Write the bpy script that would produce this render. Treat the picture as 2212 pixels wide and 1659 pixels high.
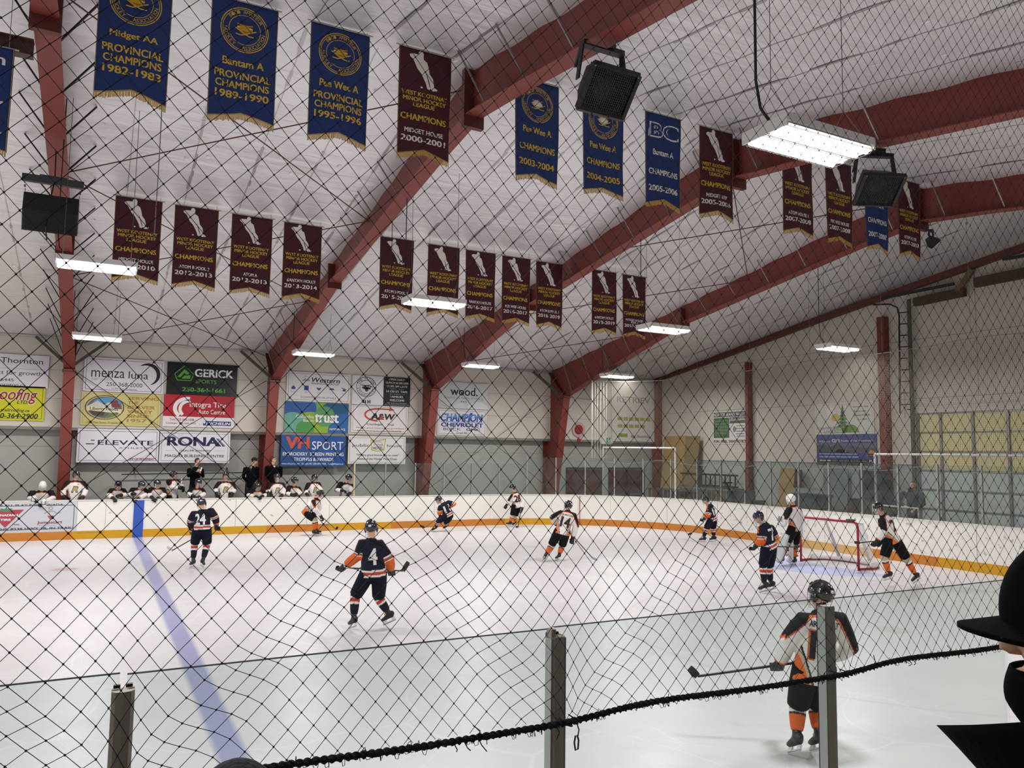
import bpy, bmesh, math, random
from math import sin, cos, pi, sqrt, atan2, radians
from mathutils import Vector, Matrix
from mathutils.bvhtree import BVHTree
random.seed(7)
S = bpy.context.scene
for _o in list(bpy.data.objects): bpy.data.objects.remove(_o)
COL = S.collection
# ------------------------------------------------------------------ camera
cam = bpy.data.cameras.new('camera'); camo = bpy.data.objects.new('camera', cam); COL.objects.link(camo)
cam.sensor_width = 36.0; cam.lens = 36.0*1684.5/2212.0; cam.clip_start = 0.02; cam.clip_end = 300
_pi, _ro, _ya = 0.0884212, 0.0139794, 0.485624
_f = Vector((sin(_ya)*cos(_pi), cos(_ya)*cos(_pi), sin(_pi)))
_r = Vector((cos(_ya), -sin(_ya), 0)); _u = _r.cross(_f)
_r2 = cos(_ro)*_r + sin(_ro)*_u; _u2 = -sin(_ro)*_r + cos(_ro)*_u
CAMZ = 2.95
M = Matrix((_r2, _u2, -_f)).transposed().to_4x4(); M.translation = Vector((0, 0, CAMZ))
camo.matrix_world = M
S.camera = camo
# ------------------------------------------------------------------ world, exposure
w = bpy.data.worlds.new('world'); S.world = w; w.use_nodes = True
bg = w.node_tree.nodes['Background']; bg.inputs[0].default_value = (0.92, 0.95, 1.0, 1); bg.inputs[1].default_value = 0.30
S.view_settings.view_transform = 'Standard'; S.view_settings.look = 'None'
S.view_settings.exposure = 0.0; S.view_settings.gamma = 1.0; S.view_settings.use_curve_mapping = False
S.cycles.use_denoising = True
S.cycles.max_bounces = 6; S.cycles.diffuse_bounces = 4; S.cycles.glossy_bounces = 3
S.cycles.transmission_bounces = 4; S.cycles.transparent_max_bounces = 24
S.cycles.caustics_reflective = False; S.cycles.caustics_refractive = False
S.cycles.sample_clamp_indirect = 6.0
LAMP_W = 215.0
# lamps of the fixture grid: x columns, y rows; each fixture below carries its own lamp, the ones out of frame are lamps only
def lamp(name, x, y, z, power, sx=1.15, sy=0.55, parent=None):
    l = bpy.data.lights.new(name, 'AREA'); l.shape = 'RECTANGLE'; l.size = sx; l.size_y = sy; l.energy = power
    l.color = (1.0, 0.972, 0.962)
    o = bpy.data.objects.new(name, l); COL.objects.link(o); o.location = (x, y, z)
    if parent: o.parent = parent
    return o
for _x in (-19.7, -13.2, -6.7):
    for _y in (6.0, 16.0, 26.0): lamp('lamp', _x, _y, 6.2, LAMP_W)
for _x in (-0.19, 13.0, 19.6): lamp('lamp', _x, 5.6, 6.2, LAMP_W)
lamp('lamp', 21.5, 26.6, 6.15, LAMP_W*0.5)  # half-power lamp by the far corner, off the grid and without a fixture

# ------------------------------------------------------------------ helpers
def srgb(c):
    if isinstance(c, str):
        c = c.lstrip('#'); c = [int(c[i:i+2], 16)/255 for i in (0, 2, 4)]
    return tuple(x/12.92 if x <= 0.04045 else ((x+0.055)/1.055)**2.4 for x in c)
MATS = {}
def mat(name, color='808080', rough=0.6, metal=0.0, noise=0.0, nscale=20.0, bump=0.0, bscale=60.0, spec=0.5, coat=0.0, emit=None, estr=0.0):
    if name in MATS: return MATS[name]
    m = bpy.data.materials.new(name); m.use_nodes = True; nt = m.node_tree; b = nt.nodes['Principled BSDF']
    c = srgb(color) if isinstance(color, str) else color
    b.inputs['Base Color'].default_value = (*c, 1); b.inputs['Roughness'].default_value = rough
    b.inputs['Metallic'].default_value = metal; b.inputs['Specular IOR Level'].default_value = spec
    b.inputs['Coat Weight'].default_value = coat
    if emit: b.inputs['Emission Color'].default_value = (*emit, 1); b.inputs['Emission Strength'].default_value = estr
    if noise or bump:
        tc = nt.nodes.new('ShaderNodeTexCoord'); nz = nt.nodes.new('ShaderNodeTexNoise')
        nz.inputs['Scale'].default_value = nscale; nz.inputs['Detail'].default_value = 5
        nt.links.new(tc.outputs['Object'], nz.inputs['Vector'])
        if noise:
            mx = nt.nodes.new('ShaderNodeMix'); mx.data_type = 'RGBA'
            mx.inputs[6].default_value = (*[x*(1-noise) for x in c], 1); mx.inputs[7].default_value = (*[min(1, x*(1+noise)) for x in c], 1)
            nt.links.new(nz.outputs['Fac'], mx.inputs[0]); nt.links.new(mx.outputs[2], b.inputs['Base Color'])
        if bump:
            n2 = nt.nodes.new('ShaderNodeTexNoise'); n2.inputs['Scale'].default_value = bscale
            nt.links.new(tc.outputs['Object'], n2.inputs['Vector'])
            bp = nt.nodes.new('ShaderNodeBump'); bp.inputs['Strength'].default_value = bump; bp.inputs['Distance'].default_value = 0.02
            nt.links.new(n2.outputs['Fac'], bp.inputs['Height']); nt.links.new(bp.outputs['Normal'], b.inputs['Normal'])
    MATS[name] = m; return m
def ink(c, rough=0.55):
    return mat('ink_'+c, c, rough)

class MB:
    """collects shapes into one mesh"""
    def __init__(s): s.v = []; s.f = []; s.mi = []; s.mats = []
    def m(s, mt):
        if mt is None: return 0
        if mt not in s.mats: s.mats.append(mt)
        return s.mats.index(mt)
    def poly(s, pts, mt=None):
        k = len(s.v); s.v += [tuple(p) for p in pts]; s.f.append(tuple(range(k, k+len(pts)))); s.mi.append(s.m(mt))
    def mesh(s, vs, fs, mt=None):
        k = len(s.v); s.v += [tuple(p) for p in vs]; i = s.m(mt)
        for f in fs: s.f.append(tuple(k+q for q in f)); s.mi.append(i)
    def box(s, a, b, mt=None):
        x0, y0, z0 = a; x1, y1, z1 = b
        x0, x1 = min(x0, x1), max(x0, x1); y0, y1 = min(y0, y1), max(y0, y1); z0, z1 = min(z0, z1), max(z0, z1)
        s.mesh([(x0,y0,z0),(x1,y0,z0),(x1,y1,z0),(x0,y1,z0),(x0,y0,z1),(x1,y0,z1),(x1,y1,z1),(x0,y1,z1)],
               [(0,3,2,1),(4,5,6,7),(0,1,5,4),(1,2,6,5),(2,3,7,6),(3,0,4,7)], mt)
    def bar(s, p, q, wx, wy=None, up=(0,0,1), mt=None):
        """box-section bar between two points"""
        p = Vector(p); q = Vector(q); wy = wx if wy is None else wy
        d = (q-p).normalized(); u = Vector(up)
        if abs(d.dot(u)) > 0.98: u = Vector((0, 1, 0))
        a = d.cross(u).normalized(); b = a.cross(d)
        c = [p+a*sx*wx/2+b*sy*wy/2 for sx, sy in ((-1,-1),(1,-1),(1,1),(-1,1))]+[q+a*sx*wx/2+b*sy*wy/2 for sx, sy in ((-1,-1),(1,-1),(1,1),(-1,1))]
        s.mesh(c, [(0,3,2,1),(4,5,6,7),(0,1,5,4),(1,2,6,5),(2,3,7,6),(3,0,4,7)], mt)
    def tube(s, pts, r, n=6, mt=None, caps=True, side=None, ry=None):
        """tube along points; r: number or list; ry: second radius list (along the cross direction), side: vector for r axis"""
        pts = [Vector(p) for p in pts]; N = len(pts)
        R = r if isinstance(r, (list, tuple)) else [r]*N
        RY = R if ry is None else (ry if isinstance(ry, (list, tuple)) else [ry]*N)
        k = len(s.v); i = s.m(mt); a = None
        for j, p in enumerate(pts):
            d = (pts[min(j+1, N-1)]-pts[max(j-1, 0)])
            if d.length < 1e-9: d = Vector((0,0,1))
            d.normalize()
            if side is not None: a = Vector(side)
            elif a is None: a = Vector((0,0,1)) if abs(d.z) < 0.9 else Vector((1,0,0))
            a = a-d*a.dot(d)
            if a.length < 1e-6: a = d.orthogonal()
            a.normalize(); b = d.cross(a)
            for t in range(n):
                an = 2*pi*t/n; s.v.append(tuple(p+a*cos(an)*R[j]+b*sin(an)*RY[j]))
        for j in range(N-1):
            for t in range(n):
                t2 = (t+1) % n
                s.f.append((k+j*n+t, k+j*n+t2, k+(j+1)*n+t2, k+(j+1)*n+t)); s.mi.append(i)
        if caps:
            s.f.append(tuple(k+t for t in reversed(range(n)))); s.mi.append(i)
            s.f.append(tuple(k+(N-1)*n+t for t in range(n))); s.mi.append(i)
    def ell(s, c, rx, ry, rz, ax=None, n=12, m=8, mt=None):
        """ellipsoid; ax = (X,Y,Z) axis vectors"""
        c = Vector(c); X, Y, Z = [Vector(a) for a in (ax or ((1,0,0),(0,1,0),(0,0,1)))]
        k = len(s.v); i = s.m(mt)
        s.v.append(tuple(c+Z*rz))
        for a in range(1, m):
            th = pi*a/m
            for b in range(n):
                ph = 2*pi*b/n
                s.v.append(tuple(c+X*rx*sin(th)*cos(ph)+Y*ry*sin(th)*sin(ph)+Z*rz*cos(th)))
        s.v.append(tuple(c-Z*rz)); L = len(s.v)-1
        for b in range(n):
            s.f.append((k, k+1+b, k+1+(b+1) % n)); s.mi.append(i)
            for a in range(m-2):
                p = k+1+a*n
                s.f.append((p+b, p+n+b, p+n+(b+1) % n, p+(b+1) % n)); s.mi.append(i)
            p = k+1+(m-2)*n; s.f.append((p+b, L, p+(b+1) % n)); s.mi.append(i)
    def prism(s, pts, vec, mt=None):
        """closed extrusion of a planar polygon along vec"""
        vec = Vector(vec); n = len(pts); a = [Vector(p) for p in pts]; b = [p+vec for p in a]
        k = len(s.v); i = s.m(mt); s.v += [tuple(p) for p in a+b]
        s.f.append(tuple(k+j for j in range(n))); s.f.append(tuple(k+n+j for j in reversed(range(n)))); s.mi += [i, i]
        for j in range(n): s.f.append((k+j, k+n+j, k+n+(j+1) % n, k+(j+1) % n)); s.mi.append(i)
    def data(s, name, smooth=False):
        me = bpy.data.meshes.new(name); me.from_pydata(s.v, [], s.f)
        for mt in s.mats: me.materials.append(mt)
        if len(s.mats) > 1: me.polygons.foreach_set('material_index', s.mi)
        if smooth: me.polygons.foreach_set('use_smooth', [True]*len(me.polygons))
        me.update(); return me
    def build(s, name, mt=None, parent=None, smooth=False, fix=True):
        if mt is not None: s.mats = [mt]; s.mi = [0]*len(s.f)
        me = s.data(name, smooth)
        if fix:
            bm = bmesh.new(); bm.from_mesh(me); bmesh.ops.recalc_face_normals(bm, faces=bm.faces); bm.to_mesh(me); bm.free()
        return link(name, me, parent)
def link(name, me, parent=None):
    o = bpy.data.objects.new(name, me); COL.objects.link(o)
    if parent is not None: o.parent = parent
    return o
def tag(o, label, cat, group=None, kind=None):
    o['label'] = label; o['category'] = cat
    if group: o['group'] = group
    if kind: o['kind'] = kind
    return o
def empty(name, loc, label, cat, group=None, rz=0.0):
    o = bpy.data.objects.new(name, None); COL.objects.link(o); o.location = loc; o.rotation_euler = (0, 0, rz)
    o.empty_display_size = 0.2
    return tag(o, label, cat, group)
def struct(o): o['kind'] = 'structure'; return o
ORD = ['first','second','third','fourth','fifth','sixth','seventh','eighth','ninth','tenth','eleventh','twelfth','thirteenth','fourteenth','fifteenth','sixteenth','seventeenth','eighteenth','nineteenth','twentieth','twenty-first','twenty-second','twenty-third','twenty-fourth','twenty-fifth','twenty-sixth','twenty-seventh','twenty-eighth','twenty-ninth','thirtieth']
# ---- text as mesh (cached, normalised to its bounding box)
_TC = {}
def text_geo(body, bold=0.0, shear=0.0):
    k = (body, bold, shear)
    if k in _TC: return _TC[k]
    cu = bpy.data.curves.new('t', 'FONT'); cu.body = body; cu.size = 1.0; cu.offset = 0.0; cu.shear = shear; cu.resolution_u = 3
    o = bpy.data.objects.new('t', cu); COL.objects.link(o)
    dg = bpy.context.evaluated_depsgraph_get(); me = o.evaluated_get(dg).to_mesh()
    vs = [(v.co.x, v.co.y) for v in me.vertices]; fs = [tuple(p.vertices) for p in me.polygons]
    o.evaluated_get(dg).to_mesh_clear(); bpy.data.objects.remove(o); bpy.data.curves.remove(cu)
    if bold and vs:
        b0, f0 = list(vs), list(fs); vs, fs = [], []; e = min(bold, .05)*.75
        for dx, dy in ((-e, -e*.5), (e, -e*.5), (-e, e*.5), (e, e*.5)):
            k0 = len(vs); vs += [(x+dx, y+dy) for x, y in b0]; fs += [tuple(k0+i for i in f) for f in f0]
    if not vs: vs = [(0, 0)]
    x0 = min(v[0] for v in vs); x1 = max(v[0] for v in vs); y0 = min(v[1] for v in vs); y1 = max(v[1] for v in vs)
    w_ = max(x1-x0, 1e-6); h_ = max(y1-y0, 1e-6)
    r = ([((x-x0)/w_, (y-y0)/h_) for x, y in vs], fs, w_/h_); _TC[k] = r
    return r
class Deco:
    """flat graphics in a unit frame (u right 0..1, v down 0..1) mapped by fn(u, v, offset) onto a surface"""
    def __init__(s, fn, step=0.0025): s.fn = fn; s.mb = MB(); s.lv = 1; s.step = step; s.ops = []
    def pts(s, uv, c, fs=None):
        o = s.lv*s.step
        vs = [s.fn(u, v, o) for u, v in uv]
        if fs is None: s.mb.poly(vs, ink(c))
        else: s.mb.mesh(vs, fs, ink(c))
    def up(s): s.lv += 1; return s
    def t(s, body, x0, y0, x1, y1, c, bold=0.0, shear=0.0, rot=0.0, asp=1.0):
        g, fs, _ = text_geo(body, bold, shear)
        uv = [(x0+a*(x1-x0), y1-b*(y1-y0)) for a, b in g]
        if rot:
            cx, cy = (x0+x1)/2, (y0+y1)/2
            uv = [(cx+((u-cx)*cos(rot)-(v-cy)*asp*sin(rot)), cy+((u-cx)*sin(rot)/asp+(v-cy)*cos(rot))) for u, v in uv]
        n0 = len(s.mb.f); nb = max(1, len(uv)//4); o = s.lv*s.step
        s.mb.mesh([s.fn(u, v, o+(i//nb*0.0005 if bold else 0)) for i, (u, v) in enumerate(uv)], fs, ink(c)); s.ops.append((n0, len(s.mb.f)))
    def r(s, x0, y0, x1, y1, c): s.pts([(x0,y0),(x1,y0),(x1,y1),(x0,y1)], c)
    def p(s, uv, c):
        # concave-safe: tessellate
        from mathutils.geometry import tessellate_polygon
        tr = tessellate_polygon([[Vector((u, v, 0)) for u, v in uv]])
        s.pts(uv, c, [tuple(t) for t in tr])
    def e(s, cx, cy, rx, ry, c, n=32, a0=0, a1=2*pi):
        uv = [(cx+rx*cos(a0+(a1-a0)*i/n), cy+ry*sin(a0+(a1-a0)*i/n)) for i in range(n if a1-a0 > 6.28 else n+1)]
        s.pts(uv, c)
    def o(s, cx, cy, rx, ry, th, c, n=40, a0=0, a1=2*pi, asp=1.0):
        """ring; th in u units, asp = H/W of frame"""
        uv = []; fs = []
        for i in range(n+1):
            a = a0+(a1-a0)*i/n; t = th if not callable(th) else th(i/n)
            uv += [(cx+rx*cos(a), cy+ry*sin(a)), (cx+(rx-t)*cos(a), cy+(ry-t/asp)*sin(a))]
            if i < n: fs.append((2*i, 2*i+2, 2*i+3, 2*i+1))
        s.pts(uv, c, fs)
    def l(s, uv, wd, c, asp=1.0):
        for (u0, v0), (u1, v1) in zip(uv, uv[1:]):
            dx, dy = u1-u0, (v1-v0)*asp; L = sqrt(dx*dx+dy*dy) or 1; nx, ny = -dy/L*wd/2, dx/L*wd/2
            s.pts([(u0+nx, v0+ny/asp), (u1+nx, v1+ny/asp), (u1-nx, v1-ny/asp), (u0-nx, v0-ny/asp)], c)
    def frame(s, x0, y0, x1, y1, lw, c, asp=1.0):
        a = lw/asp
        s.r(x0, y0, x1, y0+a, c); s.r(x0, y1-a, x1, y1, c); s.r(x0, y0+a, x0+lw, y1-a, c); s.r(x1-lw, y0+a, x1, y1-a, c)
    def arc(s, body, cx, cy, rx, ry, a0, a1, h, c, bold=0.0, inward=False, asp=1.0):
        """letters set round an ellipse; angles from 12 o'clock clockwise; h = letter height in u"""
        n = len(body)
        for i, ch in enumerate(body):
            if ch == ' ': continue
            a = a0+(a1-a0)*((i+0.5)/n); g, fs, ra = text_geo(ch, 0.0)
            hh = h; ww = min(h*ra, h*1.1); rot = a if not inward else a+pi
            x = cx+rx*sin(a); y = cy-ry*cos(a)
            uv = []
            for gx, gy in g:
                du = (gx-0.5)*ww; dv = -(gy-0.5)*hh
                uv.append((x+du*cos(rot)-dv*sin(rot), y+(du*sin(rot)+dv*cos(rot))/asp))
            s.pts(uv, c, fs)
    def build(s, name, parent=None):
        if name != 'lettering' or len(s.ops) < 2: return s.mb.build(name, None, parent, fix=False)
        o = None; q = s.mb; rest = [0]*len(q.f)
        for a, b_ in s.ops+[None]*0:
            m = MB(); m.mats = q.mats
            for i in range(a, b_): m.mesh([q.v[k] for k in q.f[i]], [tuple(range(len(q.f[i])))], q.mats[q.mi[i]]); rest[i] = 1
            o = m.build(name, None, parent, fix=False); bm = bmesh.new(); bm.from_mesh(o.data); bmesh.ops.remove_doubles(bm, verts=bm.verts, dist=1e-5); bm.to_mesh(o.data); bm.free()
        idx = [i for i, r_ in enumerate(rest) if not r_]
        if idx:
            m = MB(); m.mats = q.mats
            for i in idx: m.mesh([q.v[k] for k in q.f[i]], [tuple(range(len(q.f[i])))], q.mats[q.mi[i]])
            m.build('graphic', None, parent, fix=False)
        return o

# ------------------------------------------------------------------ materials with node work of their own
def nodes(m): return m.node_tree, m.node_tree.nodes, m.node_tree.links
def ice_material():
    m = mat('ice', 'ffffff', 0.16); nt, N, L = nodes(m); b = N['Principled BSDF']; b.inputs['IOR'].default_value = 1.31
    tc = N.new('ShaderNodeTexCoord'); sp = N.new('ShaderNodeSeparateXYZ'); L.new(tc.outputs['Object'], sp.inputs[0])
    def math_(op, a, c=None, clamp=False):
        n = N.new('ShaderNodeMath'); n.operation = op; n.use_clamp = clamp
        for i, x in enumerate((a, c)):
            if x is None: continue
            if isinstance(x, (int, float)): n.inputs[i].default_value = x
            else: L.new(x, n.inputs[i])
        return n.outputs[0]
    def band(dist, half, soft):   # 1 inside |dist|<half
        return math_('DIVIDE', math_('SUBTRACT', half+soft, math_('ABSOLUTE', dist)), soft*2, True)
    X, Y = sp.outputs[0], sp.outputs[1]
    def radial(cx, cy):
        dx = math_('SUBTRACT', X, cx); dy = math_('SUBTRACT', Y, cy)
        return math_('SQRT', math_('ADD', math_('MULTIPLY', dx, dx), math_('MULTIPLY', dy, dy)))
    nz = N.new('ShaderNodeTexNoise'); nz.inputs['Scale'].default_value = 0.9; nz.inputs['Detail'].default_value = 6; L.new(tc.outputs['Object'], nz.inputs[0])
    base = N.new('ShaderNodeMix'); base.data_type = 'RGBA'; base.inputs[6].default_value = (0.66, 0.645, 0.655, 1); base.inputs[7].default_value = (0.76, 0.745, 0.75, 1)
    L.new(nz.outputs['Fac'], base.inputs[0]); cur = base.outputs[2]
    def over(cur, mask, col, k=1.0):
        mx = N.new('ShaderNodeMix'); mx.data_type = 'RGBA'; mx.inputs[7].default_value = (*col, 1)
        L.new(cur, mx.inputs[6]); L.new(math_('MULTIPLY', mask, k), mx.inputs[0]); return mx.outputs[2]
    # skate scratches: thin warped cell edges
    for sc, wd, k in ((0.33, 0.008, 0.28), (0.7, 0.006, 0.22), (1.5, 0.006, 0.16)):
        n2 = N.new('ShaderNodeTexNoise'); n2.inputs['Scale'].default_value = 0.25; L.new(tc.outputs['Object'], n2.inputs[0])
        ad = N.new('ShaderNodeVectorMath'); ad.operation = 'MULTIPLY_ADD'; ad.inputs[1].default_value = (5, 5, 0); L.new(n2.outputs['Color'], ad.inputs[0]); L.new(tc.outputs['Object'], ad.inputs[2])
        vo = N.new('ShaderNodeTexVoronoi'); vo.feature = 'DISTANCE_TO_EDGE'; vo.inputs['Scale'].default_value = sc; L.new(ad.outputs[0], vo.inputs[0])
        cur = over(cur, math_('DIVIDE', math_('SUBTRACT', wd, vo.outputs['Distance']), wd, True), (0.95, 0.95, 0.95), k)
    red = (0.42, 0.13, 0.16)
    dgl = math_('SUBTRACT', X, 17.85)
    crease = math_('MULTIPLY', band(radial(17.85, 15.1), 1.83, 0.08), math_('LESS_THAN', X, 17.85))
    cur = over(cur, crease, (0.45, 0.52, 0.86), 0.75)
    cur = over(cur, band(math_('SUBTRACT', radial(17.85, 15.1), 1.83), 0.02, 0.03), red, 0.35)
    for cy in (21.9, 9.1):
        cur = over(cur, band(math_('SUBTRACT', radial(12.3, cy), 4.57), 0.025, 0.03), (0.5, 0.33, 0.36), 0.28)
        cur = over(cur, band(radial(12.3, cy), 0.28, 0.04), red, 0.15)
    for cy in (22.0,): cur = over(cur, band(radial(-0.55, cy), 0.28, 0.05), red, 0.45)
    cur = over(cur, band(dgl, 0.025, 0.02), red, 0.45)
    cur = over(cur, band(math_('SUBTRACT', X, 1.31), 0.14, 0.035), (0.22, 0.235, 0.50), 0.74)
    L.new(cur, b.inputs['Base Color'])
    n3 = N.new('ShaderNodeTexNoise'); n3.inputs['Scale'].default_value = 2.5; n3.inputs['Detail'].default_value = 4; L.new(tc.outputs['Object'], n3.inputs[0])
    mr = N.new('ShaderNodeMapRange'); mr.inputs['To Min'].default_value = 0.22; mr.inputs['To Max'].default_value = 0.46; L.new(n3.outputs['Fac'], mr.inputs['Value']); L.new(mr.outputs[0], b.inputs['Roughness'])
    return m
def foil_material():
    m = mat('ceiling_foil', 'd9d6d6', 0.40, 0.34); nt, N, L = nodes(m); b = N['Principled BSDF']
    tc = N.new('ShaderNodeTexCoord'); mp = N.new('ShaderNodeMapping'); mp.inputs['Scale'].default_value = (0.35, 2.2, 1); L.new(tc.outputs['Object'], mp.inputs[0])
    n1 = N.new('ShaderNodeTexNoise'); n1.inputs['Scale'].default_value = 1.6; n1.inputs['Detail'].default_value = 6; L.new(mp.outputs[0], n1.inputs[0])
    mp2 = N.new('ShaderNodeMapping'); mp2.inputs['Scale'].default_value = (1/0.42, 1/0.75, 0); L.new(tc.outputs['Object'], mp2.inputs[0])
    vo = N.new('ShaderNodeTexVoronoi'); vo.inputs['Scale'].default_value = 1.0; vo.inputs['Randomness'].default_value = 0.55; L.new(mp2.outputs[0], vo.inputs[0])
    dm = N.new('ShaderNodeMapRange'); dm.inputs['From Min'].default_value = 0.0; dm.inputs['From Max'].default_value = 0.12; L.new(vo.outputs['Distance'], dm.inputs['Value'])
    ad = N.new('ShaderNodeMath'); ad.operation = 'MULTIPLY_ADD'; ad.inputs[1].default_value = 0.5; L.new(dm.outputs[0], ad.inputs[0]); L.new(n1.outputs['Fac'], ad.inputs[2])
    bp = N.new('ShaderNodeBump'); bp.inputs['Strength'].default_value = 0.6; bp.inputs['Distance'].default_value = 0.09
    L.new(ad.outputs[0], bp.inputs['Height']); L.new(bp.outputs['Normal'], b.inputs['Normal'])
    n2 = N.new('ShaderNodeTexNoise'); n2.inputs['Scale'].default_value = 0.8; L.new(tc.outputs['Object'], n2.inputs[0])
    mx = N.new('ShaderNodeMix'); mx.data_type = 'RGBA'; mx.inputs[6].default_value = (0.74, 0.72, 0.73, 1); mx.inputs[7].default_value = (0.86, 0.85, 0.85, 1)
    L.new(n2.outputs['Fac'], mx.inputs[0]); L.new(mx.outputs[2], b.inputs['Base Color'])
    return m
def glass_material(name, tint, haze=0.0):
    m = bpy.data.materials.new(name); m.use_nodes = True; nt, N, L = nodes(m); N.remove(N['Principled BSDF'])
    tr = N.new('ShaderNodeBsdfTransparent'); tr.inputs[0].default_value = (*tint, 1)
    gl = N.new('ShaderNodeBsdfGlossy'); gl.inputs['Roughness'].default_value = 0.03
    fr = N.new('ShaderNodeFresnel'); fr.inputs[0].default_value = 1.3
    df = N.new('ShaderNodeBsdfDiffuse'); df.inputs[0].default_value = (0.75, 0.85, 0.82, 1)
    a = N.new('ShaderNodeMixShader'); a.inputs[0].default_value = haze; L.new(tr.outputs[0], a.inputs[1]); L.new(df.outputs[0], a.inputs[2])
    nz = N.new('ShaderNodeTexNoise'); nz.inputs['Scale'].default_value = 3.0; tc = N.new('ShaderNodeTexCoord'); L.new(tc.outputs['Object'], nz.inputs[0])
    mm = N.new('ShaderNodeMath'); mm.operation = 'MULTIPLY'; mm.inputs[1].default_value = haze*2; L.new(nz.outputs['Fac'], mm.inputs[0]); L.new(mm.outputs[0], a.inputs[0])
    x = N.new('ShaderNodeMixShader'); L.new(fr.outputs[0], x.inputs[0]); L.new(a.outputs[0], x.inputs[1]); L.new(gl.outputs[0], x.inputs[2])
    L.new(x.outputs[0], N['Material Output'].inputs[0]); return m
def board_material(name, color, specks):
    m = mat(name, color, 0.35); nt, N, L = nodes(m); b = N['Principled BSDF']; c = srgb(color)
    tc = N.new('ShaderNodeTexCoord')
    n = N.new('ShaderNodeTexNoise'); n.inputs['Scale'].default_value = 7.0; n.inputs['Detail'].default_value = 3; L.new(tc.outputs['Object'], n.inputs[0])
    mr = N.new('ShaderNodeMapRange'); mr.inputs['From Min'].default_value = specks; mr.inputs['From Max'].default_value = specks+0.05; L.new(n.outputs['Fac'], mr.inputs['Value'])
    n4 = N.new('ShaderNodeTexNoise'); n4.inputs['Scale'].default_value = 0.6; L.new(tc.outputs['Object'], n4.inputs[0])
    mx0 = N.new('ShaderNodeMix'); mx0.data_type = 'RGBA'; mx0.inputs[6].default_value = (*[v*0.92 for v in c], 1); mx0.inputs[7].default_value = (*c, 1); L.new(n4.outputs['Fac'], mx0.inputs[0])
    mx = N.new('ShaderNodeMix'); mx.data_type = 'RGBA'; mx.inputs[7].default_value = (*[v*0.55 for v in c], 1); L.new(mx0.outputs[2], mx.inputs[6]); L.new(mr.outputs[0], mx.inputs[0]); L.new(mx.outputs[2], b.inputs['Base Color'])
    return m
ICE = ice_material(); FOIL = foil_material()
M_WALLU = mat('wall_white_paint', 'd8d2c6', 0.7, noise=0.05, nscale=1.2)
M_WALLL = mat('wall_grey_paint', 'b2b2ac', 0.7, noise=0.05, nscale=1.5)
M_WALLE = mat('end_wall_paint', 'd2cbc0', 0.7, noise=0.05, nscale=1.0)
M_RED = mat('red_oxide_steel', '7a342b', 0.5, noise=0.12, nscale=2.0)
M_REDD = mat('dark_red_steel', '5c2620', 0.5, noise=0.12, nscale=2.0)
M_GREY = mat('galvanised_steel', '8e8e8a', 0.4, 0.6, noise=0.1, nscale=9)
M_GREEN = mat('primer_green_steel', '55574f', 0.6, 0.2)
M_DARK = mat('dark_steel', '2a2826', 0.5, 0.3)
M_BLACK = mat('black_paint', '0b0b0c', 0.45, noise=0.2, nscale=12)
M_ALU = mat('aluminium', 'a8aaa6', 0.35, 0.7, noise=0.06, nscale=15)
M_SEAM = mat('foil_tape', 'bdb9b9', 0.34, 0.6, bump=0.6, bscale=14)
M_WBOARD = board_material('board_white', 'f0eee6', 0.70)
M_WBOARDE = board_material('board_white_scuffed', 'f1efe9', 0.62)
M_YEL = mat('kick_yellow', 'cc980f', 0.4, noise=0.05, nscale=3)
M_ORG = mat('kick_orange', 'c47c26', 0.4, noise=0.06, nscale=3)
M_BLUE = mat('board_blue', '2f56b4', 0.4)
M_REDLINE = mat('board_red', 'a8203c', 0.4)
M_CAP = mat('board_cap', 'd9d6cc', 0.4)
M_PLY = mat('plywood', 'a98c55', 0.7, noise=0.15, nscale=4); M_PLY2 = mat('plywood_dark', '85724c', 0.7, noise=0.15, nscale=4); M_WOOD = mat('old_timber', '5e4c36', 0.8, noise=0.25, nscale=5)
M_GLASSN = glass_material('near_glass', (0.915, 0.955, 0.94), 0.012)
M_GLASSF = glass_material('far_glass', (0.90, 0.935, 0.92), 0.03)

# ------------------------------------------------------------------ floor (the ice) and concrete round it
mb = MB(); mb.box((-30, -8, -0.3), (25.2, 32.2, -0.012)); struct(mb.build('floor_concrete', mat('concrete', '8a8884', 0.8, noise=0.1, nscale=2)))
# rink outline
XF, YF, YN, XE, R = 14.1, 28.94, 2.14, 20.6, 6.5
def rink(s):
    """point and inward normal along the inner board face; s = 0 at x = -20 on the far side"""
    a = 34.1; q = R*pi/2; e = (YF-R)-(YN+R)
    if s <= a: return Vector((-20+s, YF, 0)), Vector((0, -1, 0))
    s -= a
    if s <= q: t = s/R; return Vector((XF+R*sin(t), YF-R+R*cos(t), 0)), Vector((-sin(t), -cos(t), 0))
    s -= q
    if s <= e: return Vector((XE, YF-R-s, 0)), Vector((-1, 0, 0))
    s -= e
    if s <= q: t = s/R; return Vector((XF+R*cos(t), YN+R-R*sin(t), 0)), Vector((-cos(t), sin(t), 0))
    s -= q
    return Vector((XF-s, YN, 0)), Vector((0, 1, 0))
S_END = 34.1+R*pi+13.8+34.0
def span(s0, s1, step=0.6):
    n = max(1, int(math.ceil((s1-s0)/step))); return [s0+(s1-s0)*i/n for i in range(n+1)]
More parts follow.
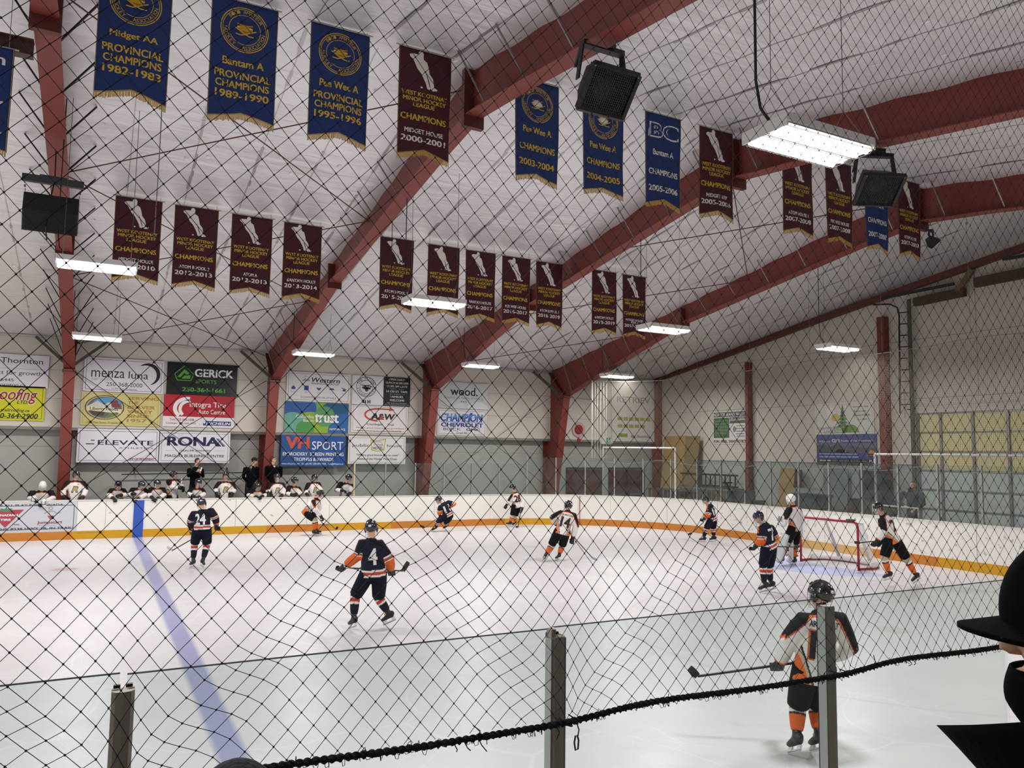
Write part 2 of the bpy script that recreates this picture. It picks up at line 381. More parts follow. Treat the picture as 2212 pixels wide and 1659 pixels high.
def strip(mb, s0, s1, z0, z1, o0, o1, mt=None):
    """band along the boards between inward offsets o0 < o1"""
    ss = span(s0, s1); k = len(mb.v); i = mb.m(mt)
    for s_ in ss:
        p, n = rink(s_)
        for o, z in ((o0, z0), (o1, z0), (o1, z1), (o0, z1)):
            q = p+n*o; mb.v.append((q.x, q.y, z))
    for j in range(len(ss)-1):
        for t in range(4): mb.f.append((k+j*4+t, k+j*4+(t+1) % 4, k+j*4+4+(t+1) % 4, k+j*4+4+t)); mb.mi.append(i)
    mb.f.append((k, k+1, k+2, k+3)); mb.mi.append(i); e = k+(len(ss)-1)*4; mb.f.append((e+3, e+2, e+1, e)); mb.mi.append(i)
pts = [rink(s_)[0] for s_ in span(0, S_END, 0.4)]
mb = MB(); mb.poly([(p.x, p.y, 0) for p in pts]); struct(mb.build('floor', ICE, fix=False))
boards = empty('rink_boards', (XE, YF, 0), 'white dasher boards with a yellow and orange kick strip running round the ice', 'boards')
def local(o):   # keep world-space mesh while parented to an Empty that is not at the origin
    o.matrix_parent_inverse = o.parent.matrix_world.inverted() if False else Matrix.Translation(-Vector(o.parent.location)); return o
BH = 1.22
mb = MB(); strip(mb, 0, 44.3, 0.26, BH, -0.10, 0.0); local(mb.build('board_panel', M_WBOARD, boards))
mb = MB(); strip(mb, 44.3, S_END, 0.26, BH, -0.10, 0.0); local(mb.build('board_panel', M_WBOARDE, boards))
mb = MB(); strip(mb, 0, S_END, BH, BH+0.035, -0.12, 0.015); local(mb.build('top_rail', M_CAP, boards))
cuts = [0, 19.41, 25.46, 27.7, 30.1, 35.0, 37.4, 47.2, 50.6, 53.0, 55.4, 58.4, 62.0, 70, 78, 90, S_END]
for i in range(len(cuts)-1):
    mb = MB(); strip(mb, cuts[i], cuts[i+1], 0.0, 0.26, -0.10, 0.018); o = local(mb.build('kick_strip', M_YEL if i % 2 else M_ORG, boards))
    if i in (1, 2): o['label'] = 'yellow kick strip' if i % 2 else 'orange kick strip'
M_SM = mat('seam_grey', '6f6e68', 0.6)
for s_ in [19.52, 20.34, 24.39, 26.88, 27.7, 31.88, 34.33]+[37.0+2.44*i for i in range(14)]:
    p, n = rink(s_); t = Vector((-n.y, n.x, 0)); q = p+n*0.001
    mb = MB(); mb.bar((q.x, q.y, 0.26), (q.x, q.y, BH), 0.012, 0.004, up=tuple(t)); local(mb.build('panel_seam', M_SM, boards))
for x0, x1 in ((-0.48, 0.34), (6.88, 7.7)): mb = MB(); mb.box((x0, YF-0.021, 0.2), (x1, YF-0.0185, 0.212)); local(mb.build('gate_sill', M_SM, boards))
mb = MB(); mb.box((1.16, YF-0.021, 0), (1.465, YF, BH)); local(mb.build('blue_line_stripe', M_BLUE, boards))
mb = MB(); t_ = math.asin((17.9-XF)/R); p, n = rink(34.1+R*t_); mb.bar(tuple(p+n*0.02)[:2]+(0.01,), tuple(p+n*0.02)[:2]+(BH-0.02,), 0.055, 0.02, up=tuple(Vector((-n.y, n.x, 0)))); local(mb.build('goal_line_stripe', M_REDLINE, boards))

# ------------------------------------------------------------------ shell: ceiling, walls
YW, YL, XW, YR, ZE, SL = 31.2, 31.6, 24.8, 12.5, 6.8, 0.170
def roofz(y): return ZE+(YW-abs(y-YR)-YR)*SL
random.seed(3)
mb = MB()
xs = [-30+i*0.3 for i in range(int(54.9/0.3)+1)]
FX = [-7.5, -0.98, 5.71, 12.15, 18.5]
def sag(x, y):
    d = min(abs(x-f) for f in FX+[24.8])
    return -0.05*math.exp(-(d/0.55)**2)*(0.6+0.4*sin(y*4.2+x)) - 0.022*(0.5+0.5*cos(2*pi*y/1.5)) - 0.02*abs(sin(pi*x/1.22))
ys = [YW-i*0.25 for i in range(int(37.4/0.25)+1)]
for y in ys:
    for x in xs: mb.v.append((x, y, roofz(y)+sag(x, y)))
nx = len(xs)
for j in range(len(ys)-1):
    for i in range(nx-1): mb.f.append((j*nx+i, j*nx+i+1, (j+1)*nx+i+1, (j+1)*nx+i)); mb.mi.append(0)
struct(mb.build('ceiling', FOIL, smooth=True, fix=False))
mb = MB()
k = 0
for x in [-29+1.22*i for i in range(44)]:
    if min(abs(x-f) for f in FX) < 0.3: continue
    seg = 0.9
    y = YW-0.1
    while y > -6:
        y2 = y-seg*random.uniform(0.5, 1.4); y2 = max(y2, -6)
        if not (y > YR > y2) and random.random() < 0.5:
            xx = x+random.uniform(-0.02, 0.02)
            mb.poly([(xx-0.03, y, roofz(y)+sag(xx, y)-0.008), (xx+0.03, y, roofz(y)+sag(xx, y)-0.008), (xx+0.03, y2, roofz(y2)+sag(xx, y2)-0.008), (xx-0.03, y2, roofz(y2)+sag(xx, y2)-0.008)])
        y = y2
    for q in range(100):
        ya = YW-0.1-q*0.37; yb = ya-0.37
        if yb < -6: break
        if ya > YR > yb: continue
        mb.poly([(x-0.008, ya, roofz(ya)+sag(x, ya)-0.006), (x+0.008, ya, roofz(ya)+sag(x, ya)-0.006), (x+0.008, yb, roofz(yb)+sag(x, yb)-0.006), (x-0.008, yb, roofz(yb)+sag(x, yb)-0.006)])
struct(mb.build('trim_1', M_SEAM, fix=False))
# far wall: upper white part, ledge, recessed lower grey part
mb = MB(); mb.box((-30, YW, 3.58), (XW, YW+0.15, ZE+0.05)); struct(mb.build('wall_far_upper', M_WALLU))
mb = MB(); mb.box((-30, YL, -0.02), (XW, YL+0.15, 3.62)); struct(mb.build('wall_far', M_WALLL))
mb = MB(); mb.box((-30, YW-0.03, 3.53), (XW, YL, 3.585)); mb.box((-30, YW-0.02, 3.585), (XW, YW, 3.63)); struct(mb.build('trim_2', mat('ledge_flashing', '8d8a80', 0.5, 0.2)))
mb = MB()
for z in (4.6, 5.6): mb.box((-30, YW-0.004, z), (XW, YW, z+0.012))
for z in (2.95,): mb.box((-30, YL-0.004, z), (XW, YL, z+0.012))
mb.box((22.0, YW-0.03, 3.6), (22.05, YW, 6.7)); mb.box((20.0, YW-0.02, 5.55), (22.1, YW, 5.57))
struct(mb.build('trim_3', mat('panel_joint', '8a867c', 0.7)))
mb = MB(); mb.box((-30, YW-0.05, ZE-0.12), (XW, YW, ZE-0.03)); struct(mb.build('trim_4', mat('eave_foil_edge', 'c4c1bd', 0.4, 0.5, bump=0.5, bscale=30)))
# end wall with gable
mb = MB()
prof = [(YL+0.15, -0.02), (YL+0.15, ZE), (YR, roofz(YR)+0.05), (-6.2, ZE), (-6.2, -0.02)]
mb.prism([(XW, y, z) for y, z in prof], (0.15, 0, 0)); struct(mb.build('wall_end', M_WALLE))
mb = MB(); mb.box((XW-0.012, 18.45, 0), (XW, YL, 2.72)); mb.box((XW-0.012, 17.2, 0), (XW, 18.45, 2.72)); struct(mb.build('wall_end_lower', M_WALLL))
mb = MB()
for z in (5.0, 7.05):
    mb.box((XW-0.006, -6, z), (XW, YW, z+0.014))
for y in (21.0, 26.9, 15.0, 9.0): mb.box((XW-0.006, y, 5.0), (XW, y+0.014, roofz(y)))
mb.box((XW-0.03, -6, 2.72), (XW, YW, 2.75))
struct(mb.build('trim_5', mat('panel_joint', '8a867c', 0.7)))
# doors on the far wall behind the corner glass
for i, (x0, x1) in enumerate(((19.67, 21.64), (22.08, 24.13))):
    d = empty('door_%d' % (i+1), (x0, YL-0.03, 0), 'dark red double door in the grey wall by the far corner, %s one' % ('left' if i == 0 else 'right'), 'door'); struct(d)
    m2 = mat('door_dark_red', '4e1c20', 0.45); w2 = (x1-x0)/2
    for j in range(2):
        mb = MB(); mb.box((j*w2+0.02, -0.05, 0.02), ((j+1)*w2-0.02, 0, 2.2)); lf = mb.build('door_leaf', m2, d)
        mb = MB(); mb.box((j*w2+0.15, -0.12, 1.0), ((j+1)*w2-0.15, -0.08, 1.05)); mb.box((j*w2+0.2, -0.1, 0.98), (j*w2+0.25, -0.05, 1.07)); mb.build('push_bar', M_GREY, lf)
    mb = MB(); mb.box((-0.05, -0.06, 0), (0.0, 0.0, 2.3)); mb.box((x1-x0, -0.06, 0), (x1-x0+0.05, 0, 2.3)); mb.box((-0.05, -0.06, 2.25), (x1-x0+0.05, 0, 2.32)); mb.build('door_frame', m2, d)
# overhead door in the end wall
gd = empty('door_3', (XW, 14.6, 0), 'large overhead door with pale insulated panels in the end wall', 'overhead door'); struct(gd)
PY0, PY1 = 17.15-14.6, 9.5-14.6
m_in = mat('insulation_cream', 'd8cf9e', 0.75, noise=0.09, nscale=6); m_pal = mat('door_lower_panel', 'c4c9c4', 0.7, noise=0.06, nscale=3)
for r_ in range(7):
    z0 = 0.05+r_*0.635
    mb = MB(); mb.box((-0.09, PY1, z0), (-0.03, PY0, z0+0.62)); mb.build('door_panel', m_in if r_ > 3 else m_pal, gd)
mb = MB()
for r_ in range(8): mb.box((-0.12, PY1, 0.03+r_*0.635-0.03), (-0.085, PY0, 0.03+r_*0.635+0.02))
mb.build('cross_rail', M_GREY, gd)
for y in (17.05, 16.24, 15.16, 14.07, 12.95, 11.8, 10.7): mb = MB(); mb.box((-0.15, y-14.6-0.04, 0), (-0.088, y-14.6+0.04, 4.5)); mb.build('stile', M_GREY, gd)
mb = MB(); mb.box((-0.10, PY1, 4.5), (-0.02, PY0+0.25, 4.72)); mb.box((-0.12, PY1, 4.66), (-0.02, PY0+0.3, 4.72)); mb.build('header', mat('door_header', 'cfc9be', 0.6), gd)
# pole + high lift track left of the overhead door, torsion shaft
tr = empty('door_track', (XW-0.25, 17.2, 0), 'tall dark vertical lift track beside the overhead door', 'door track')
mb = MB(); mb.box((-0.03, -0.10, 0), (0.03, 0.02, 8.45)); mb.box((-0.2, -0.02, 4.6), (0.12, 0.02, 4.64)); mb.build('post', M_GREEN, tr)
mb = MB(); mb.tube([(-0.2, 0.28, 4.5), (-0.2, 0.2, 7.9), (-0.15, 0.3, 8.2), (0.0, 0.7, 8.4), (0.05, 1.4, 8.5)], 0.03, 6)
for i in range(9): z = 4.8+i*0.4; mb.bar((-0.2, 0.24, z), (-0.05, 0.0, z), 0.035)
mb.build('rail', M_DARK, tr)
sh = empty('door_shaft_beam', (XW-0.3, 16.9, 8.3), 'brown horizontal beam with a short prop above the overhead door', 'beam')
mb = MB(); mb.bar((0, 0, 0), (0, -1.75, 0.05), 0.2, 0.28); mb.bar((0, -2.1, 0.28), (0, -6.5, 0.32), 0.2, 0.3); mb.build('beam', mat('brown_timber', '4a3323', 0.7, noise=0.2, nscale=8), sh)
mb = MB(); mb.bar((-0.05, -1.55, 0.1), (0.1, -1.95, 0.75), 0.16, 0.16); mb.build('prop', mat('tan_timber', '6f5b3b', 0.7), sh)
mb = MB(); mb.bar((0, 1.3, 0.35), (0, -1.4, 0.38), 0.09, 0.09); mb.bar((0, -3.0, 0.85), (0, -5.5, 0.75), 0.09, 0.09); mb.build('angle_iron', M_DARK, sh)

# ------------------------------------------------------------------ red steel frames
def rafz(y):
    d = abs(y-YR); P = [(0, 9.05), (1.7, 8.85), (9.3, 7.72), (17.25, 5.55)]
    for (a, za), (b_, zb) in zip(P, P[1:]):
        if d <= b_: return za+(zb-za)*(d-a)/(b_-a)
    return 5.55
FLAB = {-0.98: 'red steel roof frame with its column behind the players bench, leftmost', 5.71: 'red steel roof frame second from the left, column beside the two standing coaches', 12.15: 'red steel roof frame third from the left, column right of the hotel sign', 18.5: 'red steel roof frame nearest the far corner, column beside the fire bell'}
def frame(x):
    fr = empty('steel_frame', (x, YR, 0), FLAB[x], 'steel frame', 'red steel frames'); O = lambda p: (p[0], p[1]-YR, p[2])
    W2 = 0.17
    mb = MB(); mb.prism([O((-0.012, y, z)) for y, z in ((31.55, 0), (31.55, 3.52), (31.17, 3.52), (31.17, 6.75), (29.75, 5.6), (29.75, 5.5), (30.95, 0))], (0.024, 0, 0))
    mb.bar(O((0, 30.95, 0)), O((0, 29.76, 5.5)), 2*W2, 0.025, up=(0, 1, 0.2)); mb.box(O((-W2, 31.53, 0)), O((W2, 31.56, 3.52)))
    mb.build('column', M_RED, fr)
    ys_ = [29.75, 21.8, 14.2, 12.5, 10.8, 3.2, -4.7]
    mb = MB()
    top = [O((-0.012, y, roofz(y)+0.0)) for y in (31.15, 12.5, -4.7)]
    mb.prism([O((-0.012, y, rafz(y))) for y in ys_]+top[::-1], (0.024, 0, 0))
    for a, b_ in zip(ys_, ys_[1:]): mb.bar(O((0, a, rafz(a))), O((0, b_, rafz(b_))), 2*W2, 0.025, up=(0, 0, 1))
    mb.build('rafter', M_RED, fr)
    mb = MB()
    mb.box(O((-0.20, 12.44, 8.82)), O((0.20, 12.56, roofz(12.5)-0.06))); mb.build('splice_plate', M_REDD, fr)
    for yy in (21.75, 3.25): mb = MB(); mb.box(O((-0.20, yy-0.04, 7.55)), O((0.20, yy+0.04, 8.25))); mb.build('splice_plate', M_REDD, fr)
    mb = MB(); mb.bar(O((0, 29.7, 5.47)), O((0, 31.2, 6.72)), 0.30, 0.03, up=(0, 1, -1)); mb.bar(O((0, 29.65, 5.5)), O((0, 30.2, 5.47)), 0.4, 0.06, up=(0, 0, 1)); mb.build('knee_plate', M_REDD, fr)
    for sx in (-1, 1): mb = MB(); mb.bar(O((sx*0.08, 30.4, 5.72)), O((sx*1.08, 30.95, 6.68)), 0.09, 0.12, up=(0, 1, 0)); mb.build('knee_brace', M_GREEN, fr)
    for yy in [29.2-1.45*i for i in range(15)]:
        for sx in (-1, 1):
            mb = MB(); mb.bar(O((sx*0.10, yy, rafz(yy)+0.05)), O((sx*0.62, yy, roofz(yy)-0.05)), 0.04 if x < 0 else 0.026, 0.025); mb.build('flange_brace', M_DARK if x < 0 else M_GREY, fr)
    return fr
FR = {x: frame(x) for x in FX[1:]}
ef = empty('steel_frame', (XW-0.15, YR, 0), 'red steel end beam and posts against the end wall', 'steel frame', 'red steel frames')
mb = MB(); pr = [(YW, 6.62), (26.6, 7.3), (21, 8.22), (17.4, 8.75), (12.5, 9.45), (-5, 6.5)]
for (a, za), (b_, zb) in zip(pr, pr[1:]): mb.bar((0, a-YR, za+0.1), (0, b_-YR, zb+0.1), 0.18, 0.22, up=(0, 0, 1))
mb.build('rafter', M_REDD, ef)
for y, z1, wd in ((24.85, 7.0, 0.16), (18.28, 8.0, 0.28), (31.1, 6.7, 0.45)): mb = MB(); mb.box((-0.14, y-YR-wd/2, 0), (0.14, y-YR+wd/2, z1)); mb.build('post', M_RED, ef)
# tie rods: roof cross bracing in two bays, wall bracing
def rods(xa, xb, pairs, bay, names):
    for ((y0, z0), (y1, z1)), nm in zip(pairs, names):
        c = Vector(((xa+xb)/2, (y0+y1)/2, (z0+z1)/2))
        t_ = empty('cross_brace', c, 'pair of thin red tie rods crossing under the roof, %s bay, %s' % (bay, nm), 'tie rods', 'roof tie rods')
        for q in range(2):
            a = (xa, y0, z0) if q == 0 else (xa, y1, z1); b_ = (xb, y1, z1) if q == 0 else (xb, y0, z0)
            mb = MB(); mb.tube([Vector(a)-c, Vector(b_)-c], 0.014, 6); mb.build('tie_rod', M_REDD, t_)
zz = lambda y: roofz(y)-0.25
PR = [((18.6, zz(18.6)), (12.8, zz(12.8))), ((24.6, zz(24.6)), (18.6, zz(18.6))), ((30.9, 6.5), (24.6, zz(24.6)))]
NM = ('by the ridge', 'halfway down', 'by the far wall'); rods(-0.97, 5.70, PR, 'left', NM); rods(12.16, 18.49, PR, 'third', NM)
for i, (xa, xb) in enumerate(((-0.98, 5.71), (12.15, 18.5))):
    c = Vector(((xa+xb)/2, 30.9, 3.45)); t_ = empty('wall_brace', c, 'two dark rods crossing before the grey wall, %s' % ('behind the players bench' if i == 0 else 'right of the car dealer sign'), 'tie rods', 'wall tie rods')
    for q in range(2):
        a = Vector((xa+0.1, 30.9, 5.6 if q else 1.3)); b_ = Vector((xb-0.1, 30.9, 1.3 if q else 5.6))
        mb = MB(); mb.tube([a-c, b_-c], 0.012, 6); mb.build('tie_rod', M_GREEN, t_)

# ------------------------------------------------------------------ light fixtures, loudspeakers
M_HOUS = mat('fixture_white', 'e6e4e0', 0.4)
M_TUBE = mat('lit_tube', 'ffffff', 0.4, emit=(1.0, 0.98, 0.97), estr=3.2)
M_REFL = mat('fixture_reflector', 'cfccc8', 0.35, 0.4); M_GRD = mat('wire_guard_grey', '9a9896', 0.4, 0.5)
M_CORD = mat('black_cord', '101012', 0.6)
M_WIRE = mat('steel_wire', '8f8d8a', 0.4, 0.5)
for m_ in (M_TUBE,): m_.cycles.emission_sampling = 'NONE'
def fixture(label, x, y, z, big=False):
    t = empty('light_fixture', (x, y, z), label, 'ceiling light', 'hanging arena lights')
    L, W = 0.66, 0.31
    mb = MB(); mb.box((-L, -W, 0.02), (L, W, 0.10)); mb.box((-L, -W, -0.03), (-L+0.02, W, 0.02)); mb.box((L-0.02, -W, -0.03), (L, W, 0.02)); mb.build('housing', M_HOUS, t)
    for k_ in (-1, 1):
        mb = MB(); c = k_*0.155
        mb.mesh([(-L+0.03, c-0.14, 0.0), (L-0.03, c-0.14, 0.0), (L-0.03, c-0.05, 0.018), (-L+0.03, c-0.05, 0.018), (L-0.03, c+0.05, 0.018), (-L+0.03, c+0.05, 0.018), (L-0.03, c+0.14, 0.0), (-L+0.03, c+0.14, 0.0)], [(0,1,2,3),(3,2,4,5),(5,4,6,7)])
        mb.build('reflector', M_REFL, t)
        for q in (-1, 1):
            mb = MB(); mb.tube([(-L+0.03, c+q*0.065, -0.02), (L-0.03, c+q*0.065, -0.02)], 0.036, 10); mb.build('tube', M_TUBE, t, smooth=True)
        mb = MB(); zb = -0.05   # wire guard
        for yy in (-0.14, 0.14): mb.tube([(-L, c+yy, zb+0.02), (L, c+yy, zb+0.02)], 0.004, 4)
        for i in range(27): xx = -L+0.02+i*0.049; mb.tube([(xx, c-0.14, zb+0.02), (xx, c-0.1, zb-0.01), (xx, c+0.1, zb-0.01), (xx, c+0.14, zb+0.02)], 0.003, 3)
        mb.build('wire_guard', M_GRD, t)
    for xx in (-0.55, 0.55):
        mb = MB(); h = roofz(y)-z-0.05
        for yy in (-0.25, 0.25): mb.tube([(xx, yy, 0.1), (xx, 0, min(0.5, h*0.4)), (xx, 0, h)], 0.005, 4)
        mb.build('hanging_wire', M_WIRE, t)
    mb = MB(); h = roofz(y)-z-0.03
    mb.tube([(-0.45, 0.05, 0.1), (-0.62, 0.08, 0.3), (-0.66, 0.1, 0.6), (-0.66, 0.1, h)], 0.016 if big else 0.01, 6); mb.build('power_cord', M_CORD, t)
    lamp('lamp', 0, 0, -0.10, LAMP_W, parent=t)
    return t
FIX = [
 ('fluorescent fixture nearest the camera, hanging beside the right hand loudspeaker', 6.55, 5.68, 6.28, True),
 ('fluorescent fixture in front of the leftmost lower maroon banner', -0.19, 16.0, 6.25, False),
 ('fluorescent fixture overlapping the second maroon banner right of the second frame', 6.45, 16.0, 6.25, False),
 ('fluorescent fixture hanging before the fourth frame, right of the last lower banners', 12.9, 16.0, 6.22, False),
 ('fluorescent fixture hanging alone before the end wall, nearest the overhead door', 19.5, 16.0, 6.22, False),
 ('fluorescent fixture near the far wall above the crescent moon sign', -0.19, 26.2, 6.2, False),
 ('fluorescent fixture near the far wall right of the second column', 6.25, 26.2, 6.18, False),
 ('fluorescent fixture near the far wall right of the third column', 12.5, 26.2, 6.18, False),
 ('fluorescent fixture near the far corner right of the fourth column', 18.7, 26.2, 6.15, False)]
for f_ in FIX: fixture(*f_)
# black yoke-mounted loudspeakers under the rafters
M_MESH = mat('speaker_grille', '3a3a3b', 0.5, 0.4); M_SPK = mat('speaker_black', '161617', 0.5)
def yoke_speaker(label, loc, rz, tilt, sc=1.0):
    t = empty('loudspeaker', loc, label, 'loudspeaker', 'yoke mounted loudspeakers', rz); t.scale = (sc, sc, sc)
    Rm = Matrix.Rotation(tilt, 3, 'X'); P = lambda x, y, z: tuple(Rm @ Vector((x, y, z))+Vector((0, 0, -0.52)))
    mb = MB(); mb.box((-0.30, -0.05, -0.06), (0.30, 0.05, 0.0)); mb.box((-0.14, -0.09, -0.03), (0.14, 0.09, 0.06)); mb.build('mounting_bar', M_SPK, t)
    for sx in (-1, 1):
        mb = MB(); mb.bar((sx*0.29, 0, -0.03), (sx*0.36, 0.0, -0.5), 0.02, 0.07, up=(0, 1, 0)); mb.bar((sx*0.29, 0.02, -0.03), P(sx*0.34, 0.2, 0.1), 0.02, 0.05, up=(0, 1, 0)); mb.build('yoke_arm', M_SPK, t)
    a = [P(sx*0.33, -0.17, sz*0.27) for sx, sz in ((-1, -1), (1, -1), (1, 1), (-1, 1))]; b_ = [P(sx*0.20, 0.2, sz*0.15) for sx, sz in ((-1, -1), (1, -1), (1, 1), (-1, 1))]
    mb = MB(); mb.mesh(a+b_, [(4,7,6,5),(0,1,5,4),(1,2,6,5),(2,3,7,6),(3,0,4,7)]); mb.build('cabinet', M_SPK, t)
    mb = MB()
    for (p, q) in ((0, 1), (1, 2), (2, 3), (3, 0)): mb.bar(a[p], a[q], 0.05, 0.05)
    mb.build('front_frame', M_SPK, t)
    mb = MB()
    for i in range(1, 22): u = i/22*2-1; mb.bar(P(u*0.31, -0.165, -0.25), P(u*0.31, -0.165, 0.25), 0.009)
    for i in range(1, 18): u = i/18*2-1; mb.bar(P(-0.31, -0.165, u*0.25), P(0.31, -0.165, u*0.25), 0.009)
    mb.build('grille', M_MESH, t)
    mb = MB(); mb.ell(P(0.0, -0.02, 0.0), 0.17, 0.05, 0.17, ax=(Rm @ Vector((1,0,0)), Rm @ Vector((0,1,0)), Rm @ Vector((0,0,1)))); mb.build('speaker_cone', mat('cone_grey', '505052', 0.4, 0.3), t, smooth=True)
    for sx in (-1, 1): mb = MB(); mb.ell(P(sx*0.31, -0.2, 0.25), 0.012, 0.012, 0.012, n=6, m=4); mb.build('bolt', M_ALU, t)
    return t
yoke_speaker('black loudspeaker with mesh grille under the second frame, above the blue banners', (5.85, 8.55, 8.55), 0.0, 0.72, 1.12)
yoke_speaker('black loudspeaker beside the nearest bright light fixture', (12.05, 9.0, 8.40), -0.42, 0.85, 1.1)
t = yoke_speaker('small dark spotlight box under the rightmost frame by the last upper banner', (18.5, 12.25, 8.75), 0.3, 0.9, 0.5)
t['category'] = 'spotlight'; t.name = 'spotlight'; del t['group']
t = empty('hanging_speaker', (-1.0, 16.6, 7.85), 'black box speaker chained to a bar under the leftmost frame', 'loudspeaker')
mb = MB(); mb.box((-0.5, -0.05, -0.02), (0.5, 0.05, 0.11)); mb.box((-0.22, -0.06, 0.11), (0.22, 0.06, 0.13)); mb.build('support_bar', mat('bar_grey', '4b4b4c', 0.5, 0.3), t)
for sx in (-0.455, 0.455):
    mb = MB()
    for i in range(9):
        z = -0.02-i*0.075; mb.bar((sx-sx*0.02*i, -0.02, z), (sx-sx*0.02*i, -0.02, z-0.05), 0.03 if i % 2 else 0.012, 0.012 if i % 2 else 0.03)
    mb.build('chain', M_WIRE, t)
mb = MB(); mb.prism([(-0.44, y, z) for y, z in ((-0.3, -0.62), (-0.16, -0.98), (0.24, -0.82), (0.18, -0.28), (-0.2, -0.28))], (0.88, 0, 0)); mb.build('cabinet', M_BLACK, t)
mb = MB(); mb.prism([(-0.40, y, z) for y, z in ((-0.305, -0.64), (-0.175, -0.95), (-0.165, -0.945), (-0.29, -0.63))], (0.8, 0, 0)); mb.build('grille', mat('grille_dark_brown', '1d1a18', 0.8), t)
mb = MB(); mb.tube([(0.0, 0, 0.9), (0.02, 0, 0.1), (-0.02, -0.1, -0.3), (-0.06, -0.3, -0.9), (-0.04, -0.1, -1.1)], 0.012, 6); mb.build('cable', M_CORD, t)
# loose wires dangling from the roof
for lab, x, y, z0 in (('thin grey wire hanging from the ridge in front of the leftmost lower banner', 0.62, 13.6, 6.3), ('black cable hanging down left of the third group of lower banners', 5.9, 17.4, 6.5)):
    mb = MB(); mb.tube([(0, 0, roofz(y)-z0-0.02), (0.01, 0, 1.5), (0, 0, 0)], 0.008, 5); o = mb.build('hanging_wire', M_CORD if 'black' in lab else M_WIRE); o.location = (x, y, z0); tag(o, lab, 'wire')
# steel cross beam with a shackle at the left edge
t = empty('cross_beam', (-4.2, 13.2, 8.83), 'brown steel beam with a shackle, left edge, below the roof', 'beam')
mb = MB(); mb.box((-3.1, -0.012, -0.11), (3.04, 0.012, 0.11)); mb.box((-3.1, -0.09, 0.11), (3.04, 0.09, 0.125)); mb.box((-3.1, -0.09, -0.125), (3.04, 0.09, -0.11)); mb.build('beam', mat('brown_steel', '4c2f28', 0.5), t)
mb = MB(); mb.tube([(2.45, -0.03, 0.12), (2.41, -0.03, 0.19), (2.48, -0.03, 0.25), (2.57, -0.03, 0.19), (2.53, -0.03, 0.12)], 0.018, 6); mb.build('shackle', M_DARK, t)

# ------------------------------------------------------------------ championship banners
GOLD, WHT, NAVY, MAR = 'dcb83e', 'f5f0e8', '12306e', '4c0a1a'
M_CLOTHB = mat('banner_blue_cloth', '15326f', 0.65, bump=0.15, bscale=180); M_CLOTHM = mat('banner_maroon_cloth', '460b1c', 0.65, bump=0.15, bscale=180)
M_FRG = mat('gold_fringe', 'c8a24c', 0.6, noise=0.25, nscale=60); M_ROD = mat('banner_rod', 'a9a59c', 0.4, 0.4)
SKATER = [(.36,.05),(.365,.028),(.395,.014),(.44,.018),(.462,.04),(.455,.066),(.462,.088),(.525,.108),(.56,.165),(.575,.21),(.64,.25),(.66,.295),(.67,.33),(.735,.342),(.725,.356),(.64,.364),(.60,.345),(.585,.31),(.565,.275),(.535,.235),(.50,.20),(.505,.215),(.53,.25),(.555,.29),(.575,.325),(.60,.345),(.575,.36),(.535,.352),(.51,.31),(.47,.27),(.42,.225),(.345,.185),(.30,.14),(.265,.105),(.205,.085),(.195,.065),(.25,.052)]
SHIELD = [(.37,.16),(.63,.16),(.63,.25),(.50,.33),(.37,.25)]
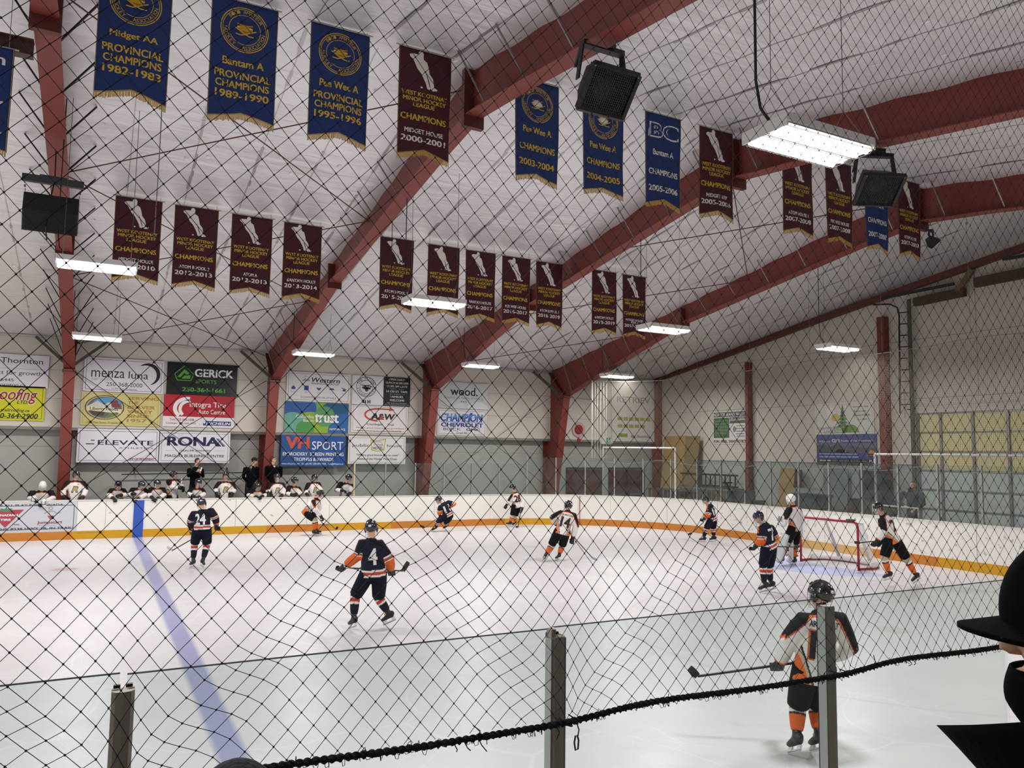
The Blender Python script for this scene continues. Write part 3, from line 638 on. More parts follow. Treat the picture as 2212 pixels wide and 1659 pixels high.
def banner(label, kind, x, y, zt, W, H, lines, seed=0, point=0.13):
    rnd = random.Random(seed); ph = rnd.uniform(0, 6); am = rnd.uniform(0.012, 0.03); curl = rnd.uniform(-0.03, 0.06)
    t = empty('banner', (x, y, zt), label, 'banner', 'championship banners')
    def P(u, v, o=0.0):
        xx = (u-0.5)*W*(1-0.02*v); z = -v*H
        yy = am*v*sin(u*6+ph)+0.01*sin(v*7+ph*2)*u + curl*v*v*(u-0.5)*1.5
        return (xx, yy-o-(0.006 if o else 0), z)
    def bot(u): return 1.0-0.065*(1-abs(2*u-1))*(point/0.13)
    mb = MB(); n, m_ = 28, 32
    for j in range(m_+1):
        for i in range(n+1): u = i/n; mb.v.append(P(u, bot(u)*j/m_))
    for j in range(m_):
        for i in range(n): a = j*(n+1)+i; mb.f.append((a, a+1, a+n+2, a+n+1)); mb.mi.append(0)
    cl = mb.build('cloth', M_CLOTHB if kind != 'M' else M_CLOTHM, t, smooth=True)
    so = cl.modifiers.new('solid', 'SOLIDIFY'); so.thickness = 0.003; so.offset = 0
    mb = MB(); N = 48
    for i in range(N):
        u0, u1 = i/N, (i+0.8)/N; l0 = 0.045+rnd.uniform(-0.006, 0.006); k0 = rnd.uniform(-0.004, 0.004)
        mb.poly([P(u0, bot(u0)-0.008, 0.004), P(u1, bot(u1)-0.008, 0.004), (P(u1, bot(u1)+l0, 0.004)[0]+k0, P(u1, 1, 0.004)[1], P(u1, bot(u1)+l0)[2]), (P(u0, bot(u0)+l0, 0.004)[0]+k0, P(u0, 1, 0.004)[1], P(u0, bot(u0)+l0)[2])])
    mb.build('fringe', M_FRG, t, fix=False)
    mb = MB()
    for u in (0.004, 0.988):
        for j in range(12): mb.poly([P(u, j/12*bot(u), 0.003), P(u+0.008, j/12*bot(u), 0.003), P(u+0.008, (j+1)/12*bot(u), 0.003), P(u, (j+1)/12*bot(u), 0.003)])
    mb.build('edge_trim', ink('a08a3c'), t, fix=False)
    mb = MB(); mb.tube([(-W/2-0.05, 0.0, 0.005), (W/2+0.05, 0.0, 0.005)], 0.014, 6)
    for sx in (-W*0.45, W*0.45): mb.tube([(sx, 0, 0.0), (sx, 0, max(.03, roofz(y)-zt-0.035))], 0.005, 4)
    mb.build('top_rod', M_ROD, t)
    asp = H/W
    D = Deco(P, 0.0025)
    if kind == 'P' or kind == 'C':
        cy = .235 if kind == 'P' else .24; sc = 1.0
        ex = .36; ey = ex/asp
        d = Deco(P); d.o(.5, cy, ex, ey, .014, GOLD, asp=asp); d.o(.5, cy, ex-.03, ey-.03/asp, .010, GOLD, asp=asp); d.o(.5, cy, ex-.12, ey-.12/asp, .009, GOLD, asp=asp)
        d.arc('B.C. AMATEUR', .5, cy, ex-.072, (ex-.072)/asp, -0.95, 1.05, .052, GOLD, 0.02, asp=asp)
        d.arc('HOCKEY', .5, cy, ex-.078, (ex-.078)/asp, -1.55, -2.65, .052, GOLD, 0.02, inward=True, asp=asp)
        d.arc('ASSOCIATION', .5, cy, ex-.078, (ex-.078)/asp, -3.05, -4.65, .052, GOLD, 0.02, inward=True, asp=asp)
        d.build('emblem_ring', t)
        d = Deco(P); k = .24/asp/.17
        q = lambda u, v: (.5+(u-.5)*0.9, cy+(v-.245)*k*0.72)
        d.p([q(*a) for a in SHIELD], 'b8861c' if kind == 'P' else 'e8e0d0'); d.up()
        d.p([q(.37,.16), q(.63,.16), q(.63,.205), q(.37,.205)], '8e1f22'); d.up()
        d.l([q(.37,.16), q(.63,.205)], .012, GOLD, asp); d.l([q(.63,.16), q(.37,.205)], .012, GOLD, asp); d.l([q(.5,.16), q(.5,.205)], .016, GOLD, asp)
        d.r(*q(.37,.205), *q(.63,.222), 'd9d4cc'); d.up()
        if kind == 'P': d.e(*q(.5,.262), .085, .085/asp, 'd0a528', a0=pi, a1=2*pi)
        else:
            for i in range(9):
                a = pi+pi*i/8; d.l([q(.5,.255), (q(.5,.255)[0]+.11*cos(a), q(.5,.255)[1]+.11*sin(a)/asp)], .02, WHT, asp)
        d.up(); d.l([q(.33,.225), q(.57,.335), q(.67,.335)], .017, GOLD, asp); d.l([q(.69,.235), q(.45,.335), q(.35,.325)], .017, GOLD, asp)
        d.build('shield_emblem', t)
    elif kind == 'B':
        d = Deco(P); d.t('BC', .12, .10, .93, .27, WHT, 0.06); d.up(); d.t('BC', .155, .115, .895, .255, '12306e', 0.015); d.p([(.08,.2),(.16,.12),(.3,.115),(.3,.22),(.2,.25),(.07,.27)], 'aab4c4'); d.build('league_logo', t)
    elif kind == 'M':
        d = Deco(P); d.p(SKATER, WHT); d.e(.43,.352,.02,.008,WHT); d.build('skater_figure', t)
    g = Deco(P); wl = Deco(P)
    for (s, x0, x1, y, h, c, b_) in lines: (g if c == GOLD else wl).t(s, x0, y-h*.58, x1, y+h*.58, c, max(b_, .03))
    if g.mb.v: g.build('lettering', t)
    if wl.mb.v: wl.build('lettering', t)['label'] = 'white lettering'
    return t
def prov(a, xa, b): return [(a, .5-xa, .5+xa, .515, .055, GOLD, .012), ('PROVINCIAL', .08, .92, .625, .052, GOLD, .012), ('CHAMPIONS', .1, .9, .705, .052, GOLD, .012), (b, .1, .9, .79, .052, GOLD, .012)]
def champ(a, xa, b, c=GOLD, ys=(.505, .68, .835)): return [(a, .5-xa, .5+xa, ys[0], .055, c, .012), ('CHAMPIONS', .09, .92, ys[1], .055, c, .012), (b, .08, .92, ys[2], .055, c, .012)]
def mar(a, b, wa=.37, extra=None):
    L = [('WEST KOOTENAY', .06, .93, .42, .034, GOLD, .03), ('MINOR HOCKEY', .09, .91, .472, .034, GOLD, .03), ('LEAGUE', .28, .70, .522, .034, GOLD, .03), ('CHAMPIONS', .05, .92, .64, .05, GOLD, .035)]
    if extra: L += [(a, .5-wa, .5+wa, .745, .032, WHT, .03), (extra, .34, .66, .785, .03, WHT, .03), (b, .06, .92, .842, .044, WHT, .03)]
    else: L += [(a, .5-wa, .5+wa, .765, .036, WHT, .03), (b, .06, .92, .84, .046, WHT, .03)]
    return L
UY, UZ, UH = 12.15, 9.84, 1.90
UP = [(-0.33, .16, 'blue banner reading Midget AA provincial champions 1982-1983', 'P', .965, prov('Midget AA', .33, '1982-1983')),
 (1.66, 0, 'blue banner reading Bantam A provincial champions 1989-1990', 'P', .99, prov('Bantam A', .31, '1989-1990')),
 (3.155, 0, 'blue banner reading Pee Wee A provincial champions 1995-1996', 'P', .98, prov('Pee Wee A', .33, '1995-1996')),
 (4.64, 0, 'maroon banner reading Midget House champions 2000-2001', 'M', .965, mar('MIDGET HOUSE', '2000-2001')),
 (6.86, 0, 'blue banner reading Pee Wee A champions 2003-2004', 'C', .94, champ('Pee Wee A', .33, '2003-2004')),
 (8.33, 0, 'blue banner reading Pee Wee A champions 2004-2005', 'C', .95, champ('Pee Wee A', .33, '2004-2005')),
 (9.80, 0, 'blue banner with BC logo reading Bantam A champions 2005-2006', 'B', .91, champ('Bantam A', .29, '2005-2006', WHT, (.425, .64, .82))),
 (11.22, 0, 'maroon banner reading Midget Rep champions 2005-2006', 'M', .93, mar('MIDGET REP', '2005-2006', .3)),
 (13.62, 0, 'maroon banner reading Atom House 1 champions 2007-2008', 'M', .94, mar('ATOM HOUSE 1', '2007-2008', .34)),
 (14.97, 0, 'maroon banner reading Pee Wee House champions 2007-2008', 'M', .90, mar('PEE WEE HOUSE', '2007-2008')),
 (16.29, 0, 'blue banner with BC logo reading Pee Wee A champions 2007-2008', 'B', .88, champ('Pee Wee A', .32, '2007-2008', WHT, (.425, .64, .82))),
 (17.50, 0, 'maroon banner reading Atom House champions 2007-2008, last of the upper row', 'M', .87, mar('ATOM HOUSE', '2007-2008', .31))]
UP[0] = (0.145,)+UP[0][1:]
for i, (x, dz, lab, kd, W, ln) in enumerate(UP): banner(lab, kd, x, UY, UZ, W, UH, ln, seed=i+1)
LY, LZ, LH = 19.5, 8.66, 1.90
LO = [(.54, 'MIDGET HOUSE', '2009-2010', .37), (1.78, 'ATOM B POOL 2', '2012-2013', .35), (3.05, 'ATOM A', '2012-2013', .17), (4.28, 'BANTAM HOUSE', '2013-2014', .37), (6.77, 'ATOM B POOL 2', '2015-2016', .36), (8.12, 'BANTAM REP', '2016-2017', .3), (9.24, 'BANTAM HOUSE', '2016-2017', .37), (10.38, 'PEE WEE HOUSE', '2016-2017', .38), (11.49, 'ATOM B POOL 1', '2018-2019', .37), (13.44, 'BANTAM HOUSE', '2018-2019', .37), (14.57, 'MIDGET HOUSE', '2018-2019', .38)]
for i, (x, a, b, wa) in enumerate(LO):
    ex = 'POOL 1' if i == 10 else None
    banner('maroon banner reading %s champions %s' % ((a+(' '+ex if ex else '')).title(), b), 'M', x, LY, LZ-i*0.012, .98-.008*i, LH, mar(a, b, wa, ex), seed=40+i)
# banner of another kind at the left edge
t = banner('blue banner with white lettering hanging from the beam, cut off by left edge', 'X', -2.13, 13.1, 8.72, 1.5, 1.55, [('British', .42, .93, .12, .09, WHT, .02), ('COLUMBIA', .12, .9, .30, .07, WHT, .01), ('VALLEY', .45, .94, .56, .075, WHT, .02), ('HAWKS', .4, .88, .65, .075, WHT, .02)], seed=99, point=.25)
d = Deco(lambda u, v, o: ((u-.5)*1.5, -o-0.03, -v*1.55)); d.e(.86, .83, .05, .05, 'aab4c4'); d.l([(.78,.8),(.94,.83)], .02, 'aab4c4'); d.l([(.8,.88),(.93,.9)], .02, 'aab4c4'); d.build('crest', t)

# ------------------------------------------------------------------ advertising signs
def sign(label, corner, W, H, base, build, face='far', rad=0.0, border=None, th=0.02):
    """corner = top-left of the face as seen from the rink"""
    t = empty('advertising_sign', corner, label, 'sign', 'advertising signs')
    if face == 'far': fn = lambda u, v, o: (u*W, -o, -v*H)
    else: fn = lambda u, v, o: (-o, -u*W, -v*H)
    asp = H/W
    mb = MB()
    if face == 'far': mb.box((0, 0, -H), (W, th, 0))
    else: mb.box((0, -W, -H), (th, 0, 0))
    mb.build('panel', mat('sign_'+base, base, 0.35), t)
    if border:
        d = Deco(fn, 0.002); m_ = .025; d.frame(m_, m_/asp, 1-m_, 1-m_/asp, .005, border, asp); d.build('border', t)
    for nm, f in build:
        d = Deco(fn, 0.002); d.lv = 2; f(d, asp); d.build(nm, t)
    return t
K, W_, BL = '17171a', 'f2f0ee', '1c2a6a'
YS = YW-0.06
def s1(d, a): d.t('Grant Thornton', .14, .11, .93, .27, K, .0); d.r(.1, .43, .96, .436, '77777a'); d.t('An instinct for growth', .10, .50, .93, .66, '3a3450'); d.t('250-368-6445', .2, .74, .615, .83, '3a3450'); d.t('www.GrantThornton.ca', .05, .88, .75, .97, '3a3450')
sign('white sign with plain black lettering above the yellow sign, left edge', (-4.25, YS, 6.06), 2.61, 1.12, 'e6e3ea', [('lettering', s1)])
def s2l(d, a): d.t('Trail', .02, .05, .3, .35, '8e1b2e', .02, .3); d.t('LTD.', .665, .42, .80, .52, K, .02, .25); d.t('trailroofing.ca', .48, .66, .82, .78, K, .01, .2); d.t('250-364-2900', .375, .80, .93, .94, K, .03, .15)
def s2r(d, a): d.t('Roofing', .335, .05, .915, .54, 'f4efe4', .05, .3); d.up(); d.t('Roofing', .345, .07, .908, .52, '9c1a30', .012, .3)
sign('yellow sign with red script lettering, left edge beside the first column', (-4.1, YS, 4.99), 2.40, 1.17, 'd6d320', [('script_lettering', s2r), ('lettering', s2l)], border='3a3a10')
def s3(d, a): d.t('menza', .09, .38, .50, .58, '2a2a30'); d.t('luna', .55, .36, .80, .58, '2a2a30'); d.t('hair studio', .1, .585, .34, .67, 'a9a9b8'); d.t('250-368-2000', .28, .71, .73, .83, '3a3a42'); d.t('1199 Bay Avenue', .35, .865, .66, .94, '66666e')
def s3m(d, a): d.o(.80, .42, .155, .155/a, lambda q: .052*sin(pi*min(1, q*0.95+0.03))**.8, K, a0=-2.3, a1=1.35, asp=a)
sign('white sign with black crescent moon, top row, right of the first column', (-.575, YS, 6.13), 2.57, 1.21, 'e9e6ee', [('lettering', s3), ('moon', s3m)], border='55555c')
def s4(d, a): d.t('GERICK', .385, .17, .94, .42, 'e9e9ea', .04); d.t('CYCLE & SKI', .66, .50, .93, .54, '33343a')
def s4g(d, a):
    g = '57a243'; d.l([(.24,.10),(.37,.36),(.335,.55),(.145,.55),(.105,.36),(.24,.10)], .012, g, a); d.t('SPORTS', .40, .50, .70, .62, g, .01); d.t('250-364-1661', .22, .76, .83, .89, g, .04)
    d.p([(.24,.2),(.31,.32),(.27,.38),(.24,.32),(.19,.46),(.14,.46)], g); d.p([(.24,.40),(.30,.40),(.29,.36),(.33,.40),(.32,.5),(.2,.5)], g)
sign('black sign with green triangle emblem, top row', (2.10, YS, 6.13), 2.46, 1.20, '0c0d0f', [('lettering', s4), ('emblem', s4g)])
def s5(d, a):
    for i, (s, x1) in enumerate((('SERVING', .97), ('THE', .72), ('BEAVER', .93), ('VALLEY', .9), ('SINCE', .86), ('1957', .83))): d.t(s, .575, .10+i*.137, x1, .20+i*.137, 'b08a3e', .05)
    d.t('1950 Main Street, Fruitvale BC', .08, .88, .52, .96, '4a4630')
def s5e(d, a):
    d.e(.29, .46, .245, .37, '2f2a28'); d.up(); d.e(.29, .46, .232, .35, 'cfc089'); d.up(); d.e(.29, .46, .215, .325, '6c6a66'); d.up()
    d.e(.32, .34, .175, .18, '5d9fd0', a0=pi, a1=2*pi); d.up(); d.p([(.085,.42),(.2,.26),(.28,.38),(.34,.30),(.42,.42),(.40,.5),(.1,.5)], 'd9d6d0'); d.up(); d.p([(.36,.28),(.44,.22),(.48,.42),(.38,.46)], '8b3a3e'); d.p([(.1,.56),(.3,.6),(.28,.72),(.15,.7)], '4f463a'); d.p([(.3,.78),(.36,.62),(.46,.6),(.42,.72)], '6f8f4a')
def s5b(d, a): d.lv = 7; d.p([(.07,.43),(.5,.50),(.5,.63),(.07,.57)], 'efe3bd'); d.up(); d.t('Liberty Foods', .11, .455, .46, .575, '3a2a20', .02, 0, .0)
sign('pale yellow sign with an oval farm picture, middle row', (-.60, YS, 4.90), 2.54, 1.17, 'd9cd84', [('lettering', s5), ('oval_picture', s5e), ('name_ribbon', s5b)], border='b8a95a')
def s6(d, a): d.r(.0, 0, 1, .68, 'b81f2c'); d.up(); d.t('Integra Tire', .36, .20, .875, .42, W_, .012); d.t('Auto Centre', .48, .44, .865, .58, W_, .008)
def s6l(d, a):
    d.lv = 4; d.o(.33, .42, .2, .36, .055, W_, a0=pi*.72, a1=pi*1.55, asp=a); d.o(.36, .44, .155, .30, .045, W_, a0=pi*.74, a1=pi*1.5, asp=a); d.t('Trail 250-364-1208', .09, .74, .43, .81, 'a03038'); d.t('Castlegar 250-365-2955', .04, .86, .46, .93, 'a03038')
    d.r(.56, .80, .96, .94, '2c3f8c'); d.up(); d.t('MICHELIN', .60, .83, .95, .915, W_, .03, .2)
    d.e(.575, .82, .018, .06, 'e9e9ee')
sign('red and white tire shop sign with curved road emblem, middle row', (2.04, YS, 4.93), 2.47, 1.18, 'ece9ea', [('lettering', s6), ('emblem', s6l)])
def s7(d, a): d.t('ELEVATE', .245, .33, .93, .47, '1d1836', .02); d.t('ATHLETICS', .50, .535, .93, .585, '55525e'); d.r(.105, .435, .205, .462, '1d1836'); d.r(.16, .33, .205, .355, '1d1836')
def s7b(d, a): d.t('LIFE OF MOVEMENT', .63, .86, .96, .92, '8f2233', .05, .3)
sign('white athletics sign with a purple bar emblem, bottom row', (-.65, YS, 3.60), 2.60, 1.18, 'e9e7ee', [('lettering', s7), ('slogan', s7b)], border='55525e')
def s8(d, a): d.t('RONA', .10, .16, .84, .46, '1f1a4d', .06); d.up(); d.p([(.80,.46),(.72,.2),(.76,.16),(.90,.46)], '1f1a4d'); d.t('DEALER OWNED', .28, .58, .73, .635, '55525e', .01); d.r(.09, .605, .24, .61, '8a8890'); d.r(.77, .605, .92, .61, '8a8890'); d.t('MAGLIO BUILDING CENTRE', .08, .735, .92, .82, '2a2838', .012)
def s8l(d, a): d.lv = 5; d.l([(.775,.20),(.885,.46)], .012, 'e9e7ee', a); d.l([(.80,.20),(.91,.46)], .012, '1f1a4d', a); d.l([(.82,.20),(.93,.46)], .008, '1f1a4d', a)
sign('white building centre sign with bold navy lettering, bottom row', (1.98, YS, 3.57), 2.43, 1.14, 'e9e6ec', [('lettering', s8), ('letter_stripes', s8l)], border='6c6a74')
def s9(d, a): d.t('Western', .38, .17, .83, .33, '20264a', .02, .2); d.t('FINANCIAL GROUP', .38, .345, .82, .40, '3a3f5a', .01, .2); d.t('DOWNTOWN FRUITVALE', .22, .82, .78, .89, '5c6068')
def s9i(d, a):
    d.p([(.22,.22),(.29,.12),(.36,.2),(.3,.16)], 'b6bcc4'); d.p([(.22,.31),(.28,.21),(.31,.26),(.34,.22),(.36,.3)], '9aa2ad'); b = '2a4f9c'
    d.p([(.07,.55),(.105,.47),(.14,.55),(.13,.6),(.08,.6)], b); d.r(.27, .46, .34, .62, b); d.p([(.47,.5),(.5,.53),(.53,.5),(.535,.54),(.5,.62),(.465,.54)], b); d.p([(.66,.57),(.68,.51),(.73,.51),(.75,.57)], b); d.r(.88, .53, .93, .60, b); d.l([(.86,.48),(.93,.53)], .012, b, a)
    for x, s in ((.105, 'Home'), (.305, 'Business'), (.5, 'Life'), (.705, 'Car'), (.90, 'Travel')): d.t(s, x-.03, .66, x+.03, .70, '9a9aa8')
sign('white finance sign with small blue icons, top row right of second column', (6.42, YS, 6.05), 2.55, 1.17, 'e7e6e6', [('lettering', s9), ('icons', s9i)], border='77787c')
def s10(d, a):
    d.o(.235, .38, .17, .17/a, .008, K, asp=a); d.o(.235, .38, .115, .115/a, .007, K, asp=a); d.arc('THE FLYING', .235, .38, .142, .142/a, -1.3, 1.3, .042, K, .02, asp=a); d.arc('STEAMSHOVEL', .235, .38, .142, .142/a, -1.65, -4.6, .036, K, .02, inward=True, asp=a)
    d.p([(.15,.42),(.22,.36),(.30,.40),(.33,.36),(.30,.46),(.2,.46)], K); d.l([(.15,.32),(.33,.36)], .014, K, a); d.l([(.17,.38),(.31,.30)], .01, K, a); d.e(.24, .48, .03, .03/a, '55555a')
    d.t('FOLLOW US AT', .15, .775, .31, .805, '66666c'); d.r(.175, .83, .235, .93, K); d.r(.255, .83, .315, .93, K); d.up(); d.t('f', .2, .845, .22, .93, W_, .02); d.o(.285, .88, .02, .02/a, .005, W_, asp=a)
def s10b(d, a):
    d.r(.53, .0, 1.0, 1.0, '0e0e10'); d.up()
    for s, x0, x1, y in (('OPEN DAILY', .62, .90, .075), ('LUNCH & DINNER', .57, .97, .19), ('11:30 AM-LATE', .59, .95, .31), ('14 CRAFT TAPS', .58, .95, .49), ('FAMILIES', .65, .88, .67), ('WELCOME', .64, .90, .79)): d.t(s, x0, y-.035, x1, y+.035, 'dcdad6', .025)
    for y in (.40, .58): d.r(.64, y-.004, .9, y+.004, 'bdbab6')
    d.t('2007 2nd Ave Rossland', .57, .875, .97, .91, 'bdbab6', .02); d.t('theflyingsteamshovel.com', .56, .935, .98, .97, 'bdbab6', .02)
sign('white restaurant sign with round helicopter emblem and black opening hours panel', (9.06, YS, 6.05), 2.50, 1.22, 'e3e2e2', [('round_emblem', s10), ('hours_panel', s10b)])
def s11(d, a):
    for cx, cy, r_, c in ((.15, .25, .34, '2a5fa0'), (.75, .05, .26, '7fae3a'), (.9, .7, .42, '1f5a7e'), (.4, .95, .30, '8fb43a'), (.98, .95, .3, '2a66a8'), (.13, .85, .24, '6fae9a'), (.62, .45, .16, '5a9a62'), (.32, .9, .14, '4f9a4a')):
        ps = [(max(0, min(1, cx+r_*cos(2*pi*i/40))), max(0, min(1, cy+r_/a*sin(2*pi*i/40)))) for i in range(40)]; d.pts(ps, c); d.up()
def s11t(d, a): d.lv = 12; d.t('Columbia', .175, .42, .45, .53, W_, .01); d.t('Basin', .29, .56, .45, .65, W_, .01); d.t('trust', .465, .37, .845, .66, W_, .05); d.t('ourtrust.org', .70, .83, .955, .92, W_, .015)
sign('blue and green sign of overlapping circles, middle row', (6.38, YS, 4.85), 2.55, 1.20, '63b0cf', [('circles', s11), ('lettering', s11t)])
def s12(d, a): d.t('A&W', .34, .30, .77, .53, '2a1512', .06, .15); d.t('Castlegar', .27, .655, .56, .755, '33302e', .01); d.t('Trail', .63, .655, .75, .735, '33302e', .01); d.t('Where good food makes good food', .08, .80, .94, .87, 'c0564e', .012); d.t('Go to www.aw.ca to see our GUARANTEE', .11, .91, .89, .96, '33302e', .012)
def s12o(d, a): d.o(.46, .35, .24, .25, .03, 'c8462e', a0=.5*pi, a1=1.52*pi, asp=a); d.p([(.46,.10),(.66,.11),(.66,.07),(.76,.15),(.66,.21),(.66,.165),(.46,.155)], 'c8462e'); d.lv = 4; d.t('&', .50, .38, .575, .52, 'd05a3c', .03)
sign('white burger restaurant sign with an orange swoosh arrow, middle row', (9.06, YS, 4.85), 2.42, 1.14, 'e9e6e4', [('lettering', s12), ('arrow', s12o)], border='6a6866')
def s13(d, a): d.t('SPORT', .47, .19, .96, .46, W_); d.t('EMBROIDERY  SCREEN PRINTING', .03, .55, .97, .66, W_, .02); d.t('TROPHIES & AWARDS', .20, .72, .81, .83, W_, .02); d.t('www.vhsport.com   Genelle BC 250-693-2326   info@vhsport.ca', .02, .885, .97, .96, W_, .015)
def s13b(d, a): d.t('VH', .07, .05, .43, .44, 'dd5638', .09)
sign('blue sign with big orange letters above the bench, bottom row', (6.30, YS, 3.54), 2.56, 1.22, '1f5596', [('lettering', s13), ('initials', s13b)])
def s14(d, a): d.t('public', .07, .28, .36, .42, '3a3836'); d.t('house', .67, .28, .93, .38, '3a3836'); d.t('HOTEL', .42, .37, .60, .48, K, .02); d.t('HISTORIC', .45, .18, .58, .215, K); d.t('Fruitvale', .43, .25, .60, .34, '55534f', 0, .3); d.t('"Where good friends like to meet"', .14, .64, .88, .74, '3a3836', .012); d.t("Home of the Hawks' Meat Draw", .16, .77, .85, .86, '3a3836', .012)
def s14y(d, a): d.l([(.385,.12),(.5,.15),(.64,.10),(.61,.50),(.5,.54),(.40,.50),(.385,.12)], .016, 'c3bd3e', a)
sign('white hotel sign with a crooked yellow outline, bottom row', (8.97, YS, 3.56), 2.45, 1.13, 'e8e6e4', [('lettering', s14), ('outline_badge', s14y)], border='6a6866')
def s15(d, a): d.t('wood.', .235, .19, .79, .50, K, .02); d.t('Shaping the future of mining', .12, .53, .90, .66, '8f9296'); [d.e(.46+i*.045, .735, .012, .012/a, K if i == 1 else '5a5a60') for i in range(3)]
def s15s(d, a):
    d.o(.72, .72, .3, .5, .09, 'd8dcde', a0=-pi*.9, a1=0, asp=a); d.p([(.2,1),(.5,.72),(.56,1)], 'd8dcde'); d.e(.8, 1.0, .22, .28, 'e2e5e6', a0=pi, a1=2*pi)
sign('pale grey mining sign above the blue car dealer sign', (12.86, YS, 6.01), 2.36, 1.16, 'cfd2d3', [('shapes', s15s), ('lettering', s15)])
def s16(d, a): d.t('CHEVROLET', .07, .52, .93, .68, '24358f', .06); d.t('BUICK', .12, .715, .47, .82, '26242a', .0); d.t('GMC', .58, .725, .87, .82, '26242a', .03); d.t('Trail BC', .375, .86, .63, .95, '33323a')
def s16c(d, a): d.t('CHAMPION', .06, .17, .92, .47, '1f5ab0', .07, .15); d.up(); d.t('CHAMPION', .075, .19, .905, .33, '6fa2dc', .03, .15); d.p([(.60,.47),(.66,.12),(.71,.12),(.65,.47)], '1f5ab0'); d.r(.06, .475, .92, .49, '1f5ab0')
sign('white car dealer sign with slanted blue lettering, middle row', (12.84, YS, 4.82), 2.34, 1.13, 'e9e8e8', [('lettering', s16), ('slanted_lettering', s16c)], border='5a5a60')
def s17(d, a): d.t('RETRIEV', .10, .26, .85, .36, '8d8b86', .03)
def s17b(d, a):
    for y in (.60, .72): 
        for i in range(6 if y < .7 else 5): d.r(.12+i*.125, y, .12+i*.125+.105, y+.055, 'aaa03c')
    d.r(.14, .87, .34, .93, '8f9a3c'); d.t('bc.bottle', .42, .89, .85, .935, '77756f', .03)
sign('tall white banner sign behind the white netting in the far corner', (21.95, YS, 6.55), 2.7, 2.95, 'e0ddd8', [('lettering', s17), ('lime_lettering', s17b)])
# end wall (seen obliquely); u runs towards the camera
XS = XW-0.03
def s18(d, a): d.r(.02, .03, .98, .17, '2a2c36'); d.up(); d.t('NEW FOR BEAVER VALLEY', .03, .05, .97, .15, W_, .03); d.t('FUN. FREE. FANTASTIC!', .02, .88, .98, .97, '3a3a3c', .05)
def s18m(d, a): d.r(.02, .2, .50, .82, '3f6446'); d.up(); [d.l([(.05+.055*i, .25+.03*(i % 3)), (.10+.05*i, .78-.05*(i % 2))], .012, '7fa070', a) for i in range(8)]; [d.l([(.05, .3+.09*i), (.47, .28+.1*i)], .010, '8fae80', a) for i in range(5)]
def s18t(d, a):
    d.r(.52, .19, .98, .27, '3a3d48'); d.r(.52, .29, .98, .38, '4a6a50'); d.up(); d.t('DISC GOLF COURSE', .54, .205, .96, .26, W_, .02)
    for i, y in enumerate((.45, .53, .61, .69, .76)): d.r(.72-.02*(i % 2), y, .96, y+.022, '77777a')
    d.e(.66, .56, .05, .09, '8a8a90')
sign('white poster with a green map beside the end wall post', (XS, 27.2, 4.95), 2.05, 1.45, 'e4e2dd', [('lettering', s18), ('map', s18m), ('details', s18t)], face='end')
def s19(d, a): d.t('CHAMPION', .03, .76, .40, .84, '6a6c70'); d.t('LAKES', .16, .86, .36, .93, '6a6c70'); d.t('GOLF COUNTRY CLUB', .16, .95, .52, .985, '77777c'); [d.t(s, x0, y-.035, x1, y+.03, '4a4c4a', .01, .25) for s, x0, x1, y in (('Champion Lakes', .66, .92, .16), ('Restaurant...', .68, .90, .29), ('where friends', .67, .94, .42), ('are family', .74, .90, .55))]
def s19t(d, a):
    d.e(.29, .30, .07, .16, 'f2f0ec'); d.up(); d.e(.36, .47, .07, .12, 'd3c02e'); d.up(); g = '3f7d45'
    for i in range(6): y = .12+i*.11; w = .025+i*.017; d.p([(.49, y-.06), (.49+w, y+.1), (.49-w, y+.1)], g)
    d.r(.48, .8, .5, .9, '4a3a2a'); d.e(.62, .95, .14, .25, '5d9a3c', a0=pi, a1=2*pi)
    for i in range(4): d.l([(.34, .78+.05*i), (.56, .80+.045*i)], .012, '6aa85a', a)
sign('white sign with green tree and yellow sun on the end wall', (XS, 21.45, 5.03), 2.62, 1.20, 'dfe0da', [('lettering', s19), ('tree_picture', s19t)], face='end', border='b0b2ae')
def s20(d, a): d.t('Welcome to', .04, .19, .24, .26, 'c9cfe0', .01); d.t('CLIVE', .27, .15, .41, .26, W_, .05); d.t("Realty of the Kootenay's!", .43, .17, .96, .26, 'c9cfe0', .01); d.r(.04, .62, .70, .66, '8fa2cc'); d.r(.04, .71, .72, .75, '8fa2cc'); d.t('250-368-0000', .05, .83, .24, .88, W_, .02); d.t('real estate services in the valley', .27, .84, .84, .88, 'a9b2c4', .01); d.t('MLS', .88, .82, .98, .89, W_, .03)
def s20p(d, a): d.r(0, .28, 1, .60, '5b6578'); d.r(0, .80, 1, 1, '24242a'); d.up(); d.p([(0,.6),(0,.36),(.12,.30),(.24,.42),(.36,.30),(.46,.40),(.5,.6)], '3a4350'); d.p([(.3,.6),(.4,.46),(.48,.52),(.56,.6)], '99a0a8'); d.p([(.5,.6),(.56,.36),(.72,.42),(1,.46),(1,.6)], '474e62'); d.up(); d.p([(.84,.68),(.9,.5),(.98,.56),(.98,.68)], 'c98a4a'); d.r(.85, .62, .97, .66, 'b04a3a')
sign('dark blue sign with a mountain landscape photo on the end wall', (XS, 21.40, 3.83), 2.66, 1.16, '27408a', [('picture', s20p), ('lettering', s20)], face='end')
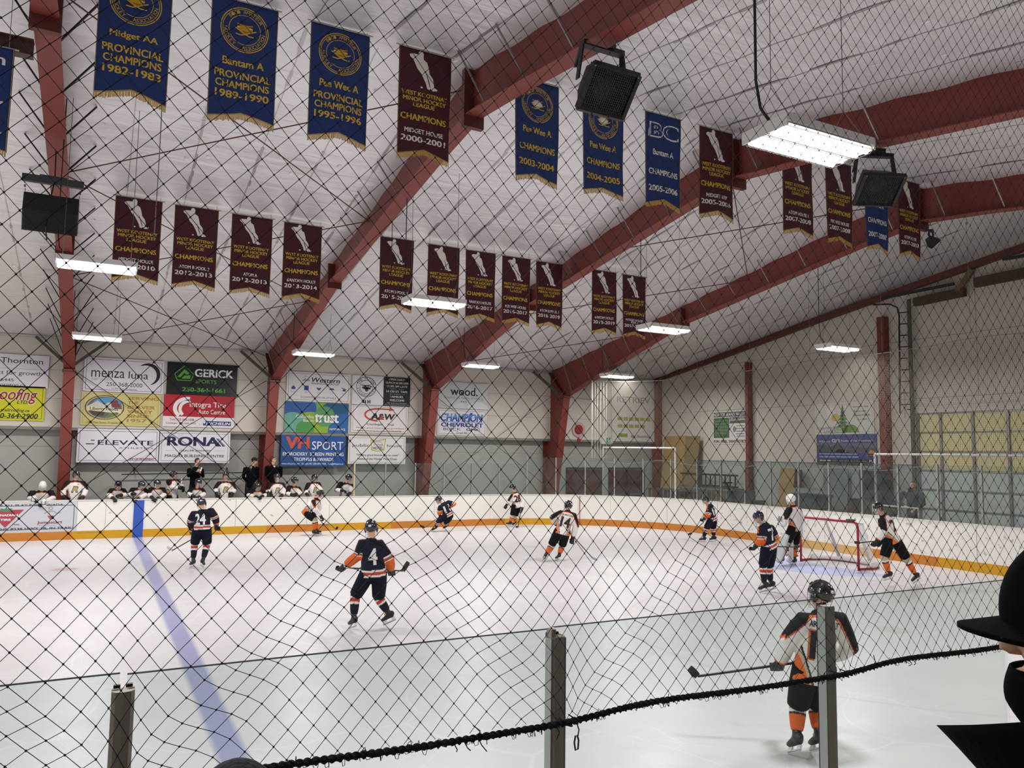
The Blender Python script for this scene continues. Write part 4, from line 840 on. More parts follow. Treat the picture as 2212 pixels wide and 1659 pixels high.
# sign on the boards
t = sign('grey board sign with a red inverted triangle and maple leaf, left edge', (-4.0, YF-0.006, 1.19), 3.53, .93, 'c9cbd2',
 [('lettering', lambda d, a: (d.t('WE ALL PLAY FOR CANADA', .36, .05, .885, .115, '3a3a44', .02), d.t('10 MINUTES SOUTH*, 8238 HWY 3B, IN TRAIL!', .05, .83, .975, .92, '3a3a44', .03), d.t('TRAIL', .50, .70, .56, .745, '55555c', .02))),
  ('triangle_logo', lambda d, a: (d.p([(.315,.23),(.585,.23),(.45,.82)], 'a84250'), d.up(), d.t('CANADIAN', .36, .37, .54, .44, W_, .05), d.t('TIRE', .41, .52, .49, .59, W_, .05), d.p([(.40,.25),(.41,.18),(.44,.2),(.45,.12),(.46,.2),(.49,.18),(.5,.25),(.45,.3)], '4f8a5a'))),
  ('jumping_figure', lambda d, a: (d.o(.79, .20, .018, .06, .006, '9a9aa2', asp=a), d.l([(.74,.38),(.77,.30),(.81,.30),(.84,.38),(.87,.34)], .008, '9a9aa2', a), d.l([(.78,.30),(.78,.40)], .006, '9a9aa2', a), d.p([(.765,.45),(.82,.45),(.79,.6)], 'b04a5a'))),
  ('script_lettering', lambda d, a: (d.t('Jumpstart', .69, .62, .885, .75, '8f3040', .02), d.r(.70, .77, .84, .78, '9a9aa2')))], border='44444c', th=0.005)
# small fittings on the far wall near the corner
t = empty('fire_bell', (20.04, YW-0.02, 4.1), 'round red bell plate with a white rim on the far wall', 'bell')
mb = MB(); mb.tube([(0, 0, 0), (0, -0.04, 0)], 0.36, 24); mb.build('backplate', mat('faded_pink', 'cbaaa6', 0.6), t); mb = MB(); mb.tube([(0, -0.03, 0), (0, -0.10, 0)], [0.24, 0.2], 20); mb.build('gong', mat('bell_red', '9c3030', 0.4), t)
mb = MB(); mb.box((-0.02, -0.03, -0.45), (0.02, 0, -0.25)); mb.box((-0.06, -0.09, -0.60), (0.06, 0, -0.42)); mb.build('junction_box', mat('alarm_red', 'b01f22', 0.4), t)
t = empty('exit_sign', (21.65, YW-0.03, 3.62), 'small green and white running man exit sign on the far wall', 'exit sign')
mb = MB(); mb.box((-0.33, -0.05, -0.17), (0.33, 0.03, 0.17)); mb.build('case', mat('sign_e6', 'e4e6e2', 0.4), t)
d = Deco(lambda u, v, o: ((u-.5)*.62, -0.05-o, (.5-v)*.3)); d.r(.42, .05, .97, .95, '1f8f62'); d.up(); d.e(.62, .2, .05, .1, W_); d.l([(.6,.3),(.66,.6),(.56,.85)], .06, W_, .5); d.l([(.66,.6),(.76,.85)], .06, W_, .5); d.l([(.52,.5),(.62,.38),(.74,.5)], .05, W_, .5); d.r(.8, .15, .92, .85, W_); d.build('running_figure', t)

# ------------------------------------------------------------------ people
JT = {"p24":{"H":[2.359,20.959,1.644],"N":[2.375,20.896,1.512],"LS":[2.159,20.976,1.392],"RS":[2.601,20.769,1.473],"LE":[2.134,21.1,1.2],"LH":[2.223,21.446,0.896],"RE":[2.685,20.8,1.285],"RH":[2.733,20.934,1.057],"P":[2.389,20.871,1.008],"LK":[2.26,21.114,0.624],"RK":[2.547,21.03,0.632],"LA":[2.238,21.027,0.249],"LT":[2.135,21.235,0.067],"RA":[2.451,20.889,0.266],"RT":[2.535,21.068,0.089],"S0":[2.756,20.894,1.114],"S1":[1.843,22.073,0.379],"S2":[1.708,22.251,0.447]},"p4":{"H":[4.094,12.707,1.701],"N":[4.102,12.683,1.568],"LS":[3.927,12.751,1.464],"RS":[4.253,12.648,1.462],"LE":[3.925,12.795,1.263],"LH":[3.751,13.093,1.026],"RE":[4.402,12.642,1.186],"RH":[4.509,12.836,0.956],"P":[4.15,12.686,0.945],"LK":[3.937,12.973,0.564],"RK":[4.317,12.89,0.519],"LA":[3.9,12.888,0.241],"LT":[3.815,13.09,0.035],"RA":[4.464,12.813,0.281],"RT":[4.317,12.926,0.158],"S0":[3.732,13.102,1.026],"S1":[4.727,12.858,0.945],"S2":[4.828,12.881,1.086]},"w9":{"H":[6.904,27.241,1.474],"N":[6.797,27.308,1.362],"RS":[6.662,27.2,1.23],"LS":[6.9,27.459,1.243],"RE":[6.717,27.074,0.956],"RH":[6.954,27.156,0.69],"LE":[6.968,27.51,0.943],"LH":[6.837,27.395,0.856],"P":[6.521,27.508,0.822],"RK":[6.747,27.276,0.596],"LK":[6.841,27.523,0.573],"RA":[6.782,27.318,0.213],"RT":[6.939,27.271,0.082],"LA":[6.899,27.528,0.222],"LT":[7.045,27.482,0.134],"S0":[6.808,27.408,0.877],"S1":[7.372,26.772,0.286],"S2":[7.435,26.73,0.374]},"n11":{"H":[11.389,27.319,1.149],"N":[11.497,27.247,1.078],"LS":[11.355,27.17,0.898],"RS":[11.748,27.216,1.086],"LE":[11.362,27.204,0.738],"LH":[11.427,27.246,0.546],"RE":[11.91,27.058,1.013],"RH":[11.831,27.397,0.873],"P":[11.748,27.188,0.572],"LK":[11.292,27.142,0.371],"RK":[11.637,27.192,0.317],"LA":[11.346,27.443,0.146],"LT":[11.157,27.438,0.05],"RA":[11.813,27.498,0.186],"RT":[11.669,27.538,0.098],"S0":[11.463,27.257,0.583],"S1":[10.901,27.452,0.13],"S2":[10.742,27.528,0.207]},"w28":{"H":[14.811,27.875,1.504],"N":[14.907,27.838,1.369],"LS":[14.747,27.825,1.213],"RS":[15.15,27.839,1.207],"LE":[14.668,27.89,0.98],"LH":[14.572,27.957,0.816],"RE":[15.232,27.765,0.952],"RH":[15.146,27.693,0.654],"P":[14.992,27.847,0.83],"LK":[14.823,27.889,0.402],"RK":[15.007,27.998,0.377],"LA":[14.763,27.967,0.166],"LT":[14.654,28.034,0.065],"RA":[15.07,28.124,0.155],"RT":[14.884,28.073,0.055],"S0":[15.118,27.703,0.702],"S1":[14.925,27.581,-0.121],"S2":[14.823,27.582,-0.165]},"w14":{"H":[11.53,18.424,1.562],"N":[11.504,18.405,1.445],"LS":[11.285,18.458,1.384],"RS":[11.662,18.289,1.312],"LE":[11.135,18.609,1.236],"LH":[11.39,18.847,1.027],"RE":[11.718,18.325,0.999],"RH":[11.68,18.437,0.646],"P":[11.374,18.461,0.885],"LK":[11.193,18.758,0.461],"RK":[11.49,18.672,0.433],"LA":[11.01,18.718,0.236],"LT":[10.988,18.837,0.073],"RA":[11.381,18.637,0.228],"RT":[11.326,18.749,0.079],"S0":[11.488,18.787,1.106],"S1":[12.163,18.175,0.146],"S2":[12.305,18.168,0.04]},"n17":{"H":[18.543,20.768,1.478],"N":[18.619,20.738,1.379],"LS":[18.539,20.612,1.241],"RS":[18.83,20.819,1.271],"LE":[18.486,20.594,1.016],"LH":[18.459,20.76,0.867],"RE":[18.84,20.906,1.025],"RH":[18.628,20.92,0.87],"P":[18.787,20.704,0.833],"LK":[18.539,20.751,0.53],"RK":[18.905,20.81,0.513],"LA":[18.498,20.825,0.239],"LT":[18.328,20.928,0.107],"RA":[18.941,20.818,0.243],"RT":[18.836,20.883,0.151],"S0":[18.556,20.709,0.864],"S1":[17.971,20.839,0.383],"S2":[17.868,20.897,0.342]},"n5":{"H":[12.813,12.67,1.686],"N":[12.886,12.64,1.598],"LS":[12.762,12.56,1.464],"RS":[13.173,12.661,1.472],"LE":[12.755,12.564,1.242],"LH":[12.748,12.71,1.067],"RE":[13.313,12.676,1.259],"RH":[13.238,12.854,1.012],"P":[13.058,12.605,1.046],"LK":[12.918,12.664,0.626],"RK":[13.168,12.752,0.589],"LA":[12.963,12.676,0.275],"LT":[12.856,12.749,0.108],"RA":[13.229,12.752,0.271],"RT":[13.121,12.823,0.123],"S0":[12.759,12.727,1.069],"S1":[13.97,12.753,0.997],"S2":[14.103,12.738,1.013]},"goalie":{"H":[16.823,15.44,1.753],"N":[16.889,15.418,1.623],"LS":[16.653,15.387,1.479],"RS":[17.177,15.487,1.461],"LE":[16.599,15.44,1.236],"LH":[16.578,15.517,1.14],"RE":[17.23,15.452,1.188],"RH":[17.135,15.469,0.946],"P":[16.956,15.446,0.984],"LK":[16.685,15.495,0.568],"RK":[17.104,15.588,0.495],"LA":[16.611,15.572,0.188],"LT":[16.471,15.56,0.137],"RA":[17.086,15.6,0.131],"RT":[16.926,15.611,0.062],"S0":[16.836,15.894,0.549],"S1":[17.096,15.757,0.544],"S2":[17.261,15.671,0.54]},"w2":{"H":[16.256,12.302,1.643],"N":[16.338,12.27,1.525],"LS":[16.205,12.197,1.365],"RS":[16.654,12.32,1.405],"LE":[16.212,12.123,1.166],"LH":[16.155,12.296,0.869],"RE":[16.756,12.369,1.169],"RH":[16.453,12.412,0.867],"P":[16.582,12.201,0.932],"LK":[16.364,12.268,0.499],"RK":[16.995,12.144,0.458],"LA":[16.502,12.263,0.163],"LT":[16.317,12.335,0.078],"RA":[17.24,12.108,0.093],"RT":[17.185,12.153,-0.064],"S0":[16.466,12.381,0.882],"S1":[15.87,12.529,0.839],"S2":[15.764,12.584,0.854]},"w18":{"H":[6.485,5.599,1.591],"N":[6.455,5.582,1.47],"LS":[6.245,5.634,1.379],"RS":[6.648,5.478,1.374],"LE":[6.181,5.748,1.14],"LH":[6.302,5.974,0.852],"RE":[6.758,5.484,1.081],"RH":[6.864,5.786,0.901],"P":[6.391,5.606,0.884],"LK":[6.363,5.8,0.462],"RK":[6.596,5.77,0.439],"LA":[6.271,5.734,0.238],"LT":[6.278,5.91,0.03],"RA":[6.511,5.676,0.24],"RT":[6.524,5.844,0.072],"S0":[6.921,5.732,0.918],"S1":[5.733,6.567,0.648],"S2":[5.673,6.626,0.725]},"b1":{"H":[-1.499,29.3,1.655],"LS":[-1.223,29.5,1.437],"RS":[-1.828,29.5,1.433],"LE":[-1.178,29.4,1.255],"RE":[-1.841,29.4,1.242],"LH":[-1.451,29.0,1.111],"RH":[-1.668,29.05,1.214]},"b2":{"H":[-0.58,29.47,1.977],"LS":[-0.336,29.5,1.737],"RS":[-0.85,29.5,1.752],"LE":[-0.269,29.45,1.477],"RE":[-0.922,29.45,1.484],"LH":[-0.363,29.2,1.231],"RH":[-0.887,29.4,1.251]},"b3":{"H":[0.668,29.25,1.667],"LS":[0.87,29.5,1.479],"RS":[0.444,29.5,1.483],"LE":[0.917,29.3,1.319],"RE":[0.406,29.3,1.326],"LH":[0.725,29.05,1.335],"RH":[0.547,29.0,1.222]},"b4":{"H":[1.372,29.25,1.657],"LS":[1.539,29.5,1.472],"RS":[1.079,29.5,1.496],"LE":[1.515,29.3,1.311],"RE":[1.037,29.3,1.317],"LH":[1.242,29.0,1.187],"RH":[1.124,29.05,1.378]},"b5":{"H":[1.852,29.25,1.707],"LS":[2.095,29.5,1.503],"RS":[1.639,29.5,1.508],"LE":[2.103,29.3,1.303],"RE":[1.627,29.3,1.309],"LH":[1.851,29.0,1.201],"RH":[1.705,29.02,1.239]},"b6":{"H":[2.381,29.75,1.976],"LS":[2.531,29.87,1.753],"RS":[2.207,29.63,1.772],"LE":[2.667,29.85,1.595],"RE":[2.335,29.5,1.563],"LH":[2.717,29.7,1.5],"RH":[2.597,29.55,1.534],"S0":[2.647,29.63,1.858],"S1":[2.619,29.65,1.151],"S2":[2.591,29.65,1.101]},"b7":{"H":[3.164,29.3,1.725],"LS":[3.353,29.5,1.462],"RS":[2.923,29.5,1.471],"LE":[3.373,29.3,1.32],"RE":[2.852,29.3,1.327],"LH":[3.137,29.05,1.212],"RH":[3.011,29.1,1.261]},"b8":{"H":[4.08,29.47,1.958],"LS":[4.331,29.5,1.684],"RS":[3.831,29.5,1.7],"LE":[4.4,29.45,1.466],"RE":[3.751,29.45,1.486],"LH":[4.294,29.38,1.291],"RH":[3.792,29.38,1.31],"S0":[4.156,29.5,1.453],"S1":[4.485,29.65,1.807],"S2":[4.414,29.65,1.73]},"b9":{"H":[5.152,29.22,1.589],"LS":[5.436,29.5,1.375],"RS":[4.936,29.5,1.381],"LE":[5.458,29.3,1.246],"RE":[4.838,29.3,1.254],"LH":[5.262,29.0,1.229],"RH":[5.105,29.0,1.213]},"b10":{"H":[5.857,29.44,1.892],"LS":[6.106,29.5,1.654],"RS":[5.653,29.5,1.639],"LE":[6.139,29.38,1.381],"RE":[5.542,29.4,1.405],"LH":[5.95,29.05,1.235],"RH":[5.536,29.25,1.303]},"b11":{"H":[6.477,29.3,1.765],"LS":[6.719,29.55,1.478],"RS":[6.277,29.45,1.525],"LE":[6.71,29.35,1.301],"RE":[6.207,29.25,1.294],"LH":[6.44,29.05,1.283],"RH":[6.367,29.05,1.266]},"b12":{"H":[7.234,29.45,1.869],"LS":[7.454,29.58,1.661],"RS":[6.976,29.42,1.652],"LE":[7.475,29.4,1.402],"RE":[6.902,29.35,1.374],"LH":[7.305,29.15,1.229],"RH":[6.908,29.15,1.272]},"b13":{"H":[8.51,29.35,1.868],"LS":[8.726,29.55,1.568],"RS":[8.198,29.45,1.654],"LE":[8.64,29.3,1.356],"RE":[8.048,29.3,1.401],"LH":[8.451,29.05,1.276],"RH":[8.213,29.05,1.393]},"c1":{"H":[3.195,30.33,2.498],"LS":[3.364,30.3,2.18],"RS":[2.947,30.4,2.19],"LE":[3.413,30.25,1.959],"RE":[2.921,30.35,1.97],"LH":[3.263,30.02,2.122],"RH":[3.208,30.02,2.161]},"c2":{"H":[5.184,30.33,2.521],"LS":[5.285,30.27,2.253],"RS":[4.889,30.43,2.234],"LE":[5.347,30.4,1.938],"RE":[4.84,30.5,1.935],"LH":[5.173,30.63,1.686],"RH":[5.058,30.65,1.686]},"c3":{"H":[5.856,30.33,2.564],"LS":[6.154,30.35,2.27],"RS":[5.657,30.35,2.295],"LE":[6.2,30.43,1.979],"RE":[5.674,30.43,1.98],"LH":[6.034,30.6,1.781],"RH":[5.901,30.6,1.782]},"man":{"H":[22.58,15.829,2.137],"LS":[22.6,16.204,1.864],"RS":[22.6,15.576,1.875],"LE":[22.55,16.296,1.581],"RE":[22.58,15.483,1.568],"LH":[22.32,15.923,1.46],"RH":[22.32,15.674,1.352]}}
def remesh(mb, voxel, smooth=3):
    """blend overlapping closed shapes into one continuous skin"""
    me = mb.data('tmp'); bm = bmesh.new(); bm.from_mesh(me); bmesh.ops.recalc_face_normals(bm, faces=bm.faces); bm.to_mesh(me); bm.free()
    o = bpy.data.objects.new('tmp', me); COL.objects.link(o)
    r = o.modifiers.new('r', 'REMESH'); r.mode = 'VOXEL'; r.voxel_size = voxel
    if smooth: sm = o.modifiers.new('s', 'SMOOTH'); sm.factor = 0.5; sm.iterations = smooth
    dg = bpy.context.evaluated_depsgraph_get(); ev = o.evaluated_get(dg)
    out = bpy.data.meshes.new_from_object(ev); bpy.data.objects.remove(o); bpy.data.meshes.remove(me)
    out.materials.clear(); out.polygons.foreach_set('use_smooth', [True]*len(out.polygons))
    return out
def cloth_mat(name, rough=0.75, spec=0.3):
    if name in MATS: return MATS[name]
    m = bpy.data.materials.new(name); m.use_nodes = True; nt, N, L = nodes(m); b = N['Principled BSDF']; b.inputs['Roughness'].default_value = rough; b.inputs['Specular IOR Level'].default_value = spec
    at = N.new('ShaderNodeAttribute'); at.attribute_name = 'dye'; L.new(at.outputs['Color'], b.inputs['Base Color'])
    tc = N.new('ShaderNodeTexCoord'); nz = N.new('ShaderNodeTexNoise'); nz.inputs['Scale'].default_value = 9; L.new(tc.outputs['Object'], nz.inputs[0])
    bp = N.new('ShaderNodeBump'); bp.inputs['Strength'].default_value = 0.35; bp.inputs['Distance'].default_value = 0.04; L.new(nz.outputs['Fac'], bp.inputs['Height']); L.new(bp.outputs['Normal'], b.inputs['Normal'])
    MATS[name] = m; return m
def dye(me, fn, matname, rough=0.75):
    at = me.color_attributes.new('dye', 'FLOAT_COLOR', 'POINT'); buf = []
    for v in me.vertices: buf += [*fn(v.co), 1.0]
    at.data.foreach_set('color', buf); me.materials.append(cloth_mat(matname, rough))
CL = {k: srgb(v) for k, v in dict(white='e2dfdc', black='0d0c0d', orange='d9662a', navy='0d1226', cream='b9ad92', red='b5452e', skin='d9a98c', skin2='c4937a', hair='4a3728', lip='a8655a', eye='2a2320', pantsb='191616', offw='cfccc8', grey='8f9192').items()}
def basis(d, ref):
    d = d.normalized(); a = ref-d*ref.dot(d)
    if a.length < 1e-4: a = d.orthogonal()
    a.normalize(); return d, a, d.cross(a)
def head_frame(h, n, look):
    up = (h-n).normalized(); up = (up+Vector((0, 0, 0.9))).normalized(); f = Vector(look); f = (f-up*f.dot(up)).normalized(); return up, f, f.cross(up)
def make_head(mb, h, up, f, r):
    ax = (r, f, up)
    mb.ell(h+up*.02, .078, .098, .112, ax, 14, 10); mb.ell(h+f*.032-up*.055, .056, .062, .062, ax, 12, 8)
    mb.tube([h+f*.092+up*.012, h+f*.112-up*.022], [.010, .017], 6); mb.ell(h+f*.10-up*.058, .022, .012, .012, ax, 8, 6)
    for s_ in (-1, 1): mb.ell(h+r*s_*.078-f*.005-up*.01, .012, .022, .034, ax, 8, 6)
def face_dye(h, up, f, r, hair, skin='skin', cap=False):
    def fn(p):
        q = p-h; x, y, z = q.dot(r), q.dot(f), q.dot(up)
        if q.length < .2:
            if hair and (z > .065 or (y < -.01 and z > -.05 and abs(x) < .085) or (z > .03 and y < .03)) and not (y > .06 and z < .075): return CL['hair']
            if y > .07:
                if abs(abs(x)-.032) < .014 and abs(z-.022) < .008: return CL['eye']
                if abs(abs(x)-.033) < .02 and abs(z-.042) < .006: return CL['hair']
                if abs(x) < .025 and abs(z+.060) < .008: return CL['lip']
        return CL[skin]
    return fn
def make_hand(mb, hd, d, g, n, sgn, s=1.0):
    """palm and five bent fingers at hd; d = forearm direction, g = axis the fingers wrap, n = palm normal"""
    mb.ell(hd+d*.035*s, .022*s, .042*s, .045*s, (n, d, g), 10, 8)
    for i, (o, l) in enumerate(((-.034, .85), (-.012, 1.0), (.011, .95), (.033, .78))):
        p0 = hd+d*.070*s+g*o*s; p1 = p0+(d*.026+n*.018)*s*l; p2 = p1+(n*.032-d*.008)*s*l; p3 = p2+(n*.010-d*.026)*s*l
        mb.tube([p0-d*.02*s, p0, p1, p2, p3], [.0105*s, .0108*s, .010*s, .0095*s, .008*s], 7)
    t0 = hd+d*.01*s-g*.036*s*sgn; mb.tube([t0, t0+(d*.02+n*.024-g*.012*sgn)*s, t0+(d*.05+n*.036)*s], [.0125*s, .0115*s, .009*s], 7)
def put_text(par, name, bvh, body, ctr, right, up, out, w, h, col, bold=0.03, off=0.006, shear=0.0):
    g, fs, _ = text_geo(body, bold, shear); bm = bmesh.new(); nb = max(1, len(g)//4); vs = [bm.verts.new((a-.5, b_-.5, i//nb*.0006 if bold else 0)) for i, (a, b_) in enumerate(g)]
    for f_ in fs:
        try: bm.faces.new([vs[i] for i in f_])
        except ValueError: pass
    for it in range(3):
        ed = [e for e in bm.edges if (((e.verts[0].co.x-e.verts[1].co.x)*w)**2+((e.verts[0].co.y-e.verts[1].co.y)*h)**2) > 0.03**2]
        if ed: bmesh.ops.subdivide_edges(bm, edges=ed, cuts=1); bmesh.ops.triangulate(bm, faces=bm.faces)
    for v in bm.verts:
        p = ctr+right*(v.co.x*w)+up*(v.co.y*h); hit = bvh.ray_cast(p+out*.5, -out, 1.0)
        v.co = (hit[0] if hit[0] is not None else p)+out*(off+v.co.z)
    me = bpy.data.meshes.new(name); bm.to_mesh(me); bm.free(); me.materials.append(ink(col, .7)); return link(name, me, par)
M_HB = mat('helmet_black', '0d0d0f', 0.18, coat=0.6); M_HN = mat('helmet_navy', '141b2e', 0.2, coat=0.6); M_HWH = mat('helmet_white', 'e6e4e0', 0.25, coat=0.5)
M_CAGE = mat('cage_chrome', 'b9bbbd', 0.3, 0.8); M_SK = mat('skate_boot', '18181a', 0.4); M_SKG = mat('skate_trim', '6d6d70', 0.4, 0.3); M_HOLD = mat('blade_holder', 'dcdcda', 0.4); M_STEEL = mat('blade_steel', 'b8babb', 0.25, 0.9)
M_GLV = mat('glove_black', '141316', 0.6, bump=0.3, bscale=40); M_GLN = mat('glove_navy', '121725', 0.6, bump=0.3, bscale=40)
def helmet(par, h, up, f, r, m_, cage=True, mark='e8e8e8', goalie=False, fine=False):
    c = h+up*.028-f*.004; n, k = (28, 12) if fine else (18, 9); mb = MB()
    def rim(ph):
        fr = cos(ph); return radians(84+32*(1-fr)**1.1*.75) if not goalie else radians(150)
    R_ = (.106, .134, .122)
    def P(ph, th, e=0.0):
        d = r*sin(ph)*sin(th)*(R_[0]+e)+f*cos(ph)*sin(th)*(R_[1]+e)+up*cos(th)*(R_[2]+e); return c+d
    for lay in (0.0, -.012):
        for j in range(k+1):
            for i in range(n): ph = 2*pi*i/n; e = .006 if (lay == 0 and (i % 6 == 0)) else 0; mb.v.append(tuple(P(ph, max(.001, rim(ph)*j/k), lay+e)))
    q = n*(k+1)
    for b0 in (0, q):
        for j in range(k):
            for i in range(n): mb.f.append((b0+j*n+i, b0+j*n+(i+1) % n, b0+(j+1)*n+(i+1) % n, b0+(j+1)*n+i)); mb.mi.append(0)
    for i in range(n): mb.f.append((k*n+i, k*n+(i+1) % n, q+k*n+(i+1) % n, q+k*n+i)); mb.mi.append(0)
    o = mb.build('helmet', m_, par, smooth=True)
    if mark:
        mb = MB()
        for ph0, th0, wd in ((0.25, .75, .28), (pi, 1.45, .22), (pi-.55, .9, .2)):
            if goalie: continue
            mb.mesh([P(ph0-wd, th0-.14, .004), P(ph0+wd, th0-.14, .004), P(ph0+wd, th0+.12, .004), P(ph0-wd, th0+.12, .004)], [(0,1,2,3)])
        if mb.v: mb.build('helmet_sticker', ink(mark), o, fix=False)
    mb = MB()
    for s_ in (-1, 1): mb.ell(h+r*s_*.096-up*.02, .02, .045, .055, (r, f, up), 10, 6)
    mb.build('ear_guard', m_, o, smooth=True)
    if fine:
        for s_ in (-1, 1):
            for a, t_ in ((.5, .8), (2.2, .9), (2.75, 1.3), (1.2, 1.0)):
                mb = MB(); p = P(s_*a, t_, .002); nn = (p-c).normalized(); d_, a_, b_ = basis(nn, up); mb.ell(p, .012, .026, .006, (b_, a_, d_), 10, 6); mb.build('vent', mat('vent_dark', '050505', 0.5), o, smooth=True)
        mb = MB(); mb.tube([P(pi+x_, 1.62, .006) for x_ in (-.9, -.45, 0, .45, .9)], .012, 8); mb.build('back_ridge', m_, o, smooth=True)
    if cage:
        mb = MB(); rr = .0022 if fine else .003
        def C(a, z): return h+f*(.128*cos(a)*(1-.25*max(0, -z-.08)/.08))+r*(.108*sin(a))+up*z
        for z in (.035, .0, -.035, -.07, -.10, -.125): mb.tube([C(a, z) for a in (-1.4, -.9, -.45, 0, .45, .9, 1.4)], rr, 4)
        for a in (-1.2, -.8, -.4, 0, .4, .8, 1.2): mb.tube([C(a, z) for z in (.04, -.04, -.09, -.128)], rr, 4)
        mb.build('face_cage', M_HWH if goalie else M_CAGE, o, fix=False)
    return o
def skate(par, K, A, T, m_boot=M_SK):
    dn = (A-K).normalized(); f = T-(A+dn*.085); f = f-dn*f.dot(dn)*.6; f.normalize(); dn2 = (dn-f*dn.dot(f)).normalized(); sd = f.cross(dn2)
    L = .25; heel = A+dn2*.085-f*.07
    mb = MB(); mb.tube([A-dn*.09, A-dn*.02, A+dn2*.05-f*.01], [.052, .048, .050], 10)
    mb.tube([heel+f*.005-dn2*.02, heel+f*.08-dn2*.03, heel+f*.17-dn2*.012, heel+f*.235-dn2*.004], [.040, .044, .042, .028], 10, side=sd, ry=[.045, .05, .036, .024])
    mb.ell(heel+f*.01-dn2*.045, .036, .04, .05, (sd, f, dn2), 10, 8)
    me = remesh(mb, .014, 2); o = link('skate', me, par); me.materials.append(m_boot)
    mb = MB(); b0 = heel+dn2*.025
    mb.prism([b0-f*.01-sd*.012, b0+f*.05-sd*.012, b0+f*.06+dn2*.04-sd*.006, b0+f*.0+dn2*.04-sd*.006], sd*.02); mb.prism([b0+f*.15-sd*.012, b0+f*.22-sd*.012, b0+f*.235+dn2*.04-sd*.006, b0+f*.15+dn2*.04-sd*.006], sd*.02)
    mb.prism([b0-f*.01+dn2*.028-sd*.008, b0+f*.24+dn2*.028-sd*.008, b0+f*.235+dn2*.042-sd*.006, b0-f*.005+dn2*.042-sd*.006], sd*.014)
    mb.build('blade_holder', M_HOLD, o)
    mb = MB(); mb.prism([b0-f*.015+dn2*.042-sd*.002, b0+f*.245+dn2*.042-sd*.002, b0+f*.23+dn2*.062-sd*.002, b0-f*.0+dn2*.062-sd*.002], sd*.004); mb.build('blade', M_STEEL, o)
    mb = MB(); mb.tube([A-dn*.088, A-dn*.08], .0535, 10); mb.build('ankle_trim', M_SKG, o)
    return min(v[2] for v in ((b0-f*.0+dn2*.062), (b0+f*.23+dn2*.062)))
TEAM = {'w': dict(body='white', yoke='black', trim='orange', pants='pantsb', helm=M_HB, glove=M_GLV), 'n': dict(body='navy', yoke='navy', trim='orange', pants='navy', helm=M_HN, glove=M_GLN)}
